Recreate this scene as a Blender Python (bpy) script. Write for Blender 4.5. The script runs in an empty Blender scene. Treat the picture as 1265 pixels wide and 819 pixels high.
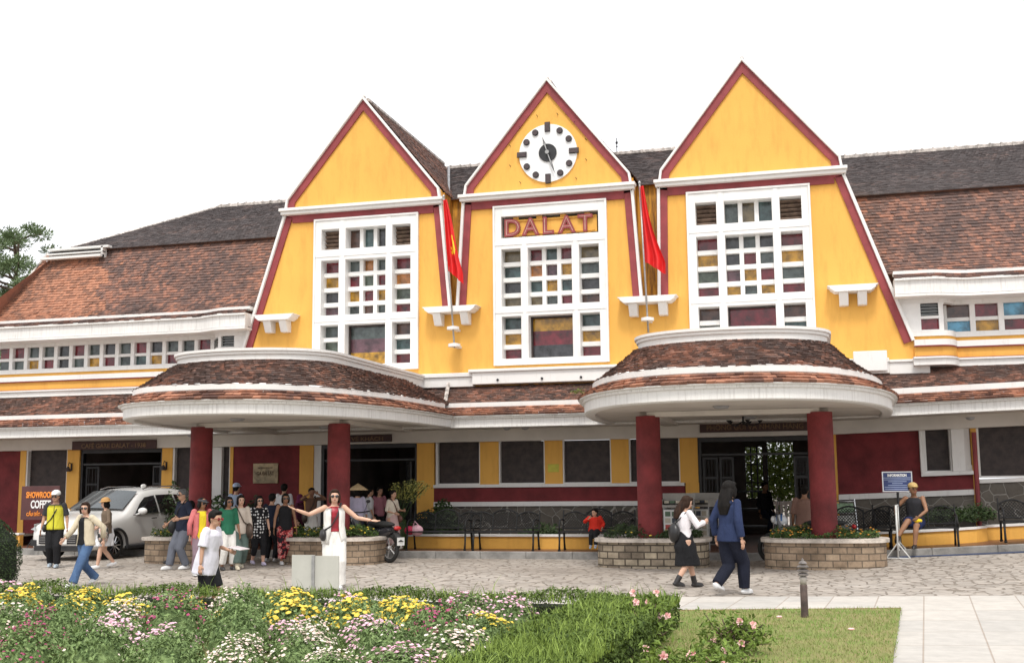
import bpy, bmesh, math, random
from mathutils import Vector, Matrix, noise
PI = math.pi
sc = bpy.context.scene
COL = sc.collection
R = random.Random(7)

# ---------------------------------------------------------------- camera
F_, YAW, PIT, ROL = 1406.0, .2586, .13373, -.00937
EYE = Vector((0, 0, 1.62))
_f = Vector((-math.sin(YAW)*math.cos(PIT), math.cos(YAW)*math.cos(PIT), math.sin(PIT)))
_r0 = Vector((math.cos(YAW), math.sin(YAW), 0)); _u0 = _r0.cross(_f)
_r = _r0*math.cos(ROL)+_u0*math.sin(ROL); _u = -_r0*math.sin(ROL)+_u0*math.cos(ROL)
cd = bpy.data.cameras.new('camera'); cam = bpy.data.objects.new('camera', cd); COL.objects.link(cam)
cd.sensor_width = 36; cd.lens = F_/1265*36; cd.clip_end = 2000
cam.matrix_world = Matrix(((_r.x, _u.x, -_f.x, 0), (_r.y, _u.y, -_f.y, 0), (_r.z, _u.z, -_f.z, EYE.z), (0, 0, 0, 1)))
sc.camera = cam

def _ray(x, y): return _r*((x-632.5)/F_) - _u*((y-409.5)/F_) + _f
def onY(x, y, Y): d = _ray(x, y); return EYE + d*(Y/d.y)
def onZ(x, y, z): d = _ray(x, y); return EYE + d*((z-EYE.z)/d.z)
GZ = .07
def sst(a, b, t): t = min(1, max(0, (t-a)/(b-a))); return t*t*(3-2*t)
def gz(x, y): return GZ + .05*max(0, x)*sst(16, 24, y) if x < 12 else gz(11.9, y)
def ong(x, y):
    p = onZ(x, y, GZ)
    for _ in range(6): p = onZ(x, y, gz(p.x, p.y))
    return p

# ---------------------------------------------------------------- mesh helper
class MB:
    def __init__(s): s.v = []; s.f = []; s.m = []; s.uv = None
    def add(s, vs, fs, m=0):
        n = len(s.v); s.v += [tuple(v) for v in vs]
        for f in fs: s.f.append([n+i for i in f]); s.m.append(m)
    def quad(s, a, b, c, d, m=0): s.add([a, b, c, d], [(0, 1, 2, 3)], m)
    def box(s, x0, x1, y0, y1, z0, z1, m=0):
        s.add([(x0,y0,z0),(x1,y0,z0),(x1,y1,z0),(x0,y1,z0),(x0,y0,z1),(x1,y0,z1),(x1,y1,z1),(x0,y1,z1)],
              [(0,3,2,1),(4,5,6,7),(0,1,5,4),(1,2,6,5),(2,3,7,6),(3,0,4,7)], m)
    def cbox(s, c, dx, dy, dz, rz=0, m=0, rx=0):
        M = Matrix.Translation(c) @ Matrix.Rotation(rz, 4, 'Z') @ Matrix.Rotation(rx, 4, 'X')
        a, b, e = dx/2, dy/2, dz/2
        P = [M @ Vector(p) for p in [(-a,-b,-e),(a,-b,-e),(a,b,-e),(-a,b,-e),(-a,-b,e),(a,-b,e),(a,b,e),(-a,b,e)]]
        s.add(P, [(0,3,2,1),(4,5,6,7),(0,1,5,4),(1,2,6,5),(2,3,7,6),(3,0,4,7)], m)
    def prism(s, poly, y0, y1, m=0):      # polygon in XZ, extruded along Y
        n = len(poly)
        A = sum(poly[i][0]*poly[(i+1) % n][1]-poly[(i+1) % n][0]*poly[i][1] for i in range(n))
        if A < 0: poly = poly[::-1]
        s.add([(x, y0, z) for x, z in poly]+[(x, y1, z) for x, z in poly],
              [tuple(range(n)), tuple(range(2*n-1, n-1, -1))]+[(i, n+i, n+(i+1) % n, (i+1) % n) for i in range(n)], m)
    def slab(s, poly, z0, z1, m=0):       # polygon in XY, extruded along Z
        n = len(poly)
        A = sum(poly[i][0]*poly[(i+1) % n][1]-poly[(i+1) % n][0]*poly[i][1] for i in range(n))
        if A < 0: poly = poly[::-1]
        s.add([(x, y, z0) for x, y in poly]+[(x, y, z1) for x, y in poly],
              [tuple(range(n-1, -1, -1)), tuple(range(n, 2*n))]+[(i, (i+1) % n, n+(i+1) % n, n+i) for i in range(n)], m)
    def tube(s, pts, rad, n=8, m=0, cap=True, sx=1, sy=1):
        pts = [Vector(p) for p in pts]
        if not hasattr(rad, '__len__'): rad = [rad]*len(pts)
        base = len(s.v); up = None
        for i, p in enumerate(pts):
            t = (pts[min(i+1, len(pts)-1)]-pts[max(i-1, 0)])
            t = t.normalized() if t.length > 1e-9 else Vector((0, 0, 1))
            if up is None: up = Vector((0, 1, 0)) if abs(t.y) < .9 else Vector((1, 0, 0))
            a = up.cross(t).normalized(); b = t.cross(a).normalized(); up = b
            for k in range(n):
                an = 2*PI*k/n; s.v.append(tuple(p+a*(math.cos(an)*rad[i]*sx)+b*(math.sin(an)*rad[i]*sy)))
        for i in range(len(pts)-1):
            for k in range(n):
                k2 = (k+1) % n; s.f.append([base+i*n+k, base+i*n+k2, base+(i+1)*n+k2, base+(i+1)*n+k]); s.m.append(m)
        if cap:
            s.f.append([base+k for k in range(n-1, -1, -1)]); s.m.append(m)
            e = base+(len(pts)-1)*n; s.f.append([e+k for k in range(n)]); s.m.append(m)
    def lathe(s, prof, c=(0, 0, 0), n=20, m=0, a0=0):
        base = len(s.v)
        for r, z in prof:
            for k in range(n):
                an = a0+2*PI*k/n; s.v.append((c[0]+r*math.cos(an), c[1]+r*math.sin(an), c[2]+z))
        for i in range(len(prof)-1):
            for k in range(n):
                k2 = (k+1) % n; s.f.append([base+i*n+k, base+i*n+k2, base+(i+1)*n+k2, base+(i+1)*n+k]); s.m.append(m)
        s.f.append([base+k for k in range(n-1, -1, -1)]); s.m.append(m)
        e = base+(len(prof)-1)*n; s.f.append([e+k for k in range(n)]); s.m.append(m)
    def ell(s, c, r, n=12, rings=8, m=0, M=None):
        base = len(s.v); c = Vector(c)
        for i in range(rings+1):
            th = PI*i/rings
            for k in range(n):
                ph = 2*PI*k/n
                p = Vector((r[0]*math.sin(th)*math.cos(ph), r[1]*math.sin(th)*math.sin(ph), r[2]*math.cos(th)))
                if M: p = M @ p
                s.v.append(tuple(c+p))
        for i in range(rings):
            for k in range(n):
                k2 = (k+1) % n; s.f.append([base+i*n+k, base+(i+1)*n+k, base+(i+1)*n+k2, base+i*n+k2]); s.m.append(m)
    def strip(s, A, B, m=0):
        n = len(A); s.add(list(A)+list(B), [(i, i+1, n+i+1, n+i) for i in range(n-1)], m)
    def mesh(s, name):
        me = bpy.data.meshes.new(name); me.from_pydata(s.v, [], s.f); return me
    def build(s, name, mats, parent=None, smooth=False, bevel=0, local=False, auto=None):
        if not isinstance(mats, (list, tuple)): mats = [mats]
        me = s.mesh(name)
        if s.uv:
            ul = me.uv_layers.new(name='UVMap'); k = 0
            flat = []
            for fi, f in enumerate(s.f):
                for _ in f: flat += s.uv[fi]
            ul.data.foreach_set('uv', flat)
        for m in mats: me.materials.append(m)
        me.polygons.foreach_set('material_index', s.m)
        if smooth: me.polygons.foreach_set('use_smooth', [True]*len(me.polygons))
        me.update()
        if auto is not None:
            me.set_sharp_from_angle(angle=math.radians(auto))
        o = bpy.data.objects.new(name, me); COL.objects.link(o)
        if parent is not None:
            o.parent = parent
            if not local:      # mesh was written in world coordinates
                L = root_loc(parent); me.transform(Matrix.Translation(-L))
        if bevel:
            b = o.modifiers.new('bevel', 'BEVEL'); b.width = bevel; b.segments = 1; b.limit_method = 'ANGLE'; b.angle_limit = math.radians(40)
        return o

def root_loc(o):
    L = Vector((0, 0, 0))
    while o is not None: L += o.location; o = o.parent
    return L
def tag(o, label=None, cat=None, group=None, kind=None):
    if label: o['label'] = label
    if cat: o['category'] = cat
    if group: o['group'] = group
    if kind: o['kind'] = kind
    return o
def empty(name, loc, label=None, cat=None, group=None, rz=0):
    o = bpy.data.objects.new(name, None); COL.objects.link(o); o.location = loc; o.rotation_euler = (0, 0, rz)
    return tag(o, label, cat, group)
def at_base(o, p):          # move a single-mesh thing's origin to p without moving it
    p = Vector(p); o.data.transform(Matrix.Translation(-p)); o.location = p; return o
def copy_tree(o, parent=None):
    c = o.copy(); COL.objects.link(c); c.parent = parent
    for ch in [x for x in bpy.data.objects if x.parent == o]: copy_tree(ch, c)
    return c

# ---------------------------------------------------------------- materials
def _nt(name):
    m = bpy.data.materials.new(name); m.use_nodes = True; nt = m.node_tree
    return m, nt, nt.nodes['Principled BSDF']
def N(nt, typ, **kw):
    n = nt.nodes.new(typ)
    for k, v in kw.items():
        if k in n.inputs: n.inputs[k].default_value = v
        else: setattr(n, k, v)
    return n
def L(nt, a, b): nt.links.new(a, b)
def rgb(c): return (c[0], c[1], c[2], 1)
def ramp(nt, stops):
    r = nt.nodes.new('ShaderNodeValToRGB'); e = r.color_ramp.elements
    while len(e) < len(stops): e.new(.5)
    for i, (p, c) in enumerate(stops): e[i].position = p; e[i].color = rgb(c)
    return r
def bump(nt, bs, h, dist=.01, strength=.6):
    b = N(nt, 'ShaderNodeBump'); b.inputs['Strength'].default_value = strength; b.inputs['Distance'].default_value = dist
    L(nt, h, b.inputs['Height']); L(nt, b.outputs[0], bs.inputs['Normal'])
def mat(name, c, rough=.6, var=.12, scale=3, c2=None, bmp=0, bscale=40, metal=0, spec=.5, coord='Object', detail=5, stretch=None, trans=0, sheen=0):
    m, nt, bs = _nt(name)
    bs.inputs['Roughness'].default_value = rough; bs.inputs['Metallic'].default_value = metal
    bs.inputs['Specular IOR Level'].default_value = spec
    tc = N(nt, 'ShaderNodeTexCoord'); src = tc.outputs[coord]
    if stretch:
        mp = N(nt, 'ShaderNodeMapping'); mp.inputs['Scale'].default_value = stretch; L(nt, src, mp.inputs[0]); src = mp.outputs[0]
    no = N(nt, 'ShaderNodeTexNoise', Scale=scale, Detail=detail, Roughness=.6); L(nt, src, no.inputs['Vector'])
    if c2 is None: c2 = [max(0, x*(1-2*var)) for x in c]; c1 = [min(1, x*(1+var*.6)) for x in c]
    else: c1 = c
    r = ramp(nt, [(.32, c2), (.62, c1)]); L(nt, no.outputs[0], r.inputs[0]); L(nt, r.outputs[0], bs.inputs['Base Color'])
    if bmp:
        n2 = N(nt, 'ShaderNodeTexNoise', Scale=bscale, Detail=6); L(nt, src, n2.inputs['Vector']); bump(nt, bs, n2.outputs[0], bmp, .7)
    if trans:
        bs.inputs['Transmission Weight'].default_value = trans
    return m

def tile_mat(name, dark, mid, hot, thr, speck=.69):
    m, nt, bs = _nt(name); bs.inputs['Roughness'].default_value = .9; bs.inputs['Specular IOR Level'].default_value = .2
    uv = N(nt, 'ShaderNodeUVMap'); wn = N(nt, 'ShaderNodeTexWhiteNoise', noise_dimensions='2D'); L(nt, uv.outputs[0], wn.inputs['Vector'])
    tc = N(nt, 'ShaderNodeTexCoord')
    n1 = N(nt, 'ShaderNodeTexNoise', Scale=.9, Detail=5, Roughness=.65); L(nt, tc.outputs['Object'], n1.inputs['Vector'])
    n2 = N(nt, 'ShaderNodeTexNoise', Scale=14, Detail=5, Roughness=.7); L(nt, tc.outputs['Object'], n2.inputs['Vector'])
    a = N(nt, 'ShaderNodeMath', operation='MULTIPLY_ADD'); L(nt, wn.outputs[0], a.inputs[0]); a.inputs[1].default_value = .42; L(nt, n1.outputs[0], a.inputs[2])
    b = N(nt, 'ShaderNodeMath', operation='MULTIPLY_ADD'); L(nt, n2.outputs[0], b.inputs[0]); b.inputs[1].default_value = .22; L(nt, a.outputs[0], b.inputs[2])
    r = ramp(nt, [(thr-.16, dark), (thr, mid), (thr+.13, hot)])
    mul = N(nt, 'ShaderNodeMath', operation='MULTIPLY'); mul.inputs[1].default_value = .70; L(nt, b.outputs[0], mul.inputs[0])
    L(nt, mul.outputs[0], r.inputs[0])
    n3 = N(nt, 'ShaderNodeTexNoise', Scale=26, Detail=2); L(nt, tc.outputs['Object'], n3.inputs['Vector'])
    rr = ramp(nt, [(speck, (0, 0, 0)), (speck+.03, (.45, .45, .45))]); L(nt, n3.outputs[0], rr.inputs[0])
    mx = N(nt, 'ShaderNodeMixRGB'); L(nt, rr.outputs[0], mx.inputs[0]); L(nt, r.outputs[0], mx.inputs[1]); mx.inputs[2].default_value = (.5, .4, .35, 1)
    L(nt, mx.outputs[0], bs.inputs['Base Color']); bump(nt, bs, n2.outputs[0], .01, .5)
    return m

M = {}
def streaky(name, base, stain, amt=.5, rough=.7, vscale=(1.2, 1.2, .25), lo=.5, hi=.8):
    m, nt, bs = _nt(name); bs.inputs['Roughness'].default_value = rough; bs.inputs['Specular IOR Level'].default_value = .3
    tc = N(nt, 'ShaderNodeTexCoord'); mp = N(nt, 'ShaderNodeMapping'); mp.inputs['Scale'].default_value = vscale; L(nt, tc.outputs['Object'], mp.inputs[0])
    n1 = N(nt, 'ShaderNodeTexNoise', Scale=3.5, Detail=8, Roughness=.7); L(nt, mp.outputs[0], n1.inputs['Vector'])
    r = ramp(nt, [(lo, (0, 0, 0)), (hi, (amt, amt, amt))]); L(nt, n1.outputs[0], r.inputs[0])
    mx = N(nt, 'ShaderNodeMixRGB'); L(nt, r.outputs[0], mx.inputs[0]); mx.inputs[1].default_value = rgb(base); mx.inputs[2].default_value = rgb(stain)
    n0 = N(nt, 'ShaderNodeTexNoise', Scale=.6, Detail=4); L(nt, tc.outputs['Object'], n0.inputs['Vector'])
    r0 = ramp(nt, [(.3, (.88, .88, .88)), (.7, (1, 1, 1))]); L(nt, n0.outputs[0], r0.inputs[0])
    m2 = N(nt, 'ShaderNodeMixRGB', blend_type='MULTIPLY'); m2.inputs[0].default_value = 1; L(nt, mx.outputs[0], m2.inputs[1]); L(nt, r0.outputs[0], m2.inputs[2])
    L(nt, m2.outputs[0], bs.inputs['Base Color'])
    n2 = N(nt, 'ShaderNodeTexNoise', Scale=30, Detail=6); L(nt, tc.outputs['Object'], n2.inputs['Vector']); bump(nt, bs, n2.outputs[0], .006, .5)
    return m
M['yellow'] = streaky('yellow_plaster', (.82, .445, .095), (.50, .22, .05), .5, lo=.48)
M['stain_yellow'] = streaky('stained_yellow_plaster', (.76, .38, .05), (.16, .075, .03), .85, lo=.42, hi=.62, vscale=(3, 3, .3))
M['white'] = streaky('white_paint', (.80, .785, .76), (.42, .38, .34), .5, lo=.55, hi=.85, vscale=(2.5, 2.5, .5))
M['white_old'] = streaky('weathered_white_paint', (.78, .765, .74), (.30, .27, .24), .6, lo=.5, hi=.78, vscale=(7, 7, .4))
M['frame_white'] = mat('window_white', (.80, .79, .77), .5, .05, 2, bmp=.003)
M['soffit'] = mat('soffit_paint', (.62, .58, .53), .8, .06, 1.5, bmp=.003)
M['trim_red'] = mat('dark_red_paint', (.27, .045, .05), .65, .14, 2.5, bmp=.004)
M['wall_red'] = mat('maroon_roughcast', (.17, .022, .025), .85, .2, 2.2, bmp=.015, bscale=60)
M['col_red'] = mat('maroon_column_paint', (.20, .028, .03), .8, .25, 1.6, bmp=.02, bscale=45)
M['dark_wood'] = mat('dark_shutter_wood', (.045, .03, .027), .6, .3, 6, bmp=.004)
M['black_metal'] = mat('black_metal', (.02, .02, .022), .45, .3, 8, spec=.5)
M['iron'] = mat('cast_iron_paint', (.017, .017, .018), .65, .3, 12, spec=.3, bmp=.003)
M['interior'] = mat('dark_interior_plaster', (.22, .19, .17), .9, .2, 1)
M['tile'] = tile_mat('clay_roof_tiles', (.11, .08, .074), (.20, .12, .098), (.37, .18, .125), .62)
M['tile_end'] = tile_mat('orange_end_roof_tiles', (.13, .085, .07), (.26, .135, .095), (.46, .22, .14), .52)  # more orange tile mix for the outer end of the left wing
M['tile_canopy'] = tile_mat('canopy_roof_tiles', (.105, .076, .068), (.17, .105, .085), (.36, .18, .125), .62, .665)
M['tile_hot'] = tile_mat('orange_clay_roof_tiles', (.09, .05, .042), (.22, .105, .07), (.44, .205, .13), .56)
M['tile_dark'] = tile_mat('blackened_roof_tiles', (.092, .08, .08), (.13, .108, .105), (.25, .165, .14), .70)
M['ridge'] = mat('pale_ridge_mortar', (.55, .50, .46), .9, .35, 7, bmp=.01)
M['lead'] = mat('valley_lead', (.25, .25, .26), .6, .3, 4)
for k, c in dict(R=(.16, .012, .022), Y=(.48, .25, .015), G=(.075, .095, .09), T=(.045, .085, .085), K=(.045, .045, .05), P=(.13, .06, .075),
                 B=(.10, .045, .03), O=(.42, .16, .03), S=(.10, .33, .50), M=(.085, .11, .08), C=(.16, .12, .06)).items():
    m = mat('stained_glass_'+dict(R='red', Y='yellow', G='grey', T='teal', K='smoke', P='mauve', B='brown', O='orange', S='blue', M='moss', C='amber')[k], c, .12, .38, 4, spec=.7, bmp=.03, bscale=2.2)
    M['g'+k] = m

# ---------------------------------------------------------------- world, sun, colour
SUN_EL, SUN_AZ = math.radians(58), math.radians(170)   # azimuth clockwise from +Y: behind the camera, a little to the right
w = bpy.data.worlds.new('World'); sc.world = w; w.use_nodes = True; nt = w.node_tree
bg = nt.nodes['Background']; sky = N(nt, 'ShaderNodeTexSky'); sky.sky_type = 'NISHITA'; sky.sun_disc = False
sky.sun_elevation = SUN_EL; sky.sun_rotation = SUN_AZ; sky.dust_density = 6; sky.air_density = 1.0; sky.ozone_density = 1
hs = N(nt, 'ShaderNodeHueSaturation'); hs.inputs['Saturation'].default_value = .12; L(nt, sky.outputs[0], hs.inputs['Color'])
mx = N(nt, 'ShaderNodeMixRGB'); mx.inputs[0].default_value = .72; mx.inputs[2].default_value = (9.6, 9.7, 10.0, 1); L(nt, hs.outputs[0], mx.inputs[1])
L(nt, mx.outputs[0], bg.inputs['Color']); bg.inputs['Strength'].default_value = .125
sd = bpy.data.lights.new('sun', 'SUN'); sun = bpy.data.objects.new('sun', sd); COL.objects.link(sun)
sd.energy = 1.7; sd.angle = math.radians(12); sd.color = (1, .955, .88)
sdir = Vector((math.sin(SUN_AZ)*math.cos(SUN_EL), math.cos(SUN_AZ)*math.cos(SUN_EL), math.sin(SUN_EL)))
sun.rotation_euler = sdir.to_track_quat('Z', 'Y').to_euler(); sun.location = (0, 0, 40)
sc.view_settings.view_transform = 'Standard'; sc.view_settings.look = 'None'; sc.view_settings.exposure = .35; sc.view_settings.gamma = 1
sc.view_settings.use_curve_mapping = False
sc.render.engine = 'CYCLES'; sc.cycles.max_bounces = 6; sc.cycles.use_denoising = True

# ---------------------------------------------------------------- shared builders
def temp_eval(me, mods):
    o = bpy.data.objects.new('tmp', me); COL.objects.link(o)
    for typ, kw in mods:
        md = o.modifiers.new(typ, typ)
        for k, v in kw.items(): setattr(md, k, v)
    dg = bpy.context.evaluated_depsgraph_get(); dg.update()
    out = bpy.data.meshes.new_from_object(o.evaluated_get(dg))
    bpy.data.objects.remove(o); return out
def text_mesh(txt, size, depth=.01, align='CENTER', bold=0, sx=1):
    cu = bpy.data.curves.new('txt', 'FONT'); cu.body = txt; cu.size = size; cu.extrude = depth/2; cu.align_x = align; cu.align_y = 'CENTER'
    cu.offset = bold; cu.resolution_u = 3
    o = bpy.data.objects.new('tmp', cu); COL.objects.link(o)
    dg = bpy.context.evaluated_depsgraph_get(); dg.update()
    me = bpy.data.meshes.new_from_object(o.evaluated_get(dg)); bpy.data.objects.remove(o)
    me.transform(Matrix.Diagonal((sx, 1, 1, 1)))
    return me
def put_text(name, txt, size, m, pos, parent, rz=0, depth=.012, bold=0, sx=1, fit=None, tilt=0):
    """upright lettering facing -Y (then turned by rz) centred on pos (world for unrotated parents)"""
    me = text_mesh(txt, size, depth, bold=bold, sx=sx)
    xs = [v.co.x for v in me.vertices]; ys = [v.co.y for v in me.vertices]
    me.transform(Matrix.Translation((-(max(xs)+min(xs))/2, -(max(ys)+min(ys))/2, 0)))
    if fit:
        k = fit/(max(xs)-min(xs)); me.transform(Matrix.Diagonal((k, 1, 1, 1)))
    me.transform(Matrix.Rotation(rz, 4, 'Z') @ Matrix.Rotation(PI/2+tilt, 4, 'X'))
    me.materials.clear(); me.materials.append(m)
    o = bpy.data.objects.new(name, me); COL.objects.link(o); o.parent = parent
    o.location = Vector(pos); return o
def tiles(mb, A, B, courses, tw=.16, lift=.022, m=0, jit=1.0, seed=1, u0=0, keep=None):
    """overlapping roof tiles between lower polyline A and upper polyline B, one quad plus a front lip per tile"""
    rr = random.Random(seed)
    A = [Vector(p) for p in A]; B = [Vector(p) for p in B]
    # resample by the lower line's arc length
    cl = [0]
    for i in range(len(A)-1): cl.append(cl[-1]+(A[i+1]-A[i]).length)
    n = max(1, int(cl[-1]/tw))
    def samp(P, s):
        for i in range(len(cl)-1):
            if s <= cl[i+1]+1e-9:
                t = (s-cl[i])/max(1e-9, cl[i+1]-cl[i]); return P[i].lerp(P[i+1], t)
        return P[-1]
    if mb.uv is None: mb.uv = []
    nr = (A[min(1, len(A)-1)]-A[0]).cross(B[0]-A[0]).normalized()
    for j in range(courses):
        t0, t1 = j/courses, (j+1)/courses
        off = .5 if j % 2 else 0
        for i in range(-1, n+1):
            s0, s1 = (i+off)/n*cl[-1], (i+1+off)/n*cl[-1]
            s0, s1 = max(0, s0), min(cl[-1], s1)
            if s1-s0 < .01: continue
            a0, a1, b0, b1 = samp(A, s0), samp(A, s1), samp(B, s0), samp(B, s1)
            p0, p1 = a0.lerp(b0, t0), a1.lerp(b1, t0); q0, q1 = a0.lerp(b0, t1), a1.lerp(b1, t1)
            if keep and not keep((p0+q1)/2): continue
            nn = (p1-p0).cross(q0-p0)
            nn = nn.normalized() if nn.length > 1e-9 else nr
            if nn.z < 0: nn = -nn
            h0 = lift*(1+jit*rr.uniform(-.25, .5)); h1 = h0+lift*jit*rr.uniform(-.25, .25)
            d = (p0-q0).normalized()*(.02+.012*jit*rr.random()) if (p0-q0).length > 1e-6 else Vector()
            P0, P1 = p0+nn*h0+d, p1+nn*h1+d
            Q0, Q1 = q0+nn*.002, q1+nn*.002
            mb.add([P0, P1, Q1, Q0, p0+d-nn*.012, p1+d-nn*.012], [(0, 1, 2, 3), (4, 5, 1, 0)], m)
            uv = [i+u0+.5+.001*seed, j+.5]; mb.uv += [uv, uv]
def leafball(mb, n, size, fn, rr, m=0, curl=.3, aspect=.5, updir=.3):
    """n little bent leaves; fn() gives a position and an outward normal"""
    for _ in range(n):
        p, nn = fn()
        nn = (Vector(nn)+Vector((rr.gauss(0, .7), rr.gauss(0, .7), rr.gauss(updir, .6)))).normalized()
        t = nn.cross(Vector((rr.gauss(0, 1), rr.gauss(0, 1), rr.gauss(0, 1))))
        if t.length < 1e-4: continue
        t.normalize(); b = nn.cross(t); s = size*rr.uniform(.6, 1.35); p = Vector(p)
        a, c = p-t*s*.5, p+t*s*.5-nn*s*curl; w1, w2 = p+b*s*aspect*.5, p-b*s*aspect*.5
        mb.add([a, w1, c, w2], [(0, 1, 2, 3)], m)
# ================================================================ the station
YG = 26.7                                   # facade plane
def fx(px, py=570, Y=YG): return onY(px, py, Y).x
ST = empty('railway_station', (-6.1, YG, GZ), 'yellow railway station with three pointed gables, a clock and tiled roofs', 'station building')
ZP = GZ+.15                                 # platform top
def rise(x): return .045*max(0, x)
def off_poly(P, d):
    """offset an open polyline in XZ to its right-hand side by d with mitres"""
    out = []
    for i, p in enumerate(P):
        n = []
        if i > 0: a = P[i-1]; v = Vector((p[0]-a[0], p[1]-a[1])).normalized(); n.append(Vector((v.y, -v.x)))
        if i < len(P)-1: a = P[i+1]; v = Vector((a[0]-p[0], a[1]-p[1])).normalized(); n.append(Vector((v.y, -v.x)))
        if len(n) == 2: b = (n[0]+n[1]).normalized(); k = d/max(.3, b.dot(n[0]))
        else: b = n[0]; k = d
        out.append((p[0]+b.x*k, p[1]+b.y*k))
    return out
def band(mb, P, d0, d1, y0, y1, m=0):
    A, B = off_poly(P, d0), off_poly(P, d1)
    for i in range(len(P)-1): mb.prism([A[i], A[i+1], B[i+1], B[i]], y0, y1, m)
WC = {'L': -10.9, 'M': -6.08, 'R': -1.3}; WH = 1.38
ZW0, ZW1 = 4.5, 8.43
G = {'L': dict(c=-11.0, lt=-13.16, rt=-8.88, lb=(-14.28, 5.15), rb=(-8.64, 6.03)),
     'M': dict(c=-6.09, lt=-8.27, rt=-4.02, lb=(-8.43, 6.03), rb=(-3.86, 6.03)),
     'R': dict(c=-1.31, lt=-3.37, rt=.88, lb=(-3.42, 6.0), rb=(2.2, 4.72))}
# ---- gable walls and trims
for k, g in G.items():
    c = g['c']; wc = WC[k]; a, b = wc-WH, wc+WH
    w_ = MB()
    w_.prism([(g['lt'], 8.63), (g['lt']+.05, 9.05), (c, 11.56), (g['rt']-.05, 9.05), (g['rt'], 8.63)], YG, YG+.25)
    def lerpx(t, bt, z): f = (z-bt[1])/(8.63-bt[1]); return bt[0]+(t-bt[0])*f
    zl, zr = (max(6.0, g['lb'][1]), max(6.0, g['rb'][1]))
    w_.prism([(lerpx(g['lt'], g['lb'], 6.0), 6.0), (a, 6.0), (a, 8.63), (g['lt'], 8.63)], YG, YG+.25)
    w_.prism([(b, 6.0), (lerpx(g['rt'], g['rb'], 6.0), 6.0), (g['rt'], 8.63), (b, 8.63)], YG, YG+.25)
    w_.prism([(a, ZW1), (b, ZW1), (b, 8.63), (a, 8.63)], YG, YG+.25)
    w_.build('gable_wall', M['yellow'], ST)
    up = [(g['lt'], 8.6), (g['lt']+.07, 9.06), (c, 11.62), (g['rt']-.07, 9.06), (g['rt'], 8.6)]
    lo_l = [g['lb'], (g['lt'], 8.64)]; lo_r = [(g['rt'], 8.64), g['rb']]
    t = MB(); band(t, up, -.035, .02, YG-.12, YG+.02); band(t, lo_l, -.04, .03, YG-.12, YG+.02); band(t, lo_r, -.04, .03, YG-.12, YG+.02)
    t.build('gable_edging', M['white'], ST, bevel=.008)
    r = MB(); band(r, up, .021, .20, YG-.05, YG-.001)
    # red frame of the lower field: left side, top, right side
    band(r, [g['lb'], (g['lt'], 8.64)], .031, .20, YG-.05, YG-.001)
    band(r, [(g['rt'], 8.64), g['rb']], .031, .20, YG-.05, YG-.001)
    r.box(g['lt']+.2, g['rt']-.2, YG-.048, YG-.002, 8.44, 8.64)
    r.build('gable_trim', M['trim_red'], ST)
    co = MB(); x0, x1 = g['lt']-.07, g['rt']+.07
    co.box(x0, x1, YG-.2, YG-.001, 8.64, 8.72); co.box(x0-.03, x1+.03, YG-.26, YG-.003, 8.722, 8.80)
    co.build('cornice', M['white'], ST, bevel=.008)
    fi = MB(); fi.lathe([(.045, 0), (.05, .04), (.025, .08)], (c, YG, 11.64), 10)
    fi.build('finial', M['ridge'], ST, smooth=True)
# ---- upper facade field between and below the windows (z 4.0 .. 6.0)
w_ = MB()
zb = 4.02
def blk(x0, x1, z0=zb, z1=6.0): w_.box(x0, x1, YG, YG+.25, z0, z1)
w_.prism([(-14.62, zb), (WC['L']-WH, zb), (WC['L']-WH, 6.0), (lerpx(-13.16, (-14.28, 5.15), 6.0), 6.0), (-14.28, 5.15), (-14.62, 4.6)], YG, YG+.25)
for a, b in ((WC['L']+WH, WC['M']-WH), (WC['M']+WH, WC['R']-WH)): blk(a, b)
w_.prism([(WC['R']+WH, zb), (2.45, zb), (2.45, 4.6), (2.2, 4.72), (lerpx(.88, (2.2, 4.72), 6.0), 6.0), (WC['R']+WH, 6.0)], YG, YG+.25)
for k in WC: blk(WC[k]-WH, WC[k]+WH, zb, ZW0)
w_.build('wall', M['yellow'], ST)
# ---- recessed walls between the gables
for (a, b) in ((-8.9, -8.25), (-4.05, -3.35)):
    q = MB(); q.box(a-.3, b+.3, 27.62, 27.8, 5.9, 9.0)
    q.box(a-.12, a+.02, YG+.252, 27.615, 5.9, 9.02); q.box(b-.02, b+.12, YG+.252, 27.615, 5.9, 9.02)
    q.box(a-.3, b+.3, YG+.26, 27.9, 5.7, 5.95)
    q.build('recess_wall', M['stain_yellow'], ST)
q = MB(); q.tube([(-8.6, 27.56, 9.0), (-8.6, 27.56, 6.0)], .035); q.tube([(-3.45, 27.56, 9.1), (-3.45, 27.56, 6.0)], .035)
q.build('drainpipe', M['stain_yellow'], ST)

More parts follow.
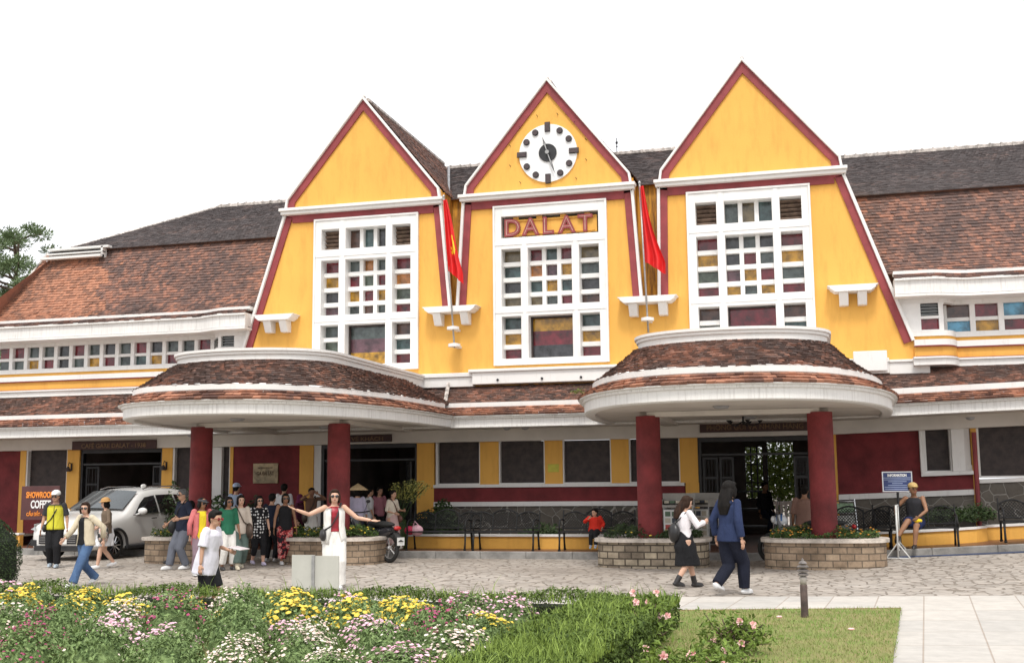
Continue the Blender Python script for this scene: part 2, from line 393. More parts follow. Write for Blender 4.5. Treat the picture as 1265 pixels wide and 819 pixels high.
# ---- the three tall windows
ZR = {1: (7.66, 8.2), 2: (5.95, 7.38), 3: (4.66, 5.70)}
def big_window(k, side_l, side_r, mid2, top, stripes, sides3):
    cx = WC[k]; y0, y1 = YG-.07, YG+.36
    f = MB(); xs = [(-1.38, -1.22), (-.73, -.55), (.55, .73), (1.22, 1.38)]
    X = lambda a: cx+a
    for a, b in ((xs[0], xs[3])):  pass
    sign = top is None
    f.box(X(-1.38), X(-1.22), y0, y1, ZW0, ZW1); f.box(X(1.22), X(1.38), y0, y1, ZW0, ZW1)
    for a, b in (xs[1], xs[2]): f.box(X(a), X(b), y0, y1, ZW0, 7.66 if sign else ZW1)
    cols = [(-1.22, -.73), (-.55, .55), (.73, 1.22)]
    for ci, (a, b) in enumerate(cols):
        for z0, z1 in ((ZW0, 4.66), (5.70, 5.95), (7.38, 7.66)): f.box(X(a), X(b), y0+.001, y1, z0, z1)
        if not sign: f.box(X(a), X(b), y0+.001, y1, 8.2, ZW1)
    if sign: f.box(X(-1.22), X(1.22), y0+.001, y1, 8.2, ZW1); f.box(X(-.73), X(-.55), y0+.002, y1, 7.6, 7.659)
    # raised border and thin joints between the frame units
    for a, b, c_, d in ((-1.43, 1.43, ZW1, ZW1+.05), (-1.43, -1.38, ZW0, ZW1), (1.38, 1.43, ZW0, ZW1)): f.box(X(a), X(b), y0-.03, YG, c_, d)
    for a in (-.69, .59): f.box(X(a), X(a+.1), y0-.012, y0, ZW0, 7.66 if sign else ZW1)
    for z in (5.78, 7.47): f.box(X(-1.38), X(1.38), y0-.014, y0, z, z+.09)
    # muntins
    m0, m1 = YG+.14, YG+.34
    def hbars(a, b, zs):
        for z in zs: f.box(X(a), X(b), m0, m1, z-.055, z+.055)
    for a, b in (cols[0], cols[2]):
        hbars(a, b, [7.03, 6.64, 6.25]); hbars(a, b, [5.35, 4.97])
    for v in (-.19, .19):
        f.box(X(v-.05), X(v+.05), m0-.001, m1, 5.95, 7.38)
        if not sign: f.box(X(v-.05), X(v+.05), m0-.001, m1, 7.66, 8.2)
    hbars(-.55, .55, [7.03, 6.64, 6.25])
    o = f.build('window', M['frame_white'], ST, bevel=.012)
    p = MB(); keys = []
    def pane(a, b, z0, z1, c):
        mk = 'g'+c
        if mk not in keys: keys.append(mk)
        p.box(X(a), X(b), YG+.29, YG+.31, z0, z1, keys.index(mk))
    Z2 = [7.38, 7.03, 6.64, 6.25, 5.95]
    for (a, b), s in ((cols[0], side_l), (cols[2], side_r)):
        for i in range(4): pane(a, b, Z2[i+1], Z2[i], s[i])
    for (a, b), s in ((cols[0], sides3[0]), (cols[2], sides3[1])):
        for i, (z1, z0) in enumerate(((5.70, 5.35), (5.35, 4.97), (4.97, 4.66))): pane(a, b, z0, z1, s[i])
    V = [-.55, -.19, .19, .55]
    for i in range(4):
        for j in range(3): pane(V[j], V[j+1], Z2[i+1], Z2[i], mid2[i][j])
    if not sign:
        for j in range(3): pane(V[j], V[j+1], 7.66, 8.2, top[j])
    zz = [5.70, 5.35, 5.0, 4.66]
    for i in range(3): pane(-.55, .55, zz[i+1], zz[i], stripes[i])
    p.build('glass', [M[q] for q in keys], o)
    if not sign:
        lo = MB()
        for a, b in (cols[0], cols[2]):
            for i in range(5): lo.cbox((X((a+b)/2), YG+.24, 7.72+.105*i), b-a, .13, .02, 0, 0, math.radians(-32))
            lo.box(X(a), X(b), YG+.33, YG+.35, 7.66, 8.2, 1)
        lo.build('louvre', [mat('louvre_board', (.22, .15, .11), .7, .3, 6), M['black_metal']], o)
        s2 = MB(); s2.box(X(-.55), X(.55), YG+.2, YG+.285, 5.655, 5.70); s2.box(X(-.55), X(-.51), YG+.2, YG+.285, 4.66, 5.655)
        s2.build('sash', M['dark_wood'], o)
    else:
        s2 = MB(); s2.box(X(-.55), X(.55), YG+.2, YG+.285, 5.655, 5.70); s2.box(X(-.55), X(-.51), YG+.2, YG+.285, 4.66, 5.655)
        s2.build('sash', M['dark_wood'], o)
        d = MB(); d.box(X(-1.22), X(1.22), YG+.3, YG+.34, 7.66, 8.2); d.build('sign_recess', M['black_metal'], o)
    return o
big_window('L', 'RYKP', 'ROMR', ['GOG', 'RMR', 'YRY', 'GBG'], 'BTK', 'GPY', ('GMR', 'BTR'))
big_window('M', 'CTKC', 'CGKB', ['RTR', 'OPY', 'TYT', 'CGR'], None, 'YRK', ('TYR', 'TYR'))
big_window('R', 'RYMR', 'RYGR', ['KGK', 'KRG', 'PYR', 'YGY'], 'GCT', 'RRY', ('BGR', 'BTR'))
# ---- station name sign
sg = MB(); cx = WC['M']
sg.box(cx-1.17, cx+1.17, YG+.05, YG+.1, 7.71, 8.13)
for i in range(4):
    for z in ((7.665, 7.71), (8.13, 8.195)): sg.box(cx-.95+i*.6, cx-.8+i*.6, YG+.06, YG+.09, *z)
for z in (7.735, 8.075): sg.box(cx-1.12, cx+1.12, YG+.02, YG+.049, z, z+.03)
sn = sg.build('name_sign', M['yellow'], ST, bevel=.006)
xs = [-.94, -.48, -.03, .43, .89]
for ch, x in zip('DALAT', xs):
    put_text('letter', ch, .58, M['trim_red'], (cx+x, YG-.01, 7.92)-root_loc(ST) if False else Vector((cx+x, YG-.01, 7.92))-root_loc(ST), sn, depth=.05, bold=.02)
    put_text('letter_bulbs', ch, .58, mat('pale_bulb_line', (.55, .38, .3), .5), Vector((cx+x, YG-.038, 7.92))-root_loc(ST), sn, depth=.003, bold=-.021)
# ---- clock
ck = empty('clock', Vector((-6.09, YG, 9.74))-root_loc(ST)); ck.parent = ST
M['clock_white'] = mat('clock_white', (.82, .82, .82), .4, .03, 3); M['clock_dark'] = mat('clock_dark_marker', (.06, .04, .042), .5, .2, 9)
M['clock_rim'] = mat('marker_rim', (.015, .015, .018), .4)
def disc(mb, r, y0, y1, cx=0, cz=0, n=40, m=0): mb.prism([(cx+r*math.cos(2*PI*i/n), cz+r*math.sin(2*PI*i/n)) for i in range(n)], y0, y1, m)
b = MB(); disc(b, .735, -.045, -.001, n=64); b.build('dial', M['clock_white'], ck, local=True)
for i in range(12):
    a = PI/2-i*PI/6; x, z = .62*math.cos(a), .62*math.sin(a); b = MB()
    if i % 3 == 0:
        x, z = .66*math.cos(a), .66*math.sin(a); h, w2 = (.11, .055) if i % 6 == 0 else (.055, .11)
        b.box(x-w2-.012, x+w2+.012, -.085, -.046, z-h-.012, z+h+.012, 0); b.box(x-w2, x+w2, -.1, -.0855, z-h, z+h, 1)
    else: disc(b, .08, -.085, -.046, x, z, 20, 0); disc(b, .065, -.1, -.0855, x, z, 20, 1)
    b.build('hour_marker', [M['clock_rim'], M['clock_dark']], ck, local=True)
b = MB(); disc(b, .225, -.08, -.046); b.build('clock_centre', M['black_metal'], ck, local=True)
def hand(name, ang, ln, w2, y):
    b = MB(); d = Vector((math.sin(ang), 0, math.cos(ang))); n = Vector((d.z, 0, -d.x))
    P = [n*w2*.5, d*ln*.55+n*w2, d*ln, d*ln*.55-n*w2, -n*w2*.5, -d*.08]
    b.prism([(p.x, p.z) for p in P], y, y+.012, 0)
    Q = [p*.62+d*ln*.12 for p in P]; b.prism([(p.x, p.z) for p in Q], y-.004, y-.0005, 1)
    b.build(name, [M['clock_rim'], mat('hand_grey', (.4, .4, .4), .4)], ck, local=True)
hand('hour_hand', math.radians(-17), .42, .026, -.12); hand('minute_hand', math.radians(161), .60, .024, -.14)
b = MB(); disc(b, .05, -.16, -.145, n=20); b.build('hand_boss', mat('boss_grey', (.3, .3, .3), .3), ck, local=True)
nl = MB()
for i in range(12):
    a = i*PI/6+.26; x, z = -6.09+1.0*math.cos(a), 9.74+1.0*math.sin(a)
    if z < 10.9 and z > 8.85: nl.tube([(x, YG, z), (x-.02, YG-.06, z+.03)], .008, 5)
nl.build('clock_spike', M['black_metal'], ST)

# ---- ledge brackets (white shelves on two corbels)
def shelf(xc, z, w=1.38, lamps=False):
    b = MB(); h = w/2
    b.prism([(xc-h, z), (xc+h, z), (xc+h-.07, z-.05), (xc+h-.07, z-.075), (xc+h-.17, z-.15), (xc-h+.17, z-.15), (xc-h+.07, z-.075), (xc-h+.07, z-.05)], YG-.42, YG-.001)
    for s in (-1, 1):
        x = xc+s*(h-.36)
        b.add([(x-.1, YG-.36, z-.151), (x+.1, YG-.36, z-.151), (x+.1, YG-.001, z-.151), (x-.1, YG-.001, z-.151),
               (x-.1, YG-.2, z-.44), (x+.1, YG-.2, z-.44), (x+.1, YG-.001, z-.44), (x-.1, YG-.001, z-.44)],
              [(0,1,2,3),(4,7,6,5),(0,4,5,1),(1,5,6,2),(2,6,7,3),(3,7,4,0)])
    b.build('ledge', M['white'], ST, bevel=.008)
shelf(-13.28, 6.0, 1.16); shelf(-8.55, 5.98, 1.42); shelf(-3.68, 5.98, 1.42); shelf(.96, 6.0, 1.12)

# ---- roofs
def prof(pts, y=None): return pts
RX0, RX1 = -21.6, 9.4           # wing ends (mirror pair about the clock)
yE, zE, yC, zC, yR, zR = 26.32, 6.2, 27.95, 8.37, 33.3, 10.85
def vline(pts): return [Vector(p) for p in pts]
# flared lower wing roofs: three bands so the foot kicks out
fl = [(26.84, 6.28), (27.04, 6.53), (27.3, 7.0), (yC, zC)]
def left_hip(y, z):            # x of the outer hip edge at that point of the profile
    t = (z-zE)/(zC-zE); return RX0 - .95*(1-t)**1.6 + .28*t
def bay_y(x, s=1, dx=2.15, w=1.0, d=.35):        # wing bay next to the gable bulges forward
    return 0
mbs = MB(); hot = MB()
for side in (0, 1):
    mir = (lambda x: x) if side == 0 else (lambda x: -12.2-x)
    rr_ = 11+side
    mb = MB(); mb2 = MB()
    for i in range(3):
        (ya, za), (yb, zb_) = fl[i], fl[i+1]
        xa, xb = left_hip(ya, za), left_hip(yb, zb_)
        ia, ib = (-13.9+(6.3-za)*-.33, -13.9+(6.3-zb_)*-.33) ; ia, ib = -13.0-(8.63-za)*.31, -13.0-(8.63-zb_)*.31
        n = 2
        A = [(xa, ya, za), (-18.6, ya, za), (ia, ya, za)]; B = [(xb, yb, zb_), (-18.6+(xb-xa)*.4, yb, zb_), (ib, yb, zb_)]
        if side: A = [(mir(p[0]), p[1], p[2]) for p in A][::-1]; B = [(mir(p[0]), p[1], p[2]) for p in B][::-1]
        ln = math.hypot(yb-ya, zb_-za)
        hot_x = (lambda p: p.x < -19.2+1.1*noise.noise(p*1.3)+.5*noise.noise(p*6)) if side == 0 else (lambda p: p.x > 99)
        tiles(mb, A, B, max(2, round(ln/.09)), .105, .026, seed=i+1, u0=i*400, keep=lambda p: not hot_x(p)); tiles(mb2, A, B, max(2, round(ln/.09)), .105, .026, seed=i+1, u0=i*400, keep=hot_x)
    o = mb.build('roof', M['tile'], ST)
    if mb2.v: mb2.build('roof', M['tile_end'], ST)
    u = MB()
    A = [(-21.0, yC-.12, zC+.03), (-12.0, yC-.12, zC+.03)]; B = [(-18.86, yR, zR), (-12.0, yR, zR)]
    if side: A = [(mir(p[0]), p[1], p[2]) for p in A][::-1]; B = [(mir(p[0]), p[1], p[2]) for p in B][::-1]
    tiles(u, A, B, 56, .12, .014, seed=9, u0=77); u.build('roof', M['tile_dark'], ST)
    # hip end faces and the back slope, plain closed surfaces
    c = MB()
    H = [(-21.0, yC, zC), (-18.86, yR, zR), (-21.0, 38.6, zC), (-22.4, yE-.2, zE), (-22.4, 40.2, zE), (-12, yR, zR), (-12, 38.6, zC), (-12, 40.2, zE)]
    H = [(mir(x), y, z) for x, y, z in H]
    c.add(H, [(0, 1, 2), (3, 0, 2, 4), (1, 5, 6, 2), (2, 6, 7, 4)])
    c.build('roof', M['tile'], ST)
    rd = MB(); pr = [(-18.86, yR, zR+.03), (-12.6, yR, zR+.03)]
    rd.tube([(mir(x), y, z) for x, y, z in pr], .075, 6)
    for q in range(22):
        x = -18.8+q*.3; rd.tube([(mir(x), yR, zR+.03), (mir(x+.05), yR, zR+.03)], .1, 6)
    rd.tube([(mir(x), y, z) for x, y, z in [(-18.86, yR, zR+.03), (-21.0, yC, zC+.05)]], .05, 6)
    rd.tube([(mir(left_hip(*p)), p[0], p[1]+.02) for p in fl], .045, 6)
    rd.build('ridge_cap', M['ridge'], ST)
    # gablet vent at the outer top corner of the steep slope
    vt = MB()
    for (z, h, dy) in ((8.13, .07, -.12), (8.27, .035, -.06), (8.40, .06, -.02)):
        a, b = mir(-21.3+(.2 if z > 8.2 else 0)), mir(-19.3+(.18 if z > 8.35 else 0)); a, b = min(a, b), max(a, b)
        vt.box(a, b, yC-.28+dy, yC-.1+dy, z, z+h)
    a, b = sorted((mir(-19.36), mir(-19.3)));  vt.box(a, b, yC-.3, yC-.1, 8.13, 8.44)
    a, b = sorted((mir(-21.2), mir(-19.34))); vt.box(a, b, yC-.12, yC-.09, 8.2, 8.4, 1)
    vt.build('roof_vent', [M['white'], M['black_metal']], ST)
# gable roofs
for k, g in G.items():
    c = g['c']; mb = MB(); hw = (g['rt']-g['lt'])/2
    for s in (-1, 1):
        e = c+s*(hw-.02); A = [(e, YG+.28, 9.04), (e, 33.0, 9.04)]; B = [(c, YG+.28, 11.66), (c, 33.3, 11.68)]
        if s < 0: A, B = A[::-1], B[::-1]
        tiles(mb, A, B, 38, .12, .010, seed=3+s, u0=900)
    mb.build('roof', M['tile'], ST)
    rd = MB(); rd.tube([(c, YG+.25, 11.68), (c, 33.3, 11.7)], .06, 6); rd.build('ridge_cap', M['ridge'], ST)
# flared skirts of the outer gables (side walls under the verge)
for pts in ([(-13.16, 8.63), (-14.28, 5.15)], [(.88, 8.63), (2.2, 4.72)]):
    q = MB(); (x0, z0), (x1, z1) = pts
    q.quad((x0, YG+.2, z0), (x0, 29.5, z0), (x1, 29.5, z1), (x1, YG+.2, z1)); q.quad((x0, YG+.2, z0), (x0, 29.5, z0), (x0*1.0, 29.5, 9.05), (x0, YG+.2, 9.05))
    q.build('side_wall', M['yellow'], ST)
# centre roof between and behind the gables
mb = MB(); A = [(-11, 27.5, 8.98), (-1.3, 27.5, 8.98)]; B = [(-11, yR, 11.5), (-1.3, yR, 11.5)]
tiles(mb, A, B, 56, .14, .014, seed=21); mb.quad((-11, yR, 11.5), (-1.3, yR, 11.5), (-1.3, 38.6, 8.4), (-11, 38.6, 8.4)); mb.uv.append([.5, .5])
mb.build('roof', M['tile_dark'], ST)
rd = MB(); rd.tube([(-11, yR, 11.55), (-1.3, yR, 11.55)], .07, 6)
for q in range(30):
    rd.tube([(-10.8+q*.32, yR, 11.55), (-10.74+q*.32, yR, 11.55)], .095, 6)
rd.build('ridge_cap', M['ridge'], ST)
vl = MB(); vl.tube([(-8.95, 27.5, 9.03), (-10.7, 32.9, 11.45)], .05, 5); vl.tube([(-8.25, 27.5, 9.03), (-6.5, 32.9, 11.45)], .05, 5)
vl.build('valley_gutter', M['lead'], ST)
an = MB(); p = onY(762, 186, yR); an.tube([(p.x, yR, 11.5), (p.x, yR, 12.05)], .012, 5); an.ell((p.x, yR, 11.9), (.04, .04, .05), 8, 6); an.ell((p.x, yR, 11.78), (.03, .03, .03), 8, 6)
an.build('lightning_rod', M['black_metal'], ST)
# left and right gable: small wedge of dark roof seen above the wing beside the verge is the gable roof itself

# ---- wings: eave fascia, clerestory windows, bands (mirror pair)
def wave(x, amp=.42, x0=-14.75, w=.9):    # rounded bay standing forward next to the outer gable (left-wing coordinates)
    if amp < .35: return amp*sst(x0-w, x0, x)
    t = min(1, max(0, (x+15.34)/.42)); return (amp-.05)*math.sqrt(1-(1-t)**2)
def path(xa, xb, y, amp=.42, n=150, x0=-14.75, w=.9):
    return [(xa+(xb-xa)*i/n, y-wave(xa+(xb-xa)*i/n, amp, x0, w)) for i in range(n+1)]
def ribbon(mb, P, d, z0, z1, m=0):        # P front line in XY, depth d behind
    for i in range(len(P)-1):
        (xa, ya), (xb, yb) = P[i], P[i+1]
        mb.add([(xa, ya, z0), (xb, yb, z0), (xb, yb+d, z0), (xa, ya+d, z0), (xa, ya, z1), (xb, yb, z1), (xb, yb+d, z1), (xa, ya+d, z1)],
               [(0,3,2,1),(4,5,6,7),(0,1,5,4),(2,3,7,6)]+([(3,0,4,7)] if i == 0 else [])+([(1,2,6,5)] if i == len(P)-2 else []), m)
rs = random.Random(5)
WL = "RGGKRGKGRKGGR"; WL2 = "GGRYTGRYGKRYG"
WING0 = set(bpy.data.objects)
for side in (0, 1):
    fl_ = (lambda P: P) if side == 0 else (lambda P: [(-12.2-x, y) for x, y in P][::-1])
    e = MB(); xa, xb = -22.3, -13.84
    xe = lambda z: -13.13-(8.63-z)*.33
    E = lambda y, amp=.30: fl_(path(xa, xe(5.85), y, amp))
    ribbon(e, E(26.12), .5, 5.68, 5.96); ribbon(e, E(26.06), .56, 5.961, 6.02); ribbon(e, E(26.1), .2, 5.66, 5.679)
    e.build('eave_fascia', M['white_old'], ST)
    e = MB(); ribbon(e, E(26.36), .3, 6.13, 6.22); e.build('eave_band', M['white'], ST)
    tl = MB(); lo = [(x, y, 6.02) for x, y in E(26.08)]; hi = [(x, y, 6.15) for x, y in E(26.37)]
    tiles(tl, lo, hi, 2, .155, .03, seed=31); tl.build('eave_tiles', M['tile'], ST)
    e = MB(); ribbon(e, E(26.1), .7, 5.6, 5.655); e.build('eave_soffit', M['white'], ST)
    # wall bands
    e = MB(); ribbon(e, fl_(path(xa, xe(5.6), 26.72, .5)), .25, 5.5, 5.62); ribbon(e, fl_(path(xa, xe(4.85), 26.7, .5)), .25, 4.76, 4.88)
    xb = -14.42; ribbon(e, fl_(path(xa, xb, 26.55, .55)), .4, 4.53, 4.66)
    ribbon(e, fl_(path(xa, xb+.05, 26.45, .6)), .6, 4.08, 4.22); ribbon(e, fl_(path(xa, xb+.05, 26.4, .6)), .5, 4.222, 4.26); e.build('wall_band', M['white'], ST)
    e = MB(); ribbon(e, fl_(path(xa, xb, 26.56, .56)), .3, 4.505, 4.529); ribbon(e, fl_(path(xa, xb, 26.47, .6)), .3, 4.262, 4.28); e.build('wall_line', M['trim_red'], ST)
    e = MB(); ribbon(e, fl_(path(xa, xb, 26.75, .5)), .25, 4.66, 4.76); ribbon(e, fl_(path(xa, xb, 26.62, .55)), .3, 4.28, 4.505); ribbon(e, fl_(path(xa, xb, 26.75, 0)), .25, 3.6, 4.06)
    e.build('wall', M['yellow'], ST)
    # window strip
    f = MB(); g_ = MB(); keys = []
    pitch = .485 if side == 0 else .60; x = -15.55 if side == 0 else -15.2; i = 0
    pwid = .37 if side == 0 else .485
    xs_ = []
    while x > -22.2:
        xs_.append(x); x -= pitch
    def MX(a, b): return (a, b) if side == 0 else (-12.2-b, -12.2-a)
    f.box(*MX(xs_[-1]-pitch, xs_[0]+(pitch-pwid)), 26.78, 26.92, 5.13, 5.21)
    edge = xs_[0]
    for i, x in enumerate(xs_):
        f.box(*MX(x, x+pitch-pwid), 26.74, 26.93, 4.88, 5.5)
        a, b = MX(x-pwid, x)
        c1 = (WL[i % len(WL)] if side == 0 else "BRSRYSRG"[i % 8]); c2 = (WL2[i % len(WL2)] if side == 0 else "SYRYSRYT"[i % 8])
        for z0, z1, cc in ((5.21, 5.5, c1), (4.88, 5.13, c2)):
            if 'g'+cc not in keys: keys.append('g'+cc)
            g_.box(a, b, 26.86, 26.88, z0, z1, keys.index('g'+cc))
    # bay wall beside the gable with louvred panes
    P = path(xs_[0]+(pitch-pwid), -15.05 if side == 0 else -14.95, 26.74, .5, 6)
    bay = path(xs_[0]+(pitch-pwid)-.02, xb, 26.72, .5, 26)
    bw0, bw1 = -15.02, -14.52
    # solid pieces around the bay pane
    def seg(x0, x1, z0, z1, mb, y=26.72, m=0, d=.2):
        ribbon(mb, fl_([(p, y-wave(p, .5)) for p in [x0+(x1-x0)*q/10 for q in range(11)]]), d, z0, z1, m)
    bx = xs_[0]+(pitch-pwid)
    seg(bx-.02, -15.08, 5.47, 5.5, f); seg(-15.08, -14.98, 4.88, 5.5, f); [seg(-14.6, xe(4.88+.031*(q+.5))+.1, 4.88+.031*q, 4.88+.031*(q+1), f) for q in range(20)]
    seg(bx, -15.08, 5.13, 5.21, f); seg(-14.98, -14.6, 5.15, 5.21, f); seg(-15.0, -14.6, 4.86, 4.9, f)
    for x0, x1 in ((bx, -15.08), (-14.98, -14.6)):
        for z0, z1, cc in ((4.88, 5.15, 'R' if x0 > -15.05 else 'C'), (5.2, 5.5, 'K')):
            if 'g'+cc not in keys: keys.append('g'+cc)
            seg(x0, x1, z0, z1, g_, 26.83, keys.index('g'+cc), .02)
    fo = f.build('clerestory_window', M['frame_white'], ST, bevel=.008)
    g_.build('glass', [M[q] for q in keys], fo)
    lv = MB()
    for x0, x1 in ((bx, -15.08), (-14.98, -14.6)):
        for q in range(4): seg(x0, x1, 5.235+q*.068, 5.25+q*.068, lv, 26.76, 0, .05)
    lv.build('louvre', mat('louvre_glass', (.25, .27, .26), .3), fo)

for o in bpy.data.objects:
    if o not in WING0 and o.parent is ST: o.location.y += .44; o.location.z += .06
# ---- lower eave of the whole building and its tiles
ZF0, ZF1 = 2.93, 3.22
def eave_z(x): return rise(x)*.6
ey = 25.05
e = MB(); X0, X1 = -22.4, 9.8
def run(mb, y0, y1, z0, z1, xs=(X0, X1), m=0):
    n = 24
    for i in range(n):
        a, b = xs[0]+(xs[1]-xs[0])*i/n, xs[0]+(xs[1]-xs[0])*(i+1)/n
        za, zb_ = eave_z(a), eave_z(b)
        mb.add([(a,y0,z0+za),(b,y0,z0+zb_),(b,y1,z0+zb_),(a,y1,z0+za),(a,y0,z1+za),(b,y0,z1+zb_),(b,y1,z1+zb_),(a,y1,z1+za)],
               [(0,3,2,1),(4,5,6,7),(0,1,5,4),(2,3,7,6)]+([(3,0,4,7)] if i == 0 else [])+([(1,2,6,5)] if i == n-1 else []), m)
run(e, ey, ey+.5, ZF0, ZF0+.03); run(e, ey+.02, ey+.5, ZF0+.03, 3.13); run(e, ey-.04, ey+.5, 3.131, 3.17); run(e, ey-.09, ey+.5, 3.171, ZF1)
e.build('lower_fascia', M['white_old'], ST)
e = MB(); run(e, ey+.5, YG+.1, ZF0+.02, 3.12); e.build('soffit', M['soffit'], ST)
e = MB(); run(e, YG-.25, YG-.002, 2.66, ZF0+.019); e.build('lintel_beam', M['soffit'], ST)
e = MB(); run(e, ey+.3, ey+.75, 3.40, 3.52); e.build('roof_band', M['white'], ST)
t = MB(); tiles(t, [(X0, ey-.09, 3.22), (1, ey-.09, 3.22), (X1, ey-.09, 3.22+eave_z(X1))], [(X0, ey+.31, 3.42), (1, ey+.31, 3.42), (X1, ey+.31, 3.42+eave_z(X1))], 4, .15, .03, seed=41)
t.build('roof', M['tile_hot'], ST)
t = MB(); tiles(t, [(X0, ey+.6, 3.50), (1, ey+.6, 3.50), (X1, ey+.6, 3.50+eave_z(X1))], [(X0, 27.1, 4.19), (1, 27.1, 4.19), (X1, 27.1, 4.19)], 16, .12, .03, seed=43)
t.build('roof', M['tile_canopy'], ST)
# parapets at the gable feet
e = MB(); e.box(-8.0, -4.5, YG-.3, YG-.002, 4.04, 4.33); e.box(-8.08, -4.42, YG-.36, YG-.004, 4.331, 4.40)
for a, b in ((-14.5, -8.0), (-4.5, 1.66)): e.box(a, b, YG-.2, YG-.005, 4.0, 4.24); e.box(a, b, YG-.25, YG-.006, 4.241, 4.34)
e.box(.9, 1.62, YG-.3, YG-.251, 4.05, 4.50); e.box(1.665, 2.52, YG-.12, YG-.005, 3.98, 4.24); e.box(1.665, 2.52, YG-.16, YG-.006, 4.241, 4.30)
e.build('parapet', M['white'], ST, bevel=.01)
e = MB()
for x in (-7.35, -6.25, -5.3): disc(e, .03, YG-.33, YG-.3, x, 4.13, 10)
e.build('weep_hole', M['black_metal'], ST)

# ---- the two entrance canopies
def splan(c, a, b, yb, n=2.6, N_=72, a2=None):
    """plan line from the back left round the front to the back right"""
    P = []
    for i in range(N_+1):
        th = PI-PI*i/N_; cs, sn = math.cos(th), math.sin(th)
        P.append((c+a*math.copysign(abs(cs)**(2/n), cs), yb-b*abs(sn)**(2/n)))
    return resample(P, 72)
def resample(P, n):
    d = [0]
    for i in range(len(P)-1): d.append(d[-1]+math.hypot(P[i+1][0]-P[i][0], P[i+1][1]-P[i][1]))
    out = []; j = 0
    for k in range(n+1):
        s = d[-1]*k/n
        while j < len(d)-2 and d[j+1] < s: j += 1
        t = (s-d[j])/max(1e-9, d[j+1]-d[j]); out.append((P[j][0]+(P[j+1][0]-P[j][0])*t, P[j][1]+(P[j+1][1]-P[j][1])*t))
    return out
def uplan(c, a, b, yc, yb, n=2.2):
    P = [(c-a, yb)]+[(c-a, yb+(yc-yb)*i/12) for i in range(1, 12)]
    for i in range(41):
        th = PI-PI*i/40; cs, sn = math.cos(th), math.sin(th)
        P.append((c+a*math.copysign(abs(cs)**(2/n), cs), yc-b*abs(sn)**(2/n)))
    P += [(c+a, yc+(yb-yc)*i/12) for i in range(1, 13)]
    return resample(P, 72)
def ringwall(mb, P, z0, z1, m=0, Q=None):      # outer face between z0 and z1 (Q: plan at the top)
    Q = Q or P
    mb.strip([(x, y, z0) for x, y in P], [(x, y, z1) for x, y in Q], m)
def cap(mb, P, z, m=0):
    n = len(P); mb.add([(x, y, z) for x, y in P], [tuple(range(n))], m)
def rays(P, Q, c, y0=23.6, n=80):
    Q = [(Q[0][0], 26.6)]+Q+[(Q[-1][0], 26.6)]
    def hit(P, d):
        for (x0, y0_), (x1, y1) in zip(P, P[1:]):
            ex, ey_ = x1-x0, y1-y0_; den = d[0]*ey_-d[1]*ex
            if abs(den) < 1e-9: continue
            t = ((x0-c)*ey_-(y0_-y0)*ex)/den; s_ = ((x0-c)*d[1]-(y0_-y0)*d[0])/den
            if t > 0 and -1e-6 <= s_ <= 1+1e-6: return (c+d[0]*t, y0+d[1]*t)
    A, B = [], []; am = math.atan2(25.9-y0, 2.7)
    for i in range(n+1):
        a = PI-am+(PI+2*am)*i/n
        a = PI-am + (PI+2*am)*i/n
        d = (math.cos(a), math.sin(a)); d = (math.cos(PI-am+(PI+2*am)*i/n), math.sin(PI-am+(PI+2*am)*i/n))
        h0, h1 = hit(P, d), hit(Q, d)
        if h0 and h1: A.append(h0); B.append(h1)
    return A, B
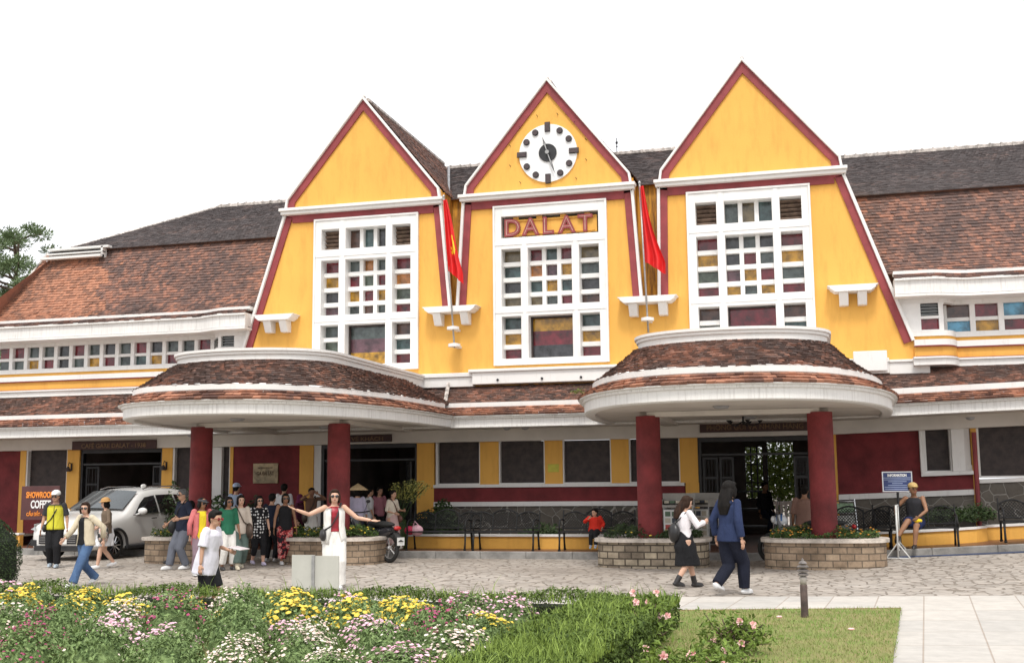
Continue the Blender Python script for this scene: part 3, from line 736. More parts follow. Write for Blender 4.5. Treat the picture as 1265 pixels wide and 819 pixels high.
for ci, c in enumerate((-11.05, -1.5)):
    a, b, yb = (2.95, 3.02)[ci], 6.6, ey+.05; cd_ = (-11.02, -1.43)[ci]
    def Pn(ins, dz=0): return splan(c, a-ins, b-ins*1.0, yb)
    f = MB(); prof_ = [(0.03, ZF0), (0, ZF0+.02), (0, 3.12), (-.04, 3.13), (-.04, 3.17), (-.1, 3.185), (-.1, 3.22), (.3, 3.221)]
    for (i0, z0), (i1, z1) in zip(prof_, prof_[1:]): ringwall(f, Pn(i0), z0, z1, 0, Pn(i1))
    ringwall(f, Pn(.03), ZF0, ZF0, 0, Pn(.2)); ringwall(f, Pn(.2), ZF0, ZF0+.06, 0, Pn(.22))
    f.build('canopy_fascia', M['white_old'], ST, smooth=True, auto=25)
    f = MB(); P = Pn(.15); cap(f, P, ZF0+.05)
    # beams under the canopy between the columns and back to the wall
    for x in (c-1.6, c+1.6): f.box(x-.16, x+.16, 21.9, ey+.6, ZF0-.04, ZF0+.045)
    f.box(c-1.6, c+1.6, 21.74, 22.0, ZF0-.05, ZF0+.044)
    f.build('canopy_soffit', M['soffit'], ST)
    f = MB(); B0 = [(.18, 3.38), (.16, 3.40), (.16, 3.50), (.2, 3.52), (.5, 3.521)]
    for (i0, z0), (i1, z1) in zip(B0, B0[1:]): ringwall(f, Pn(i0), z0, z1, 0, Pn(i1))
    f.build('canopy_band', M['white'], ST, smooth=True, auto=25)
    t = MB(); tiles(t, [(x, y, 3.22) for x, y in Pn(-.09)], [(x, y, 3.40) for x, y in Pn(.22)], 3, .15, .03, seed=51+ci)
    t.build('canopy_roof', M['tile_hot'], ST)
    D, E0 = rays(uplan(cd_, 1.74, 1.3, 21.3, YG), Pn(.19), c)
    t = MB(); tiles(t, [(x, y, 3.49) for x, y in E0], [(x, y, 4.09) for x, y in D], 14, .12, .034, seed=57+ci, u0=55)
    t.build('canopy_roof', M['tile_canopy'], ST)
    f = MB()
    def U2(o): return uplan(cd_, 1.72+o, 1.3+o, 21.3, YG-.01)
    dp = [(0, 4.02), (0, 4.19), (.035, 4.20), (.035, 4.25), (.07, 4.26), (.07, 4.31), (-.25, 4.311)]
    for (i0, z0), (i1, z1) in zip(dp, dp[1:]): ringwall(f, U2(i0), z0, z1, 0, U2(i1))
    cap(f, U2(-.2), 4.29)
    f.build('canopy_parapet', M['white'], ST, smooth=True, auto=25)
    for px in ((248.5, 418.5) if ci == 0 else (801.5, 1015)):
        x = onY(px, 570, 21.9).x; col = MB(); col.lathe([(.235, GZ), (.235, 1.5), (.23, ZF0-.03)], (x, 21.9, 0), 32)
        col.build('column', M['col_red'], ST, smooth=True, auto=40)
    # flat round ceiling lamps
    for (dx, y) in ((-.1, 20.6), (.2, 24.2)):
        l = MB(); l.lathe([(.02, -.05), (.12, -.045), (.15, -.01), (.15, 0)], (c+dx, y, ZF0+.048), 20); l.build('ceiling_lamp', mat('lamp_grey', (.35, .35, .36), .4), ST, smooth=True)
gv = MB(); gv.tube([(-8.45, 25.65, 3.52), (-8.62, 26.45, 4.08)], .05, 6); gv.build('valley_ridge', M['ridge'], ST)
l = MB()
for x in (-7.0, -6.55, 3.2, -15.3): l.lathe([(.03, -.06), (.08, -.04), (.1, 0)], (x, 25.9, ZF0+.02), 14)
l.build('ceiling_lamp', mat('lamp_grey_small', (.35, .35, .36), .4), ST, smooth=True)
# ================================================================ ground floor of the station
def zr(z, x): return z+rise(x)*.75
gf_y = YG
def gseg(kind, x0, x1):
    pass
def wallbox(mb, x0, x1, z0, z1, y0=0, d=.25, m=0):
    a, b = rise(x0)*.75, rise(x1)*.75; ya, yb = gf_y+y0, gf_y+y0+d
    mb.add([(x0,ya,z0+a),(x1,ya,z0+b),(x1,yb,z0+b),(x0,yb,z0+a),(x0,ya,z1+a),(x1,ya,z1+b),(x1,yb,z1+b),(x0,yb,z1+a)],
           [(0,3,2,1),(4,5,6,7),(0,1,5,4),(1,2,6,5),(2,3,7,6),(3,0,4,7)], m)
ZT, ZS = 2.66, 1.63
X = lambda px: fx(px, 570)
yel = MB(); redw = MB(); whi = MB(); ston = MB()
for a, b in ((25, 32), (83, 98), (200, 213), (284, 288), (370, 387), (515, 536)): wallbox(yel, X(a), X(b), ZP, ZT)
for a, b in ((-40, 25), (288, 370)): wallbox(redw, X(a), X(b), ZP, ZT, .02)
for a, b in ((260, 271), (387, 396)): wallbox(whi, X(a), X(b), ZP, ZT, .03)
# middle range: pillars, sill bands, red band, rubble stone
xm0, xm1 = X(536), X(862)
for a, b in ((593, 616), (673, 695), (755, 777), (840, 862)): wallbox(yel, X(a), X(b), ZS, ZT)
wallbox(yel, X(846), X(862.5), ZP, ZS)
wallbox(whi, xm0, X(845), 1.56, ZS+.005, -.06, .3); wallbox(redw, xm0, X(845), 1.22, 1.56, 0); wallbox(whi, xm0, X(845), 1.11, 1.22, -.04, .28)
wallbox(ston, xm0, X(845), ZP, 1.11, .01)
# right range
xr0, xr1 = X(1034), X(1201)
wallbox(yel, X(1027), xr0, ZP, ZT); 
sx0, sx1 = X(1142), X(1176)
wallbox(redw, xr0, sx0, 1.32, ZT, 0); wallbox(redw, sx0, sx1, 1.32, 1.66, 0); wallbox(redw, sx1, X(1192), 1.32, 1.66, 0); wallbox(redw, X(1192), xr1, 1.32, 1.645, .001); wallbox(whi, X(1192), xr1, 1.72, 1.85, .04, .2)
wallbox(whi, xr0, xr1, 1.20, 1.32, -.05, .3); wallbox(ston, xr0, xr1, ZP, 1.20, .01)
wallbox(whi, sx0-.09, sx0, 1.72, ZT, -.1, .35); wallbox(whi, sx1, X(1192), 1.72, ZT, -.1, .35); wallbox(whi, sx0-.09, xr1, 1.64, 1.72, -.12, .37); wallbox(whi, X(1192), X(1200), 1.85, ZT, .05, .2)
wallbox(yel, X(1201), X(1208), ZP, ZT); wallbox(yel, X(1340), 9.4, ZP, ZT)
wallbox(whi, X(1208), X(1340), 1.44, 1.53, -.05, .3); wallbox(ston, X(1208), X(1340), ZP, 1.44, .01)
# rubble stone, brick, cobbles: procedural
def stone_mat(name, scale, c1, c2, grout, gw, stretch=(1, 1, 1), rough=.85, bumpd=.02, rnd=1, coord='Object', dirt=None):
    m, nt, bs = _nt(name); bs.inputs['Roughness'].default_value = rough; bs.inputs['Specular IOR Level'].default_value = .3
    tc = N(nt, 'ShaderNodeTexCoord'); mp = N(nt, 'ShaderNodeMapping'); mp.inputs['Scale'].default_value = stretch; L(nt, tc.outputs[coord], mp.inputs[0])
    dn = N(nt, 'ShaderNodeTexNoise', Scale=scale*.8, Detail=2); L(nt, mp.outputs[0], dn.inputs['Vector'])
    mxv = N(nt, 'ShaderNodeMixRGB'); mxv.inputs[0].default_value = .10; L(nt, mp.outputs[0], mxv.inputs[1]); L(nt, dn.outputs['Color'], mxv.inputs[2])
    v1 = N(nt, 'ShaderNodeTexVoronoi', feature='DISTANCE_TO_EDGE', Scale=scale, Randomness=rnd); v2 = N(nt, 'ShaderNodeTexVoronoi', feature='F1', Scale=scale, Randomness=rnd)
    L(nt, mxv.outputs[0], v1.inputs['Vector']); L(nt, mxv.outputs[0], v2.inputs['Vector'])
    sx = N(nt, 'ShaderNodeSeparateColor'); L(nt, v2.outputs['Color'], sx.inputs[0])
    n = N(nt, 'ShaderNodeTexNoise', Scale=9, Detail=8, Roughness=.7); L(nt, tc.outputs[coord], n.inputs['Vector'])
    ad = N(nt, 'ShaderNodeMath', operation='MULTIPLY_ADD'); ad.inputs[1].default_value = .5; L(nt, sx.outputs[0], ad.inputs[0]); L(nt, n.outputs[0], ad.inputs[2])
    r = ramp(nt, [(.35, c2), (1.0, c1)]); L(nt, ad.outputs[0], r.inputs[0])
    big = N(nt, 'ShaderNodeTexNoise', Scale=.35, Detail=4); L(nt, tc.outputs[coord], big.inputs['Vector'])
    rb = ramp(nt, [(.35, (.74, .72, .70)), (.65, (1, 1, 1))]); L(nt, big.outputs[0], rb.inputs[0])
    m0 = N(nt, 'ShaderNodeMixRGB', blend_type='MULTIPLY'); m0.inputs[0].default_value = 1; L(nt, r.outputs[0], m0.inputs[1]); L(nt, rb.outputs[0], m0.inputs[2])
    wv = N(nt, 'ShaderNodeTexNoise', Scale=1.7, Detail=3); L(nt, tc.outputs[coord], wv.inputs['Vector'])
    wm = N(nt, 'ShaderNodeMath', operation='MULTIPLY'); wm.inputs[1].default_value = gw*2; L(nt, wv.outputs[0], wm.inputs[0])
    lt = N(nt, 'ShaderNodeMath', operation='DIVIDE'); L(nt, v1.outputs[0], lt.inputs[0]); L(nt, wm.outputs[0], lt.inputs[1])
    rg = ramp(nt, [(.55, (0, 0, 0)), (1, (1, 1, 1))]); L(nt, lt.outputs[0], rg.inputs[0])
    mm = N(nt, 'ShaderNodeMixRGB'); L(nt, rg.outputs[0], mm.inputs[0]); mm.inputs[1].default_value = rgb(grout); L(nt, m0.outputs[0], mm.inputs[2])
    L(nt, mm.outputs[0], bs.inputs['Base Color'])
    hh = N(nt, 'ShaderNodeMath', operation='MULTIPLY_ADD'); hh.inputs[1].default_value = .35; L(nt, n.outputs[0], hh.inputs[0]); L(nt, rg.outputs[0], hh.inputs[2])
    bump(nt, bs, hh.outputs[0], bumpd, .8)
    return m
M['rubble'] = stone_mat('rubble_stone_wall', 3.4, (.17, .15, .125), (.085, .078, .07), (.30, .28, .25), .03)
M['cobble'] = stone_mat('cobble_paving', 5.4, (.52, .465, .41), (.38, .345, .31), (.235, .20, .165), .07, (.9, .95, 1), bumpd=.035, rnd=.8)
def brick_mat(name, c1, c2, mortar, bw, bh, ms, rough=.8, bmp=.012, coord='UV', scale=1, off=.5, noise_c=(.7, 1.1)):
    m, nt, bs = _nt(name); bs.inputs['Roughness'].default_value = rough; bs.inputs['Specular IOR Level'].default_value = .3
    tc = N(nt, 'ShaderNodeTexCoord'); b = N(nt, 'ShaderNodeTexBrick', Scale=scale); b.offset = off
    b.inputs['Color1'].default_value = rgb(c1); b.inputs['Color2'].default_value = rgb(c2); b.inputs['Mortar'].default_value = rgb(mortar)
    b.inputs['Brick Width'].default_value = bw; b.inputs['Row Height'].default_value = bh; b.inputs['Mortar Size'].default_value = ms; b.inputs['Mortar Smooth'].default_value = .3
    L(nt, tc.outputs[coord], b.inputs['Vector'])
    n = N(nt, 'ShaderNodeTexNoise', Scale=5, Detail=8, Roughness=.7); L(nt, tc.outputs['Object'], n.inputs['Vector'])
    r = ramp(nt, [(.3, (noise_c[0],)*3), (.7, (noise_c[1],)*3)]); L(nt, n.outputs[0], r.inputs[0])
    mm = N(nt, 'ShaderNodeMixRGB', blend_type='MULTIPLY'); mm.inputs[0].default_value = 1; L(nt, b.outputs[0], mm.inputs[1]); L(nt, r.outputs[0], mm.inputs[2])
    L(nt, mm.outputs[0], bs.inputs['Base Color'])
    s = N(nt, 'ShaderNodeMath', operation='MULTIPLY_ADD'); s.inputs[1].default_value = -1; L(nt, b.outputs['Fac'], s.inputs[0]); L(nt, n.outputs[0], s.inputs[2])
    bump(nt, bs, s.outputs[0], bmp, .8)
    return m
M['planter_brick'] = brick_mat('sandstone_block', (.44, .33, .23), (.28, .20, .135), (.15, .12, .09), .25, .12, .010, noise_c=(.5, 1.15))
M['planter_brick2'] = brick_mat('grey_sandstone_block', (.48, .40, .29), (.22, .175, .13), (.10, .08, .06), .24, .125, .014, noise_c=(.5, 1.2))
M['cap_stone'] = mat('planter_coping', (.62, .55, .48), .85, .2, 5, bmp=.01)
M['platform_tile'] = brick_mat('platform_tiles', (.20, .085, .05), (.16, .07, .045), (.10, .06, .05), .3, .3, .008, rough=.35, coord='Object', off=0, bmp=.003)
M['kerb'] = mat('kerb_stone', (.26, .25, .235), .85, .25, 2.5, bmp=.015)
M['slab'] = brick_mat('pale_paving_slabs', (.56, .52, .47), (.48, .455, .42), (.40, .335, .28), .60, 1.05, .008, rough=.8, coord='UV', off=.0, bmp=.006, noise_c=(.84, 1.06))

yel.build('pillar', M['yellow'], ST); redw.build('wall_panel', M['wall_red'], ST); whi.build('wall_trim', M['white'], ST, bevel=.006); ston.build('stone_dado', M['rubble'], ST)
dp = MB(); dp.tube([(xr1+.06, YG-.08, 2.66), (xr1+.06, YG-.08, ZP+.3)], .05, 8); dp.build('downpipe', M['trim_red'], ST)

# shutters (roller windows) and doors
def shutter(x0, x1, z0, z1, inset=.14):
    f = MB(); a = rise((x0+x1)/2)*.75
    f.box(x0, x0+.05, YG+.02, YG+.25, z0+a, z1+a); f.box(x1-.03, x1, YG+.02, YG+.25, z0+a, z1+a); f.box(x0+.05, x1-.03, YG+.0, YG+.25, z0+a, z0+a+.035)
    o = f.build('window', M['white'], ST)
    s = MB(); n = int((z1-z0)/.055)
    for i in range(n):
        z = z0+a+.035+i*.055; s.box(x0+.05, x1-.03, YG+inset, YG+inset+.02, z, z+.045); 
    s.box(x0+.05, x1-.03, YG+inset+.02, YG+inset+.05, z0+a, z1+a)
    s.build('shutter', M['dark_wood'], o)
for a, b in ((539, 593), (616, 673), (695, 755), (777, 840)): shutter(X(a)-.02, X(b), ZS, ZT)
for a, b in ((32, 83), (213, 260), (271, 284)): shutter(X(a), X(b), .95, ZT)
w0 = MB(); wallbox(w0, X(32), X(83), ZP, .95, .01); wallbox(w0, X(213), X(284), ZP, .95, .01); w0.build('wall_panel', M['wall_red'], ST)
shutter(sx0, sx1, 1.72, ZT, .2); shutter(X(1208), X(1340), 1.53, ZT)
# doors: recessed openings with folding leaves, dark room behind
def leaf(mb, x0, x1, y, z0, z1, rz=0, grille=False, m=0):
    w = x1-x0; c = Vector((x0, y, 0)); Mx = Matrix.Translation(c) @ Matrix.Rotation(rz, 4, 'Z')
    def bx(a, b, d0, d1, za, zb):
        P = [Mx @ Vector(p) for p in [(a,d0,za),(b,d0,za),(b,d1,za),(a,d1,za),(a,d0,zb),(b,d0,zb),(b,d1,zb),(a,d1,zb)]]
        mb.add(P, [(0,3,2,1),(4,5,6,7),(0,1,5,4),(1,2,6,5),(2,3,7,6),(3,0,4,7)], m)
    bx(0, .05, 0, .04, z0, z1); bx(w-.05, w, 0, .04, z0, z1)
    for z in (z0, z0+.9, z1-.5, z1-.05): bx(.05, w-.05, 0, .04, z, z+.05)
    if not grille: bx(.05, w-.05, .015, .025, z0+.05, z0+.9)
    n = int(w/.07)
    for i in range(1, n): bx(i*w/n-.006, i*w/n+.006, .01, .03, z0+(.9 if not grille else .05), z1)
    if grille:
        for k in range(7): bx(.05, w-.05, .012, .028, z1-.45+k*.06, z1-.435+k*.06)
def door(x0, x1, leaves, top=ZT):
    f = MB(); a = rise((x0+x1)/2)*.75
    f.box(x0, x0+.07, YG+.06, YG+.2, ZP, top+a); f.box(x1-.07, x1, YG+.06, YG+.2, ZP, top+a); f.box(x0+.07, x1-.07, YG+.06, YG+.2, top+a-.1, top+a)
    f.box(x0+.07, x1-.07, YG+.08, YG+.14, top+a-.42, top+a-.37)
    o = f.build('door', M['black_metal'], ST)
    for (u, v, rz, gr) in leaves:
        q = MB(); leaf(q, x0+u*(x1-x0), x0+v*(x1-x0), YG+.22, ZP+.02, top+a-.45, rz, gr); q.build('door_leaf', M['black_metal'], o)
door(X(98), X(200), [(.02, .16, .5, 0), (.84, .98, -.4, 0)])
door(X(396), X(515), [(.02, .14, .9, 0), (.86, .98, -.9, 1)])
door(X(862), X(1027), [(.03, .15, .25, 0), (.16, .27, .1, 0), (.72, .84, .05, 1), (.85, .97, -.1, 1)])
# rooms behind the doors: dark walls, a ceiling, and in the right hall an opening to the platforms
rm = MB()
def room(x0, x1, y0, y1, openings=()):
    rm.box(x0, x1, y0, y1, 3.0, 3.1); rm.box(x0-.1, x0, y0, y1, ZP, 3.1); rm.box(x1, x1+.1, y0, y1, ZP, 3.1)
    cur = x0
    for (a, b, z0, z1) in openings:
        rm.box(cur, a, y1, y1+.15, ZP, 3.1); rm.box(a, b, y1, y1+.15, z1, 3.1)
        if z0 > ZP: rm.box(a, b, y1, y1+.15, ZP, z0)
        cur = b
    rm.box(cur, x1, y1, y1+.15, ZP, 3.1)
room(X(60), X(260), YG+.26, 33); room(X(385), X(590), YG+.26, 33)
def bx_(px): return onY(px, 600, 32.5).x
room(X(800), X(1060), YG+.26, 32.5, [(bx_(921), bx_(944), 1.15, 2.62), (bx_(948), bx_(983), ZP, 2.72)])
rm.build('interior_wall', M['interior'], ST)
gr = MB()
a, b = bx_(921), bx_(944)
for i in range(4): gr.box(a+(b-a)*i/3-.02, a+(b-a)*i/3+.02, 32.52, 32.56, 1.15, 2.62)
for z in (1.15, 1.6, 2.1, 2.6): gr.box(a, b, 32.53, 32.57, z, z+.035)
a, b = bx_(948), bx_(983)
for i in range(2): gr.box(a+(b-a)*i/1-.03, a+(b-a)*i/1+.03, 32.52, 32.56, ZP, 2.72)
gr.build('interior_window', M['black_metal'], ST)
# glazed display racks inside the right hall
# plaques and signs on the building
M['gold_dim'] = mat('tarnished_gold_lettering', (.17, .095, .04), .5, .2, 6)
M['sign_brown'] = mat('dark_brown_sign_board', (.05, .018, .016), .6, .2, 4)
def board(x0, x1, z0, z1, txt, size, y=YG-.3, fit=None, m='sign_brown', tm='gold_dim', name='sign_board'):
    s = MB(); s.box(x0, x1, y, y+.04, z0, z1); o = s.build(name, M[m], ST, bevel=.004)
    if txt:
        put_text('lettering', txt, size, M[tm], Vector(((x0+x1)/2, y-.007, (z0+z1)/2))-root_loc(ST), o, depth=.01, fit=fit, bold=.003)
    return o
board(X(97), X(200), 2.64, 2.87, 'CAFÉ GARE DALAT - 1938', .16, fit=(X(187)-X(108)), y=YG-.31)
board(fx(430, 542), fx(489, 542), 2.70, 2.88, 'VÉ KHÁCH', .13, fit=.85, y=YG-.31)
board(fx(866, 531), fx(1002, 531), 2.76, 2.99, 'PHÒNG GỬI VÀ NHẬN HÀNG', .17, fit=2.15, y=YG-.31)
p0, p1 = onY(313, 597, YG), onY(344, 572, YG)
M['plaque'] = mat('aged_cream_plaque', (.40, .31, .18), .6, .3, 5); M['plaque_ink'] = mat('plaque_ink', (.10, .06, .03), .7)
o = board(p0.x, p1.x, p0.z, p1.z, None, 0, YG-.03, m='plaque', name='plaque')
put_text('lettering', 'GA ĐÀ LẠT', .13, M['plaque_ink'], Vector(((p0.x+p1.x)/2, YG-.035, (p0.z+p1.z)/2))-root_loc(ST), o, depth=.006, fit=.48, bold=.004)
put_text('lettering', 'DI TÍCH LỊCH SỬ', .06, M['plaque_ink'], Vector(((p0.x+p1.x)/2, YG-.035, (p0.z+p1.z)/2+.14))-root_loc(ST), o, depth=.006, fit=.4)
p0, p1 = onY(677, 583, YG), onY(690.5, 573, YG)
nb = MB(); nb.box(p0.x, p1.x, YG-.012, YG-.002, p0.z, p1.z); nb.build('notice_sheet', mat('yellow_green_notice', (.55, .50, .04), .5), ST)
# wall lamps on the café pillars
for px in (89, 206):
    l = MB(); x = fx(px, 572); l.tube([(x, YG-.01, 2.28), (x, YG-.12, 2.32), (x, YG-.16, 2.24)], .012, 6); l.lathe([(.02, .1), (.06, .02), (.075, -.04)], (x, YG-.16, 2.12), 12)
    l.tube([(x, YG-.02, 2.1), (x, YG-.02, 2.3)], .025, 6); l.build('wall_lamp', M['dark_wood'], ST)
# small chandelier under the right canopy
ch = MB(); cx_ = onY(918, 518, 24.0)
for i in range(5):
    a = 2*PI*i/5; ch.tube([(cx_.x, 24, 2.87), (cx_.x+.2*math.cos(a), 24+.2*math.sin(a), 2.78), (cx_.x+.34*math.cos(a), 24+.34*math.sin(a), 2.84)], .012, 5)
    ch.lathe([(.02, -.02), (.06, .03)], (cx_.x+.34*math.cos(a), 24+.34*math.sin(a), 2.86), 8)
ch.tube([(cx_.x, 24, 2.8), (cx_.x, 24, 2.98)], .02, 6)
ch.build('chandelier', M['iron'], ST)

# ================================================================ setting: ground, paving, platform
def tag_struct(o): return tag(o, kind='structure')
# cobbled forecourt, one gently ramped sheet, and ground to the horizon
g = MB(); xs = [-400, -150, -60, -30]+[-24+i*1.0 for i in range(37)]+[16, 30, 60, 150, 400]; ys = [-300, -100, -30, -8, 0, 5]+[8+i*.75 for i in range(28)]+[32, 40, 60, 120, 400]
idx = {}
for j, y in enumerate(ys):
    for i, x in enumerate(xs): idx[i, j] = len(g.v); g.v.append((x, y, gz(x, y)))
for j in range(len(ys)-1):
    for i in range(len(xs)-1): g.f.append([idx[i, j], idx[i+1, j], idx[i+1, j+1], idx[i, j+1]]); g.m.append(0)
tag_struct(g.build('ground', M['cobble']))
# pale slab paths: strip along the front of the lawn and the square right of it
def sheet(name, poly, dz, mt, uvm=None, sub=.5):
    """flat polygon laid dz above the ramped ground"""
    bm = bmesh.new(); f = bm.faces.new([bm.verts.new((p[0], p[1], 0)) for p in poly])
    xs = [p[0] for p in poly]; ys = [p[1] for p in poly]
    for ax, lo, hi in ((0, min(xs), max(xs)), (1, min(ys), max(ys))):
        v = math.ceil(lo/sub)*sub
        while v < hi:
            co = (v, 0, 0) if ax == 0 else (0, v, 0); no = (1, 0, 0) if ax == 0 else (0, 1, 0)
            bmesh.ops.bisect_plane(bm, geom=bm.verts[:]+bm.edges[:]+bm.faces[:], plane_co=co, plane_no=no); v += sub
    bm.normal_update()
    for f in bm.faces:
        if f.normal.z < 0: f.normal_flip()
    me = bpy.data.meshes.new(name); 
    for v in bm.verts: v.co.z = gz(v.co.x, v.co.y)+dz
    uv = bm.loops.layers.uv.new('UVMap')
    for f in bm.faces:
        for l in f.loops: l[uv].uv = uvm(l.vert.co) if uvm else (l.vert.co.x, l.vert.co.y)
    bm.to_mesh(me); bm.free(); me.materials.append(mt)
    o = bpy.data.objects.new(name, me); COL.objects.link(o); return o
e0, e1 = ong(700, 737.5), ong(1265, 735.5); l0, l1, l2 = ong(835, 757), ong(1113, 754), ong(1103, 819)
dirx = (e1-e0).normalized(); diry = Vector((-dirx.y, dirx.x, 0))
far = e1+dirx*9; l3 = l2+(l2-l1).normalized()*9
jv = _ray(1143, 598); jv.z = 0; jv.normalize()
def suv(c):
    d = Vector((c.x, c.y, 0))-Vector((l1.x, l1.y, 0)); det = dirx.x*jv.y-dirx.y*jv.x
    return ((d.x*jv.y-d.y*jv.x)/det+.33, (dirx.x*d.y-dirx.y*d.x)/det)
poly = [(e0-dirx*7).xy, far.xy, (far-diry*16).xy, (l3.x+9, l3.y-5), (l3.x, l3.y), (l1.x, l1.y), (l0-dirx*7.2).xy]
tag_struct(sheet('paved_path', [tuple(p) for p in poly], .004, M['slab'], suv))
# lawn soil
M['lawn'] = mat('lawn_turf', (.19, .21, .06), .95, c2=(.30, .24, .11), scale=2.6, bmp=.02, bscale=60, detail=8)
lawn_poly = [(l1.x, l1.y), (l3.x, l3.y), (l3.x-14, l3.y-2), (l0.x-12, l0.y-1.5), (l0.x, l0.y)]
tag_struct(sheet('lawn', lawn_poly, .03, M['lawn']))
ed = MB(); pts = [l0-dirx*.6, l1]
for a, b in zip(pts, pts[1:]):
    d = (b-a).normalized(); n_ = Vector((-d.y, d.x, 0))*.015
    A = [a-n_, b-n_, b+n_, a+n_]
    ed.add([(p.x, p.y, gz(p.x, p.y)) for p in A]+[(p.x, p.y, gz(p.x, p.y)+.035) for p in A], [(4,5,6,7),(0,1,5,4),(1,2,6,5),(2,3,7,6),(3,0,4,7)])
tag_struct(ed.build('lawn_edging_kerb', mat('reddish_edging', (.32, .17, .10), .9, .25, 5)))
# platform with kerb
c_pts = [(-30, 23.75), (-16, 23.72), (-9, 23.62), (-4, 23.66), (.9, 23.75), (4.5, 23.9), (10.5, 24.2)]
pl = MB(); kb = MB()
for (xa, ya), (xb, yb) in zip(c_pts, c_pts[1:]):
    n = max(1, int((xb-xa)/1.0))
    for i in range(n):
        a = Vector((xa+(xb-xa)*i/n, ya+(yb-ya)*i/n)); b = Vector((xa+(xb-xa)*(i+1)/n, ya+(yb-ya)*(i+1)/n))
        za, zb_ = gz(a.x, 24)-GZ, gz(b.x, 24)-GZ
        kb.add([(a.x,a.y,za-.1),(b.x,b.y,zb_-.1),(b.x,b.y+.16,zb_-.1),(a.x,a.y+.16,za-.1),(a.x,a.y+.01,ZP+za),(b.x-.008,b.y+.01,ZP+zb_),(b.x-.008,b.y+.16,ZP+zb_),(a.x,a.y+.16,ZP+za)],
               [(4,5,6,7),(0,1,5,4),(2,3,7,6),(1,2,6,5),(3,0,4,7)])
        pl.quad((a.x, a.y+.16, ZP+za-.004), (b.x, b.y+.16, ZP+zb_-.004), (b.x, 36, ZP+zb_-.004), (a.x, 36, ZP+za-.004))
tag_struct(pl.build('platform_floor', M['platform_tile'])); tag_struct(kb.build('platform_kerb', M['kerb'], bevel=.012))
# ================================================================ street furniture, vehicles, plants
M['leaf'] = mat('leaf_green', (.085, .14, .032), .6, c2=(.03, .058, .016), scale=26, spec=.3, detail=2)
M['leaf_dark'] = mat('dark_leaf_green', (.045, .075, .022), .6, c2=(.014, .026, .01), scale=20, spec=.3, detail=2)
M['leaf_mum'] = mat('chrysanthemum_leaf', (.24, .33, .13), .7, c2=(.09, .145, .05), scale=17, spec=.25, detail=2)
M['leaf_bright'] = mat('fresh_leaf_green', (.19, .27, .05), .6, c2=(.075, .125, .02), scale=20, spec=.3, detail=2)
M['hedge'] = mat('hedge_leaf', (.13, .19, .04), .65, c2=(.045, .075, .018), scale=15, spec=.25, detail=3)
M['grass'] = mat('grass_blade', (.25, .34, .07), .65, c2=(.12, .18, .035), scale=12, spec=.25, detail=2)
M['lawn_blade'] = mat('lawn_grass_blade', (.20, .31, .075), .8, c2=(.34, .32, .14), scale=3.2, spec=.2, detail=8)
M['needle'] = mat('pine_needle', (.17, .23, .11), .7, c2=(.075, .115, .055), scale=9, spec=.2, detail=2)
M['bark'] = mat('bark', (.13, .09, .065), .9, .4, 6, bmp=.02)
M['soil'] = mat('soil', (.06, .042, .03), .95, .3, 6, bmp=.02)
M['fl_yellow'] = mat('yellow_petals', (.78, .62, .08), .5, c2=(.70, .45, .03), scale=30); M['fl_pink'] = mat('pink_petals', (.72, .36, .48), .5, c2=(.80, .62, .66), scale=22)
M['fl_white'] = mat('cream_white_petals', (.82, .76, .68), .5, c2=(.72, .48, .40), scale=20); M['fl_mag'] = mat('magenta_petals', (.42, .06, .16), .5, .2, 20)
M['fl_azalea'] = mat('azalea_petals', (.85, .42, .42), .5, c2=(.88, .72, .66), scale=16); M['fl_orange'] = mat('orange_petals', (.75, .33, .04), .5, .2, 20)
M['steel'] = mat('galvanised_steel', (.42, .42, .42), .4, .15, 8, metal=.6)
M['rubber'] = mat('tyre_rubber', (.018, .018, .018), .8, .2, 10)
M['chrome'] = mat('chrome', (.55, .55, .56), .15, .05, 4, metal=1)

# ---- planters round the columns
def ring_uv(name, P, z0, z1, mt, parent, zf=None, batter=0):
    me = bpy.data.meshes.new(name); n = len(P); V = []; Fc = []; UV = []
    s = 0; c = Vector((sum(p[0] for p in P)/n, sum(p[1] for p in P)/n))
    for i in range(n):
        a, b = P[i], P[(i+1) % n]; d = math.hypot(b[0]-a[0], b[1]-a[1]); k = len(V)
        V += [(a[0], a[1], z0), (b[0], b[1], z0), (b[0], b[1], z1), (a[0], a[1], z1)]; Fc.append((k, k+1, k+2, k+3))
        UV += [(s, 0), (s+d, 0), (s+d, z1-z0), (s, z1-z0)]; s += d
    me.from_pydata(V, [], Fc); ul = me.uv_layers.new(name='UVMap'); ul.data.foreach_set('uv', [q for t in UV for q in t]); me.materials.append(mt)
    o = bpy.data.objects.new(name, me); COL.objects.link(o); o.parent = parent; me.transform(Matrix.Translation(-root_loc(parent))); return o
def super_ring(cx, cy, a, b, n=3.2, k=72):
    out = []
    for i in range(k):
        th = 2*PI*i/k; cs, sn = math.cos(th), math.sin(th)
        out.append((cx+a*math.copysign(abs(cs)**(2/n), cs), cy+b*math.copysign(abs(sn)**(2/n), sn)))
    return out
rp = random.Random(3)
PL = [(-12.75, 1.08, 'beside the silver car'), (-9.62, 1.02, 'behind the woman in white with open arms'), (-3.07, 1.04, 'behind the woman in the black skirt'), (.08, 1.08, 'behind the lamp bollard')]
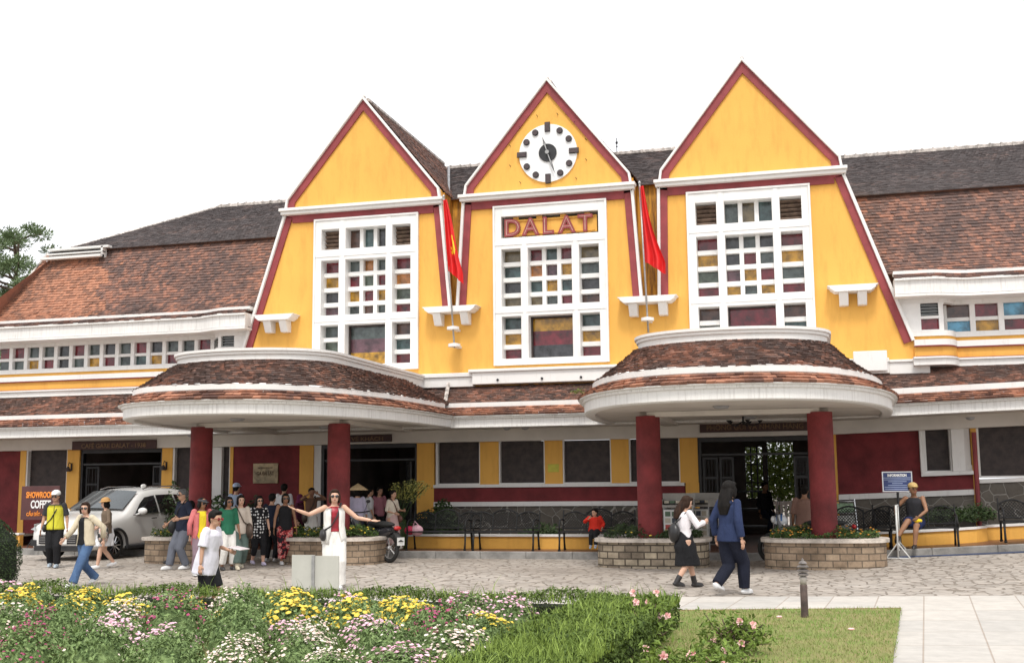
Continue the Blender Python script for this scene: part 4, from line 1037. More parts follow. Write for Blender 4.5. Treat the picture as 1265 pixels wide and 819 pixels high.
for i, (x, a, where) in enumerate(PL):
    y = 22.0; z0 = gz(x, y)
    t = empty('stone_planter', (x, y, z0), 'sandstone block planter round a column foot, '+where, 'planter', 'stone planters round the columns')
    ring_uv('planter_wall', super_ring(x, y, a, .72), z0-.08, z0+.47, M['planter_brick2'] if i == 2 else M['planter_brick'], t)
    c = MB(); O, I = super_ring(x, y, a+.06, .78), super_ring(x, y, a-.16, .56); n = len(O)
    for (P, za, Q, zb_) in ((O, z0+.47, O, z0+.53), (O, z0+.53, I, z0+.54), (I, z0+.54, I, z0+.40), (I, z0+.47, O, z0+.47)):
        c.add([(p[0], p[1], za) for p in P]+[(p[0], p[1], zb_) for p in Q], [(k, (k+1) % n, n+(k+1) % n, n+k) for k in range(n)])
    c.build('coping', M['cap_stone'], t)
    c = MB(); c.add([(p[0], p[1], z0+.44) for p in I], [tuple(range(n))]); c.build('soil', M['soil'], t)
    f = MB(); 
    def fn():
        while True:
            u, v = rp.uniform(-1, 1), rp.uniform(-1, 1)
            if abs(u)**3+abs(v)**3 < 1: break
        px_, py_ = x+u*(a-.1), y+v*.62
        if math.hypot(px_-x, py_-21.9) < .27: px_ += .3
        h = (.20+.14*noise.noise(Vector((px_*2.3, py_*2.3, i)))*2)*(1.0-.5*max(abs(u), abs(v))**3)*rp.uniform(.2, 1.05)+.08
        return (px_, py_, z0+.44+h), (u*.5, v*.5-.2, 1)
    leafball(f, 1900, .06, fn, rp)
    fo = f.build('planter_foliage', M['leaf_dark'] if i == 2 else M['leaf'], None)
    at_base(fo, (x, y, z0+.44)); tag(fo, 'low bedding plants filling the planter '+where, 'plants', 'bedding plants in the planters')
    g = MB()
    for _ in range([60, 95, 14, 110][i]):
        p, nn = fn(); g.ell((p[0], p[1]-.02, p[2]+.03), (.022, .022, .012), 6, 3)
    g.build('blossoms', M['fl_yellow'] if i != 3 else M['fl_orange'], fo)

# ---- low yellow planter walls in front of the stone dado
def low_wall(pts, label, h=.31, y1=None):
    t = empty('low_planter_wall', (pts[0][0], pts[0][1], ZP), label, 'low wall', 'low yellow walls on the platform')
    w_ = MB(); c = MB(); s = MB()
    for (xa, ya), (xb, yb) in zip(pts, pts[1:]):
        za, zb_ = rise(xa)*1.1+ZP, rise(xb)*1.1+ZP
        def bb(mb, d0, d1, h0, h1):
            mb.add([(xa,ya+d0,za+h0),(xb,yb+d0,zb_+h0),(xb,yb+d1,zb_+h0),(xa,ya+d1,za+h0),(xa,ya+d0,za+h1),(xb,yb+d0,zb_+h1),(xb,yb+d1,zb_+h1),(xa,ya+d1,za+h1)],
                   [(0,3,2,1),(4,5,6,7),(0,1,5,4),(1,2,6,5),(2,3,7,6),(3,0,4,7)])
        bb(w_, 0, .14, -.02, h-.045); bb(c, -.03, .18, h-.045, h)
        s.quad((xa, ya+.18, za+h-.08), (xb, yb+.18, zb_+h-.08), (xb, YG, zb_+h-.08), (xa, YG, za+h-.08))
    w_.build('wall', M['yellow'], t); c.build('coping', M['white'], t); s.build('soil', M['soil'], t); return t
low_wall([(X(522), 24.75), (X(862)-.05, 24.75)], 'long low yellow wall with white coping behind the middle benches')
low_wall([(X(1036), 25.0), (X(1090), 24.95), (X(1130), 24.92), (X(1165), 25.0), (X(1190), 25.2), (X(1205), 25.55)], 'low yellow wall curving behind the bench under the red wall on the right')
low_wall([(X(1206), 25.75), (X(1300), 25.8), (9.3, 25.9)], 'low yellow wall at the far right edge')
low_wall([(X(5), 24.9), (X(84), 24.9)], 'low yellow wall beside the coffee sign on the left')
# strips of low plants in those beds
def bed(x0, x1, y0, y1, z, n, label, h=.28, mt='leaf_dark', size=.085, seed=1, dens=None):
    r_ = random.Random(seed); f = MB()
    def fn():
        x = r_.uniform(x0, x1); y = r_.uniform(y0, y1)
        q = .55+.7*noise.noise(Vector((x*1.7, y*1.7, seed)))
        return (x, y, z+rise(x)+h*max(.12, q)*r_.uniform(.2, 1)), (0, -.4, 1)
    leafball(f, n, size, fn, r_); o = f.build('bed_plants', M[mt]); at_base(o, ((x0+x1)/2, (y0+y1)/2, z)); tag(o, label, 'plants'); return o
bed(X(660), X(700), 25.0, 26.3, .42, 700, 'dark green plants growing in the low bed between two middle benches', .35, seed=4)
bed(X(1130), X(1215), 25.2, 26.5, .62, 1800, 'dark green plants in the curved bed right of the seated man', .42, seed=5)
bed(X(236), X(300), 24.3, 26.2, ZP, 3800, 'tall dark green bushes along the wall below the station plaque', 1.45, seed=6, size=.12)
bed(X(300), X(345), 24.9, 26.2, ZP, 2600, 'dark green bushes right of the plaque bushes, behind the tour group', 1.25, seed=7, size=.12)
bed(X(536), X(580), 25.0, 26.3, .42, 1600, 'dark leafy plants with spiky leaves left of the middle benches', .9, seed=8, size=.13)
bed(X(-20), X(27), 24.0, 25.4, ZP, 3600, 'dark rounded bush at the left edge beside the coffee sign', 1.5, seed=9, size=.11)
bed(X(190), X(234), 25.4, 26.2, ZP, 1500, 'dark green bush behind the rear of the silver car', 1.3, seed=10, size=.12)

# ---- cast iron benches
def bench(x, y, label, w=1.62, proto=[None]):
    if proto[0] is None:
        t = empty('park_bench', (0, 0, 0)); h = w/2
        for sx in (-1, 1):
            for (yy, lean) in ((-.24, -.05), (.2, .07)):
                l = MB(); l.tube([(sx*(h-.05), yy+lean, 0), (sx*(h-.05), yy+lean*.4, .18), (sx*(h-.05), yy, .39)], [.024, .02, .024], 8); l.ell((sx*(h-.05), yy+lean, .02), (.035, .04, .02), 8, 5); l.build('leg', M['iron'], t, local=True, smooth=True)
            a = MB(); a.tube([(sx*(h-.05), .22, .62), (sx*(h-.05), .0, .66), (sx*(h-.05), -.2, .63), (sx*(h-.05), -.26, .52), (sx*(h-.05), -.24, .40)], .018, 8); a.build('armrest', M['iron'], t, local=True, smooth=True)
        s = MB()
        for i in range(6): s.box(-h+.02, h-.02, -.27+i*.08, -.215+i*.08, .385, .41)
        s.build('seat', M['iron'], t, local=True)
        b = MB(); bk = lambda z: .2+.12*(z-.4)/.5
        for x0, x1, zt in ((-h+.03, -h/3, .74), (-h/3, h/3, .80), (h/3, h-.03, .74)):
            P = [(x0+(x1-x0)*i/12, bk(zt), zt-.02+.09*math.sin(PI*i/12)) for i in range(13)]
            b.tube(P, .017, 6)
            n = 9; 
            def top(u): return zt-.02+.09*math.sin(PI*min(1, max(0, u)))
            for i in range(-6, n+1):
                for sg in (1, -1):
                    pts = []
                    for k in range(9):
                        u = i/n+k/8*.62; uu = u if sg > 0 else 1-u; z = .47+k/8*.36
                        if 0 <= uu <= 1 and z < top(uu): pts.append((x0+(x1-x0)*uu, bk(z), z))
                    if len(pts) > 1: b.tube(pts, .0065, 4)
        b.tube([(-h+.03, bk(.46), .46), (h-.03, bk(.46), .46)], .014, 6)
        for x_ in (-h+.03, -h/3, h/3, h-.03): b.tube([(x_, bk(.4), .39), (x_, bk(.8), .8 if abs(x_) < h/2 else .84)], .016, 6)
        b.build('backrest', M['iron'], t, local=True)
        proto[0] = t; o = t
    else: o = copy_tree(proto[0])
    o.location = (x, y, ZP+rise(x)*1.1); tag(o, label, 'bench', 'black iron park benches on the platform'); return o
bxs = [(548, 'behind the parked motorbike, with a pink bag on it'), (620, 'between the other middle benches, standing empty'), (737, 'on which the small child in red sits'), (1130, 'on which the man in the yellow cap sits'), (1050, 'half hidden by the rightmost maroon column'), (1290, 'cut off by the right edge of the photo')]
for px, wh in bxs:
    p = onY(px, 640, 24.2); bench(p.x, 24.2, 'black lattice-back iron bench '+wh)

# ---- hand and bag on bench, notice etc
def bag_mesh(w, h, d):
    b = MB(); b.ell((0, 0, h/2), (w/2, d/2, h/2), 14, 10); return b
p = onY(515, 655, 24.1); b = MB(); b.ell((p.x, 24.1, p.z), (.15, .1, .12), 14, 9, 0); b.ell((p.x-.16, 24.08, p.z), (.13, .09, .10), 12, 8, 1); b.tube([(p.x-.1, 24.1, p.z+.08), (p.x-.04, 24.08, p.z+.2), (p.x+.05, 24.1, p.z+.1)], .012, 6, 0)
o = b.build('handbag', [mat('pale_pink_cloth', (.72, .42, .48), .7, .15, 12, bmp=.01), mat('crimson_cloth', (.5, .03, .08), .7, .15, 12, bmp=.01)], smooth=True); at_base(o, (p.x, 24.1, p.z-.12)); tag(o, 'pink and crimson cloth bag lying on the leftmost middle bench', 'bag')

# ---- coffee sign on a tripod
Ys = 23.95; a, b_ = onY(25, 642, Ys), onY(74, 600, Ys); cx_ = (a.x+b_.x)/2
t = empty('coffee_sign', (cx_, Ys, ZP), 'square brown sign reading SHOWROOM COFFEE on a black tripod in front of the café', 'sign')
s = MB(); s.box(a.x, b_.x, Ys, Ys+.03, a.z, b_.z); s.build('board', mat('chocolate_board', (.085, .028, .028), .5, .1, 3), t, bevel=.004)
M['ink_orange'] = mat('orange_lettering', (.85, .28, .04), .5, .05); M['ink_white'] = mat('white_lettering', (.82, .82, .80), .5, .03)
hh = b_.z-a.z; L0 = root_loc(t)
put_text('lettering', 'SHOWROOM', .2, M['ink_orange'], Vector((cx_, Ys-.008, a.z+hh*.74))-L0, t, fit=.78, bold=.006)
put_text('lettering', 'COFFEE', .26, M['ink_white'], Vector((cx_+.03, Ys-.008, a.z+hh*.46))-L0, t, fit=.56, bold=.006)
put_text('lettering', 'CẦU ĐẤT - ĐÀ LẠT', .11, M['ink_orange'], Vector((cx_+.02, Ys-.008, a.z+hh*.18))-L0, t, fit=.76, bold=.003)
s = MB()
for dx, dy in ((-.25, -.15), (.25, -.15), (0, .3)): s.tube([(cx_+dx, Ys+.06+dy, ZP), (cx_+dx*.15, Ys+.06+dy*.1, ZP+.45)], .012, 6)
s.tube([(cx_, Ys+.05, ZP+.4), (cx_, Ys+.05, b_.z)], .015, 6); s.build('tripod', M['black_metal'], t)
# ---- information sign
Ys = 24.0; a, b_ = onY(1090.5, 607.5, Ys), onY(1126.5, 582, Ys); cx_ = (a.x+b_.x)/2; zf_ = ZP+rise(cx_)*1.1
t = empty('information_sign', (cx_, Ys, zf_), 'blue INFORMATION board in a pale frame on a post near the seated man', 'sign')
s = MB(); s.box(a.x+.02, b_.x-.02, Ys, Ys+.03, a.z+.02, b_.z-.02); s.build('board', mat('navy_board', (.025, .045, .16), .35, .1, 3), t)
s = MB(); s.box(a.x, b_.x, Ys-.01, Ys+.04, a.z, a.z+.022); s.box(a.x, b_.x, Ys-.01, Ys+.04, b_.z-.022, b_.z); s.box(a.x, a.x+.022, Ys-.008, Ys+.038, a.z+.022, b_.z-.022); s.box(b_.x-.022, b_.x, Ys-.008, Ys+.038, a.z+.022, b_.z-.022); s.build('frame', M['chrome'], t)
s = MB(); s.tube([(cx_, Ys+.06, zf_), (cx_, Ys+.06, b_.z-.1)], .024, 8); s.lathe([(.16, 0), (.16, .02), (.03, .035)], (cx_, Ys+.06, zf_), 16); s.build('post', M['black_metal'], t)
L0 = root_loc(t); put_text('lettering', 'INFORMATION', .07, M['ink_white'], Vector((cx_, Ys-.006, b_.z-.075))-L0, t, fit=.36, depth=.006, bold=.003)
s = MB(); r_ = random.Random(2)
for i in range(8):
    w2 = r_.uniform(.17, .26) if i != 3 else .1; z = b_.z-.13-i*.037; s.box(cx_-w2, cx_+w2, Ys-.004, Ys-.001, z, z+.012)
s.build('text_line', mat('faint_text', (.35, .42, .6), .6), t)
# ---- white banner stand seen edge-on
p = ong(1111, 689); t = empty('banner_stand', p, 'white metal banner stand seen edge-on beside the right planter', 'banner stand', rz=math.radians(-7))
s = MB()
for yy in (-.28, .28): s.tube([(0, yy, .03), (0, yy, 1.02)], .018, 8)
for z in (.15, 1.0): s.tube([(0, -.28, z), (0, .28, z)], .016, 8)
s.build('frame', mat('white_tube', (.72, .72, .70), .35), t, local=True, smooth=True)
s = MB(); s.box(-.006, .006, -.26, .26, .18, .98); s.build('panel', mat('pale_panel', (.68, .66, .60), .5), t, local=True)
s = MB()
M['foot_white'] = mat('white_tube_foot', (.66, .66, .64), .35)
for yy in (-.28, .28):
    s = MB()
    for sx in (-1, 1): s.tube([(0, yy, .3), (sx*.22, yy, .01)], .012, 6)
    s.tube([(-.22, yy, .012), (.22, yy, .012)], .012, 6); s.build('foot', M['foot_white'], t, local=True)
# ---- grey back of a lawn sign
p = ong(388, 745.5); Yb = p.y; a, b_ = onY(360, 727, Yb), onY(418.5, 685.5, Yb)
t = empty('lawn_sign', p, 'pale grey back of a blank board on a thin post among the flowers', 'sign')
s = MB(); xm = onY(387.5, 700, Yb).x
s.box(a.x, xm-.012, Yb, Yb+.02, a.z, b_.z); s.box(xm+.012, b_.x, Yb+.001, Yb+.021, a.z, b_.z-.01); s.box(xm-.011, xm+.011, Yb+.004, Yb+.016, a.z, b_.z); s.build('board', mat('grey_white_sheet', (.47, .465, .42), .55, .06, 2), t)
s = MB(); s.box(xm-.02, xm+.02, Yb-.03, Yb-.001, p.z-.02, b_.z-.005); s.build('post', M['steel'], t)
# ---- lamp bollard
p = ong(994.5, 765.5); t = empty('lamp_bollard', p+Vector((0, 0, .03)), 'short brown garden lamp bollard with stacked metal louvres on the lawn', 'lamp')
s = MB(); s.lathe([(.042, 0), (.04, .36), (.036, .365)], n=16); s.build('post', mat('rusty_brown_paint', (.085, .055, .045), .6, .3, 9, bmp=.004), t, local=True, smooth=True, auto=40)
s = MB(); s.lathe([(.036, .365), (.034, .40), (.048, .44), (.03, .46)], n=16); s.build('collar', mat('pale_metal_collar', (.34, .31, .28), .5, .2, 9), t, local=True, smooth=True)
s = MB()
for i, r_ in enumerate((.062, .068, .066)):
    z = .46+i*.045; s.lathe([(.03, z), (r_, z+.008), (r_, z+.018), (.035, z+.038)], n=20)
s.lathe([(.045, .595), (.05, .60), (.03, .625), (.014, .632), (.012, .65), (.002, .66)], n=16)
s.build('lamp_head', mat('weathered_metal', (.17, .15, .14), .5, .3, 14), t, local=True, smooth=True, auto=35)
# ---- fallen blossoms on the lawn
for (px, py) in ((963, 770), (1052, 786)):
    q = ong(px, py); s = MB()
    for k in range(6): s.ell((q.x+.016*math.cos(k), q.y+.016*math.sin(k), q.z+.075), (.018, .015, .012), 6, 4)
    o = s.build('fallen_blossom', M['fl_azalea'], smooth=True); at_base(o, (q.x, q.y, q.z+.06)); tag(o, 'small wilted pink blossom fallen on the lawn', 'blossom', 'fallen blossoms on the lawn')
# ---- cables along the kerb
s = MB()
for k in range(2): s.tube([(1.2+i*.5, 23.62+.05*k+.04*math.sin(i*1.3+k*2), gz(1.2+i*.5, 23.6)+.012+.012*k) for i in range(17)], .009, 5)
o = s.build('cable', mat('blue_cable', (.03, .05, .12), .5)); at_base(o, (1.2, 23.6, GZ)); tag(o, 'dark blue cables lying along the foot of the kerb on the right', 'cable')

# ---- flags
M['flag_red'] = mat('red_flag_cloth', (.72, .02, .02), .65, .08, 3); M['flag_yellow'] = mat('yellow_emblem', (.85, .62, .03), .6, .05)
def flag(ptop, pbot, Yp, x1, z0, emblem, label, plates, seed):
    a, b = onY(*ptop, Yp), onY(*pbot, Yp)
    t = empty('flagpole', b, label, 'flag')
    s = MB(); s.tube([b, a], .022, 8); s.ell(a, (.035, .035, .045), 8, 6); s.build('pole', M['steel'], t, smooth=True)
    for z in plates:
        f = (z-b.z)/(a.z-b.z); c = b.lerp(a, f); s = MB(); s.lathe([(.15, -.04), (.15, .03), (.05, .05)], c, 16); s.box(c.x-.05, c.x+.05, c.y, YG-.001, z-.035, z+.02); s.build('pole_support', M['white'], t)
    rr = random.Random(seed); s = MB(); nu, nv = 30, 34; H0 = a.z-.1; Ln = H0-z0
    for j in range(nv+1):
        v = j/nv; c = b.lerp(a, (H0-v*Ln*.93-b.z)/(a.z-b.z)); w = (.06+.40*v**1.1)*(1-.15*sst(.85, 1, v))
        for i in range(nu+1):
            u = i/nu
            fold = .085*math.sin(u*PI*5+seed+v*1.8)*(.35+.65*v)
            s.v.append((c.x+(u*w)*x1+.04*math.sin(v*5+seed)*u, c.y-.03-fold-.05*u, c.z-u*.26*v-.10*u*math.sin(u*2)*v))
    for j in range(nv):
        for i in range(nu):
            k = j*(nu+1)+i; s.f.append([k, k+1, k+nu+2, k+nu+1])
            u, v = i/nu, j/nv; em = 0
            if emblem:
                du, dv = (u-.62)/.24, (v-.55)/.13; rr_ = math.hypot(du, dv)
                if (.62 < rr_ < 1.0 and (du > -.35 or dv > .3)) or (abs(du+dv*.8) < .16 and rr_ < 1.25 and dv > -.9) or (abs(du*.8-dv-.35) < .2 and rr_ < .7): em = 1
            s.m.append(em)
    s.build('cloth', [M['flag_red'], M['flag_yellow']], t, smooth=True)
flag((548, 243), (561.5, 430), 26.25, 1.05, onY(555, 342, 26.25).z, True, 'red flag with a yellow emblem drooping on its pole between the left and middle gables', [5.42, 5.0], 1)
flag((790, 226), (801, 411), 26.25, 1.25, onY(805, 330, 26.25).z, False, 'plain red flag drooping on its pole between the middle and right gables', [5.42], 2.4)

# ---- display racks by the middle doorway
def rack(p, rz, label, grid=True):
    t = empty('postcard_rack', p, label, 'display rack', rz=rz)
    s = MB()
    for x_ in (-.3, .3):
        for y_ in (-.18, .18): s.tube([(x_, y_, 0), (x_, y_, 1.05)], .014, 6)
    for z in (.25, .6, 1.0): s.tube([(-.3, -.18, z), (.3, -.18, z)], .012, 6); s.tube([(-.3, .18, z), (.3, .18, z)], .012, 6)
    s.build('frame', M['steel'], t, local=True)
    s = MB(); s.box(-.34, .34, -.22, .22, 1.05, 1.10); s.box(-.34, .34, .18, .22, 1.10, 1.34); s.box(-.34, -.32, -.22, .18, 1.10, 1.22); s.box(.32, .34, -.22, .18, 1.10, 1.22); s.build('tray', mat('rack_tray', (.35, .33, .30), .4), t, local=True)
    s = MB(); r_ = random.Random(8)
    s.box(-.3, .3, -.21, -.2, .42, 1.0, 0)
    for i in range(4):
        for j in range(4): s.box(-.27+i*.14, -.27+i*.14+.11, -.216, -.211, .46+j*.135, .46+j*.135+.1, 1+r_.randrange(4))
    for i in range(5): s.cbox((-.24+i*.12, 0, 1.16), .1, .3, .05, 0, 1+r_.randrange(4))
    s.build('postcards', [mat('card_white', (.75, .75, .72), .5), mat('card_dark', (.05, .06, .08), .5), mat('card_green', (.10, .16, .10), .5), mat('card_red', (.4, .06, .05), .5), mat('card_cream', (.55, .5, .4), .5)], t, local=True)
    return t
rack(ong(838, 690)+Vector((0, .3, 0)), .05, 'metal postcard rack just right of the third maroon column')
rack(ong(864, 690)+Vector((0, .75, 0)), -.5, 'smaller postcard rack in front of the middle doorway pillar')
p = ong(1046, 684); t = empty('newspaper_rack', p+Vector((.05, .35, 0)), 'folding chrome newspaper rack leaning beside the rightmost maroon column', 'display rack', rz=.3)
s = MB()
for x_ in (-.22, .22): s.tube([(x_, -.1, 0), (x_, .12, 1.15)], .013, 6); s.tube([(x_, .35, 0), (x_, .1, .9)], .013, 6)
for z in (.35, .6, .85, 1.1): s.tube([(-.22, -.08+z*.17, z), (.22, -.08+z*.17, z)], .012, 6)
s.build('frame', M['chrome'], t, local=True)
s = MB()
for i, z in enumerate((.62, .88)): s.cbox((0, -.03+z*.17, z+.08), .4, .02, .2, 0, i, -.35)
s.build('newspapers', [mat('newsprint', (.5, .5, .46), .7, .3, 30), mat('newsprint_green', (.22, .32, .2), .7, .4, 20)], t, local=True)

# ---- scooters
def scooter(p, rz, label, colr, helmet=False):
    t = empty('motorbike', p, label, 'motorbike', 'parked motorbikes', rz=rz)     # front towards +X
    bc = mat('scooter_paint', colr, .25, .05, 3)
    for x_, nm in ((.64, 'wheel'), (-.62, 'wheel')):
        s = MB(); n = 28
        R0, r0 = .255, .045
        for i in range(n):
            for k in range(8):
                a, b = 2*PI*i/n, 2*PI*k/8; q = R0+r0*math.cos(b); s.v.append((x_+q*math.cos(a), r0*.9*math.sin(b), .3+q*math.sin(a)))
        for i in range(n):
            for k in range(8): s.f.append([i*8+k, ((i+1) % n)*8+k, ((i+1) % n)*8+(k+1) % 8, i*8+(k+1) % 8]); s.m.append(0)
        w_ = s.build('wheel', M['rubber'], t, local=True, smooth=True)
        s = MB()
        for i in range(5): a = 2*PI*i/5; s.tube([(x_, 0, .3), (x_+.22*math.cos(a), 0, .3+.22*math.sin(a))], .014, 5)
        s.ell((x_, 0, .3), (.05, .06, .05), 10, 6); s.tube([(x_+.215*math.cos(2*PI*i/24), 0, .3+.215*math.sin(2*PI*i/24)) for i in range(25)], .014, 5); s.build('rim', M['steel'], w_, local=True)
    s = MB(); secs = [(-.85, .05, .62, .70), (-.6, .10, .52, .74), (-.2, .12, .34, .72), (.1, .11, .28, .5), (.35, .10, .30, .45), (.5, .13, .45, .85), (.56, .1, .7, .98)]
    for x_, w2, z0, z1 in secs:
        for k in range(10):
            a = 2*PI*k/10; s.v.append((x_, w2*math.cos(a), (z0+z1)/2+(z1-z0)/2*math.sin(a)))
    for i in range(len(secs)-1):
        for k in range(10): s.f.append([i*10+k, i*10+(k+1) % 10, (i+1)*10+(k+1) % 10, (i+1)*10+k]); s.m.append(0)
    s.f.append(list(range(10))); s.m.append(0); s.f.append([60+k for k in range(9, -1, -1)]); s.m.append(0)
    s.build('body', bc, t, local=True, smooth=True)
    s = MB(); s.ell((-.35, 0, .77), (.42, .13, .07), 16, 8); s.build('seat', M['rubber'], t, local=True, smooth=True)
    s = MB(); s.tube([(.52, -.32, 1.02), (.5, -.1, 1.0), (.52, .1, 1.0), (.52, .32, 1.02)], .015, 6); s.tube([(.55, 0, .95), (.64, 0, .3)], .03, 6)
    for yy in (-.2, .2): s.tube([(.53, yy, 1.02), (.5, yy*1.3, 1.2)], .006, 5); s.ell((.5, yy*1.35, 1.23), (.015, .06, .035), 8, 6)
    s.build('handlebar', M['black_metal'], t, local=True)
    s = MB(); s.tube([(-.82, 0, .60), (-.98, 0, .42)], .05, 6, sx=1, sy=1.6); s.box(-.995, -.985, -.09, .09, .36, .52, 1); s.build('mudguard', [M['rubber'], mat('plate_white', (.7, .7, .68), .5)], t, local=True)
    s = MB(); s.ell((-.88, 0, .70), (.05, .09, .045), 10, 6); s.build('tail_light', mat('red_lens', (.5, .02, .02), .2), t, local=True, smooth=True)
    s = MB(); s.ell((.62, 0, .84), (.05, .08, .07), 12, 8); s.build('headlight', mat('clear_lens', (.6, .6, .6), .1), t, local=True, smooth=True)
    s = MB(); s.tube([(-.1, -.16, .25), (-.8, -.17, .33)], [.035, .05], 8); s.build('exhaust', M['chrome'], t, local=True, smooth=True)
    return t
p = ong(434, 699)+Vector((0, 1.3, 0)); scooter((p.x-.1, p.y, gz(p.x, p.y)), math.radians(148), 'dark motorbike parked behind the planter, only its seat and rear wheel showing', (.03, .03, .035))
p = ong(960, 700)+Vector((0, 1.0, 0)); t = scooter((p.x+.55, p.y-.1, gz(p.x, p.y)), math.radians(186), 'motorbike parked behind the rightmost planter with a helmet hung on it', (.12, .12, .13))
hp = onY(963.5, 643, p.y-.1); s = MB(); s.ell(hp, (.15, .13, .125), 20, 12); s.f = s.f[:20*8]; s.m = s.m[:20*8]
h = s.build('helmet', mat('white_shell', (.72, .74, .76), .25, .05), smooth=True); at_base(h, hp-Vector((0, 0, .1))); tag(h, 'white helmet with blue stripes hung on the motorbike handlebar', 'helmet')
for d in (-.05, .03):
    s = MB(); s.tube([(hp.x+d+.14*.0, hp.y+.128*math.cos(a), hp.z+.125*math.sin(a)) for a in [PI*(.0+i/14) for i in range(15)]], .018, 5); s.build('stripe', mat('blue_stripe', (.05, .14, .35), .3), h)

# ---- car
cp = ong(142, 690.5)
fw = Vector((-.02, -1, 0)).normalized(); lf = Vector((-fw.y, fw.x, 0))
# car frame: +X = forward; wheel nearest the camera is the left front one
rzc = math.atan2(fw.y, fw.x)
WB, TW = 1.36, .80
org = Vector((cp.x, cp.y, 0)) - fw*WB - lf*(TW+.05); org.z = gz(org.x, org.y)
CAR = empty('parked_car', org, 'silver white family car parked in front of the café, facing the flower bed', 'car', rz=rzc); CAR.scale = (1, 1, .925)
paint = mat('silver_white_car_paint', (.70, .69, .67), .22, .02, 1, spec=.6); paint.node_tree.nodes['Principled BSDF'].inputs['Coat Weight'].default_value = .6; paint.node_tree.nodes['Principled BSDF'].inputs['Coat Roughness'].default_value = .06
carglass = mat('tinted_car_glass', (.012, .014, .016), .06, .05, 1, spec=.8); blk_ = mat('black_car_plastic', (.02, .02, .022), .55, .2, 8)
st = [ # x, halfwidth low, z low, half width belt, z belt, half width top, z top
 (2.20, .45, .30, .46, .55, .42, .62), (2.14, .68, .24, .68, .68, .60, .80), (2.02, .82, .21, .80, .76, .70, .90), (1.75, .88, .20, .86, .84, .74, .98), (1.3, .885, .20, .875, .92, .76, 1.05),
 (1.02, .885, .20, .88, .96, .78, 1.10), (.80, .885, .20, .88, .98, .77, 1.22), (.35, .885, .20, .88, .99, .69, 1.53), (.05, .885, .20, .88, 1.0, .66, 1.63), (-.5, .885, .20, .88, 1.01, .65, 1.69), (-1.1, .885, .20, .88, 1.03, .65, 1.69),
 (-1.7, .885, .20, .87, 1.05, .63, 1.65), (-2.0, .875, .22, .85, 1.07, .60, 1.56), (-2.15, .84, .28, .82, 1.08, .60, 1.30), (-2.24, .74, .32, .76, .95, .6, 1.05)]
def sec(s_):
    x, wl, zl, wb, zb_, wt, zt = s_
    return [(x, 0, zl), (x, wl*.9, zl), (x, wl, zl+.12), (x, wb+.012, (zl+zb_)/2+.05), (x, wb, zb_), (x, wt+.03, zt-.07), (x, wt*.86, zt-.01), (x, wt*.5, zt+.012), (x, 0, zt+.02)]
s = MB()
for q in st: s.v += sec(q)+[(x, -y, z) for x, y, z in sec(q)[1:-1]][::-1]
n = 16
for i in range(len(st)-1):
    for k in range(n): s.f.append([i*n+k, (i+1)*n+k, (i+1)*n+(k+1) % n, i*n+(k+1) % n]); s.m.append(0)
s.f.append(list(range(n))); s.m.append(0); e = (len(st)-1)*n; s.f.append([e+k for k in range(n-1, -1, -1)]); s.m.append(0)
me = s.mesh('car_body')
me = temp_eval(me, [('SUBSURF', dict(levels=2, render_levels=2))])
# wheel arches cut out
cu = MB()
for x_ in (WB, -WB):
    for sy in (-1, 1): cu.prism([(x_+.37*math.cos(2*PI*i/32), .33+.37*math.sin(2*PI*i/32)) for i in range(32)], sy*.62 if sy > 0 else -1.2, 1.2 if sy > 0 else -.62)
co = bpy.data.objects.new('cut', cu.mesh('cut')); COL.objects.link(co)
me2 = temp_eval(me, [('BOOLEAN', dict(operation='DIFFERENCE', object=co, solver='EXACT'))])
bpy.data.objects.remove(co)
me2.materials.clear(); me2.materials.append(paint); me2.polygons.foreach_set('use_smooth', [True]*len(me2.polygons)); me2.set_sharp_from_angle(angle=math.radians(38))
bo = bpy.data.objects.new('body', me2); COL.objects.link(bo); bo.parent = CAR
def on_side(x, z, off=.006):        # point on the left flank glasshouse
    for a, b in zip(st, st[1:]):
        if a[0] >= x >= b[0]:
            f = (a[0]-x)/(a[0]-b[0]); wb, zb_, wt, zt = [a[k]+(b[k]-a[k])*f for k in (3, 4, 5, 6)]
            g = (z-zb_)/(zt-.07-zb_); return wb+(wt+.03-wb)*max(-.2, min(1, g))+off+.012*math.sin(PI*max(0, min(1, g)))
    return .88
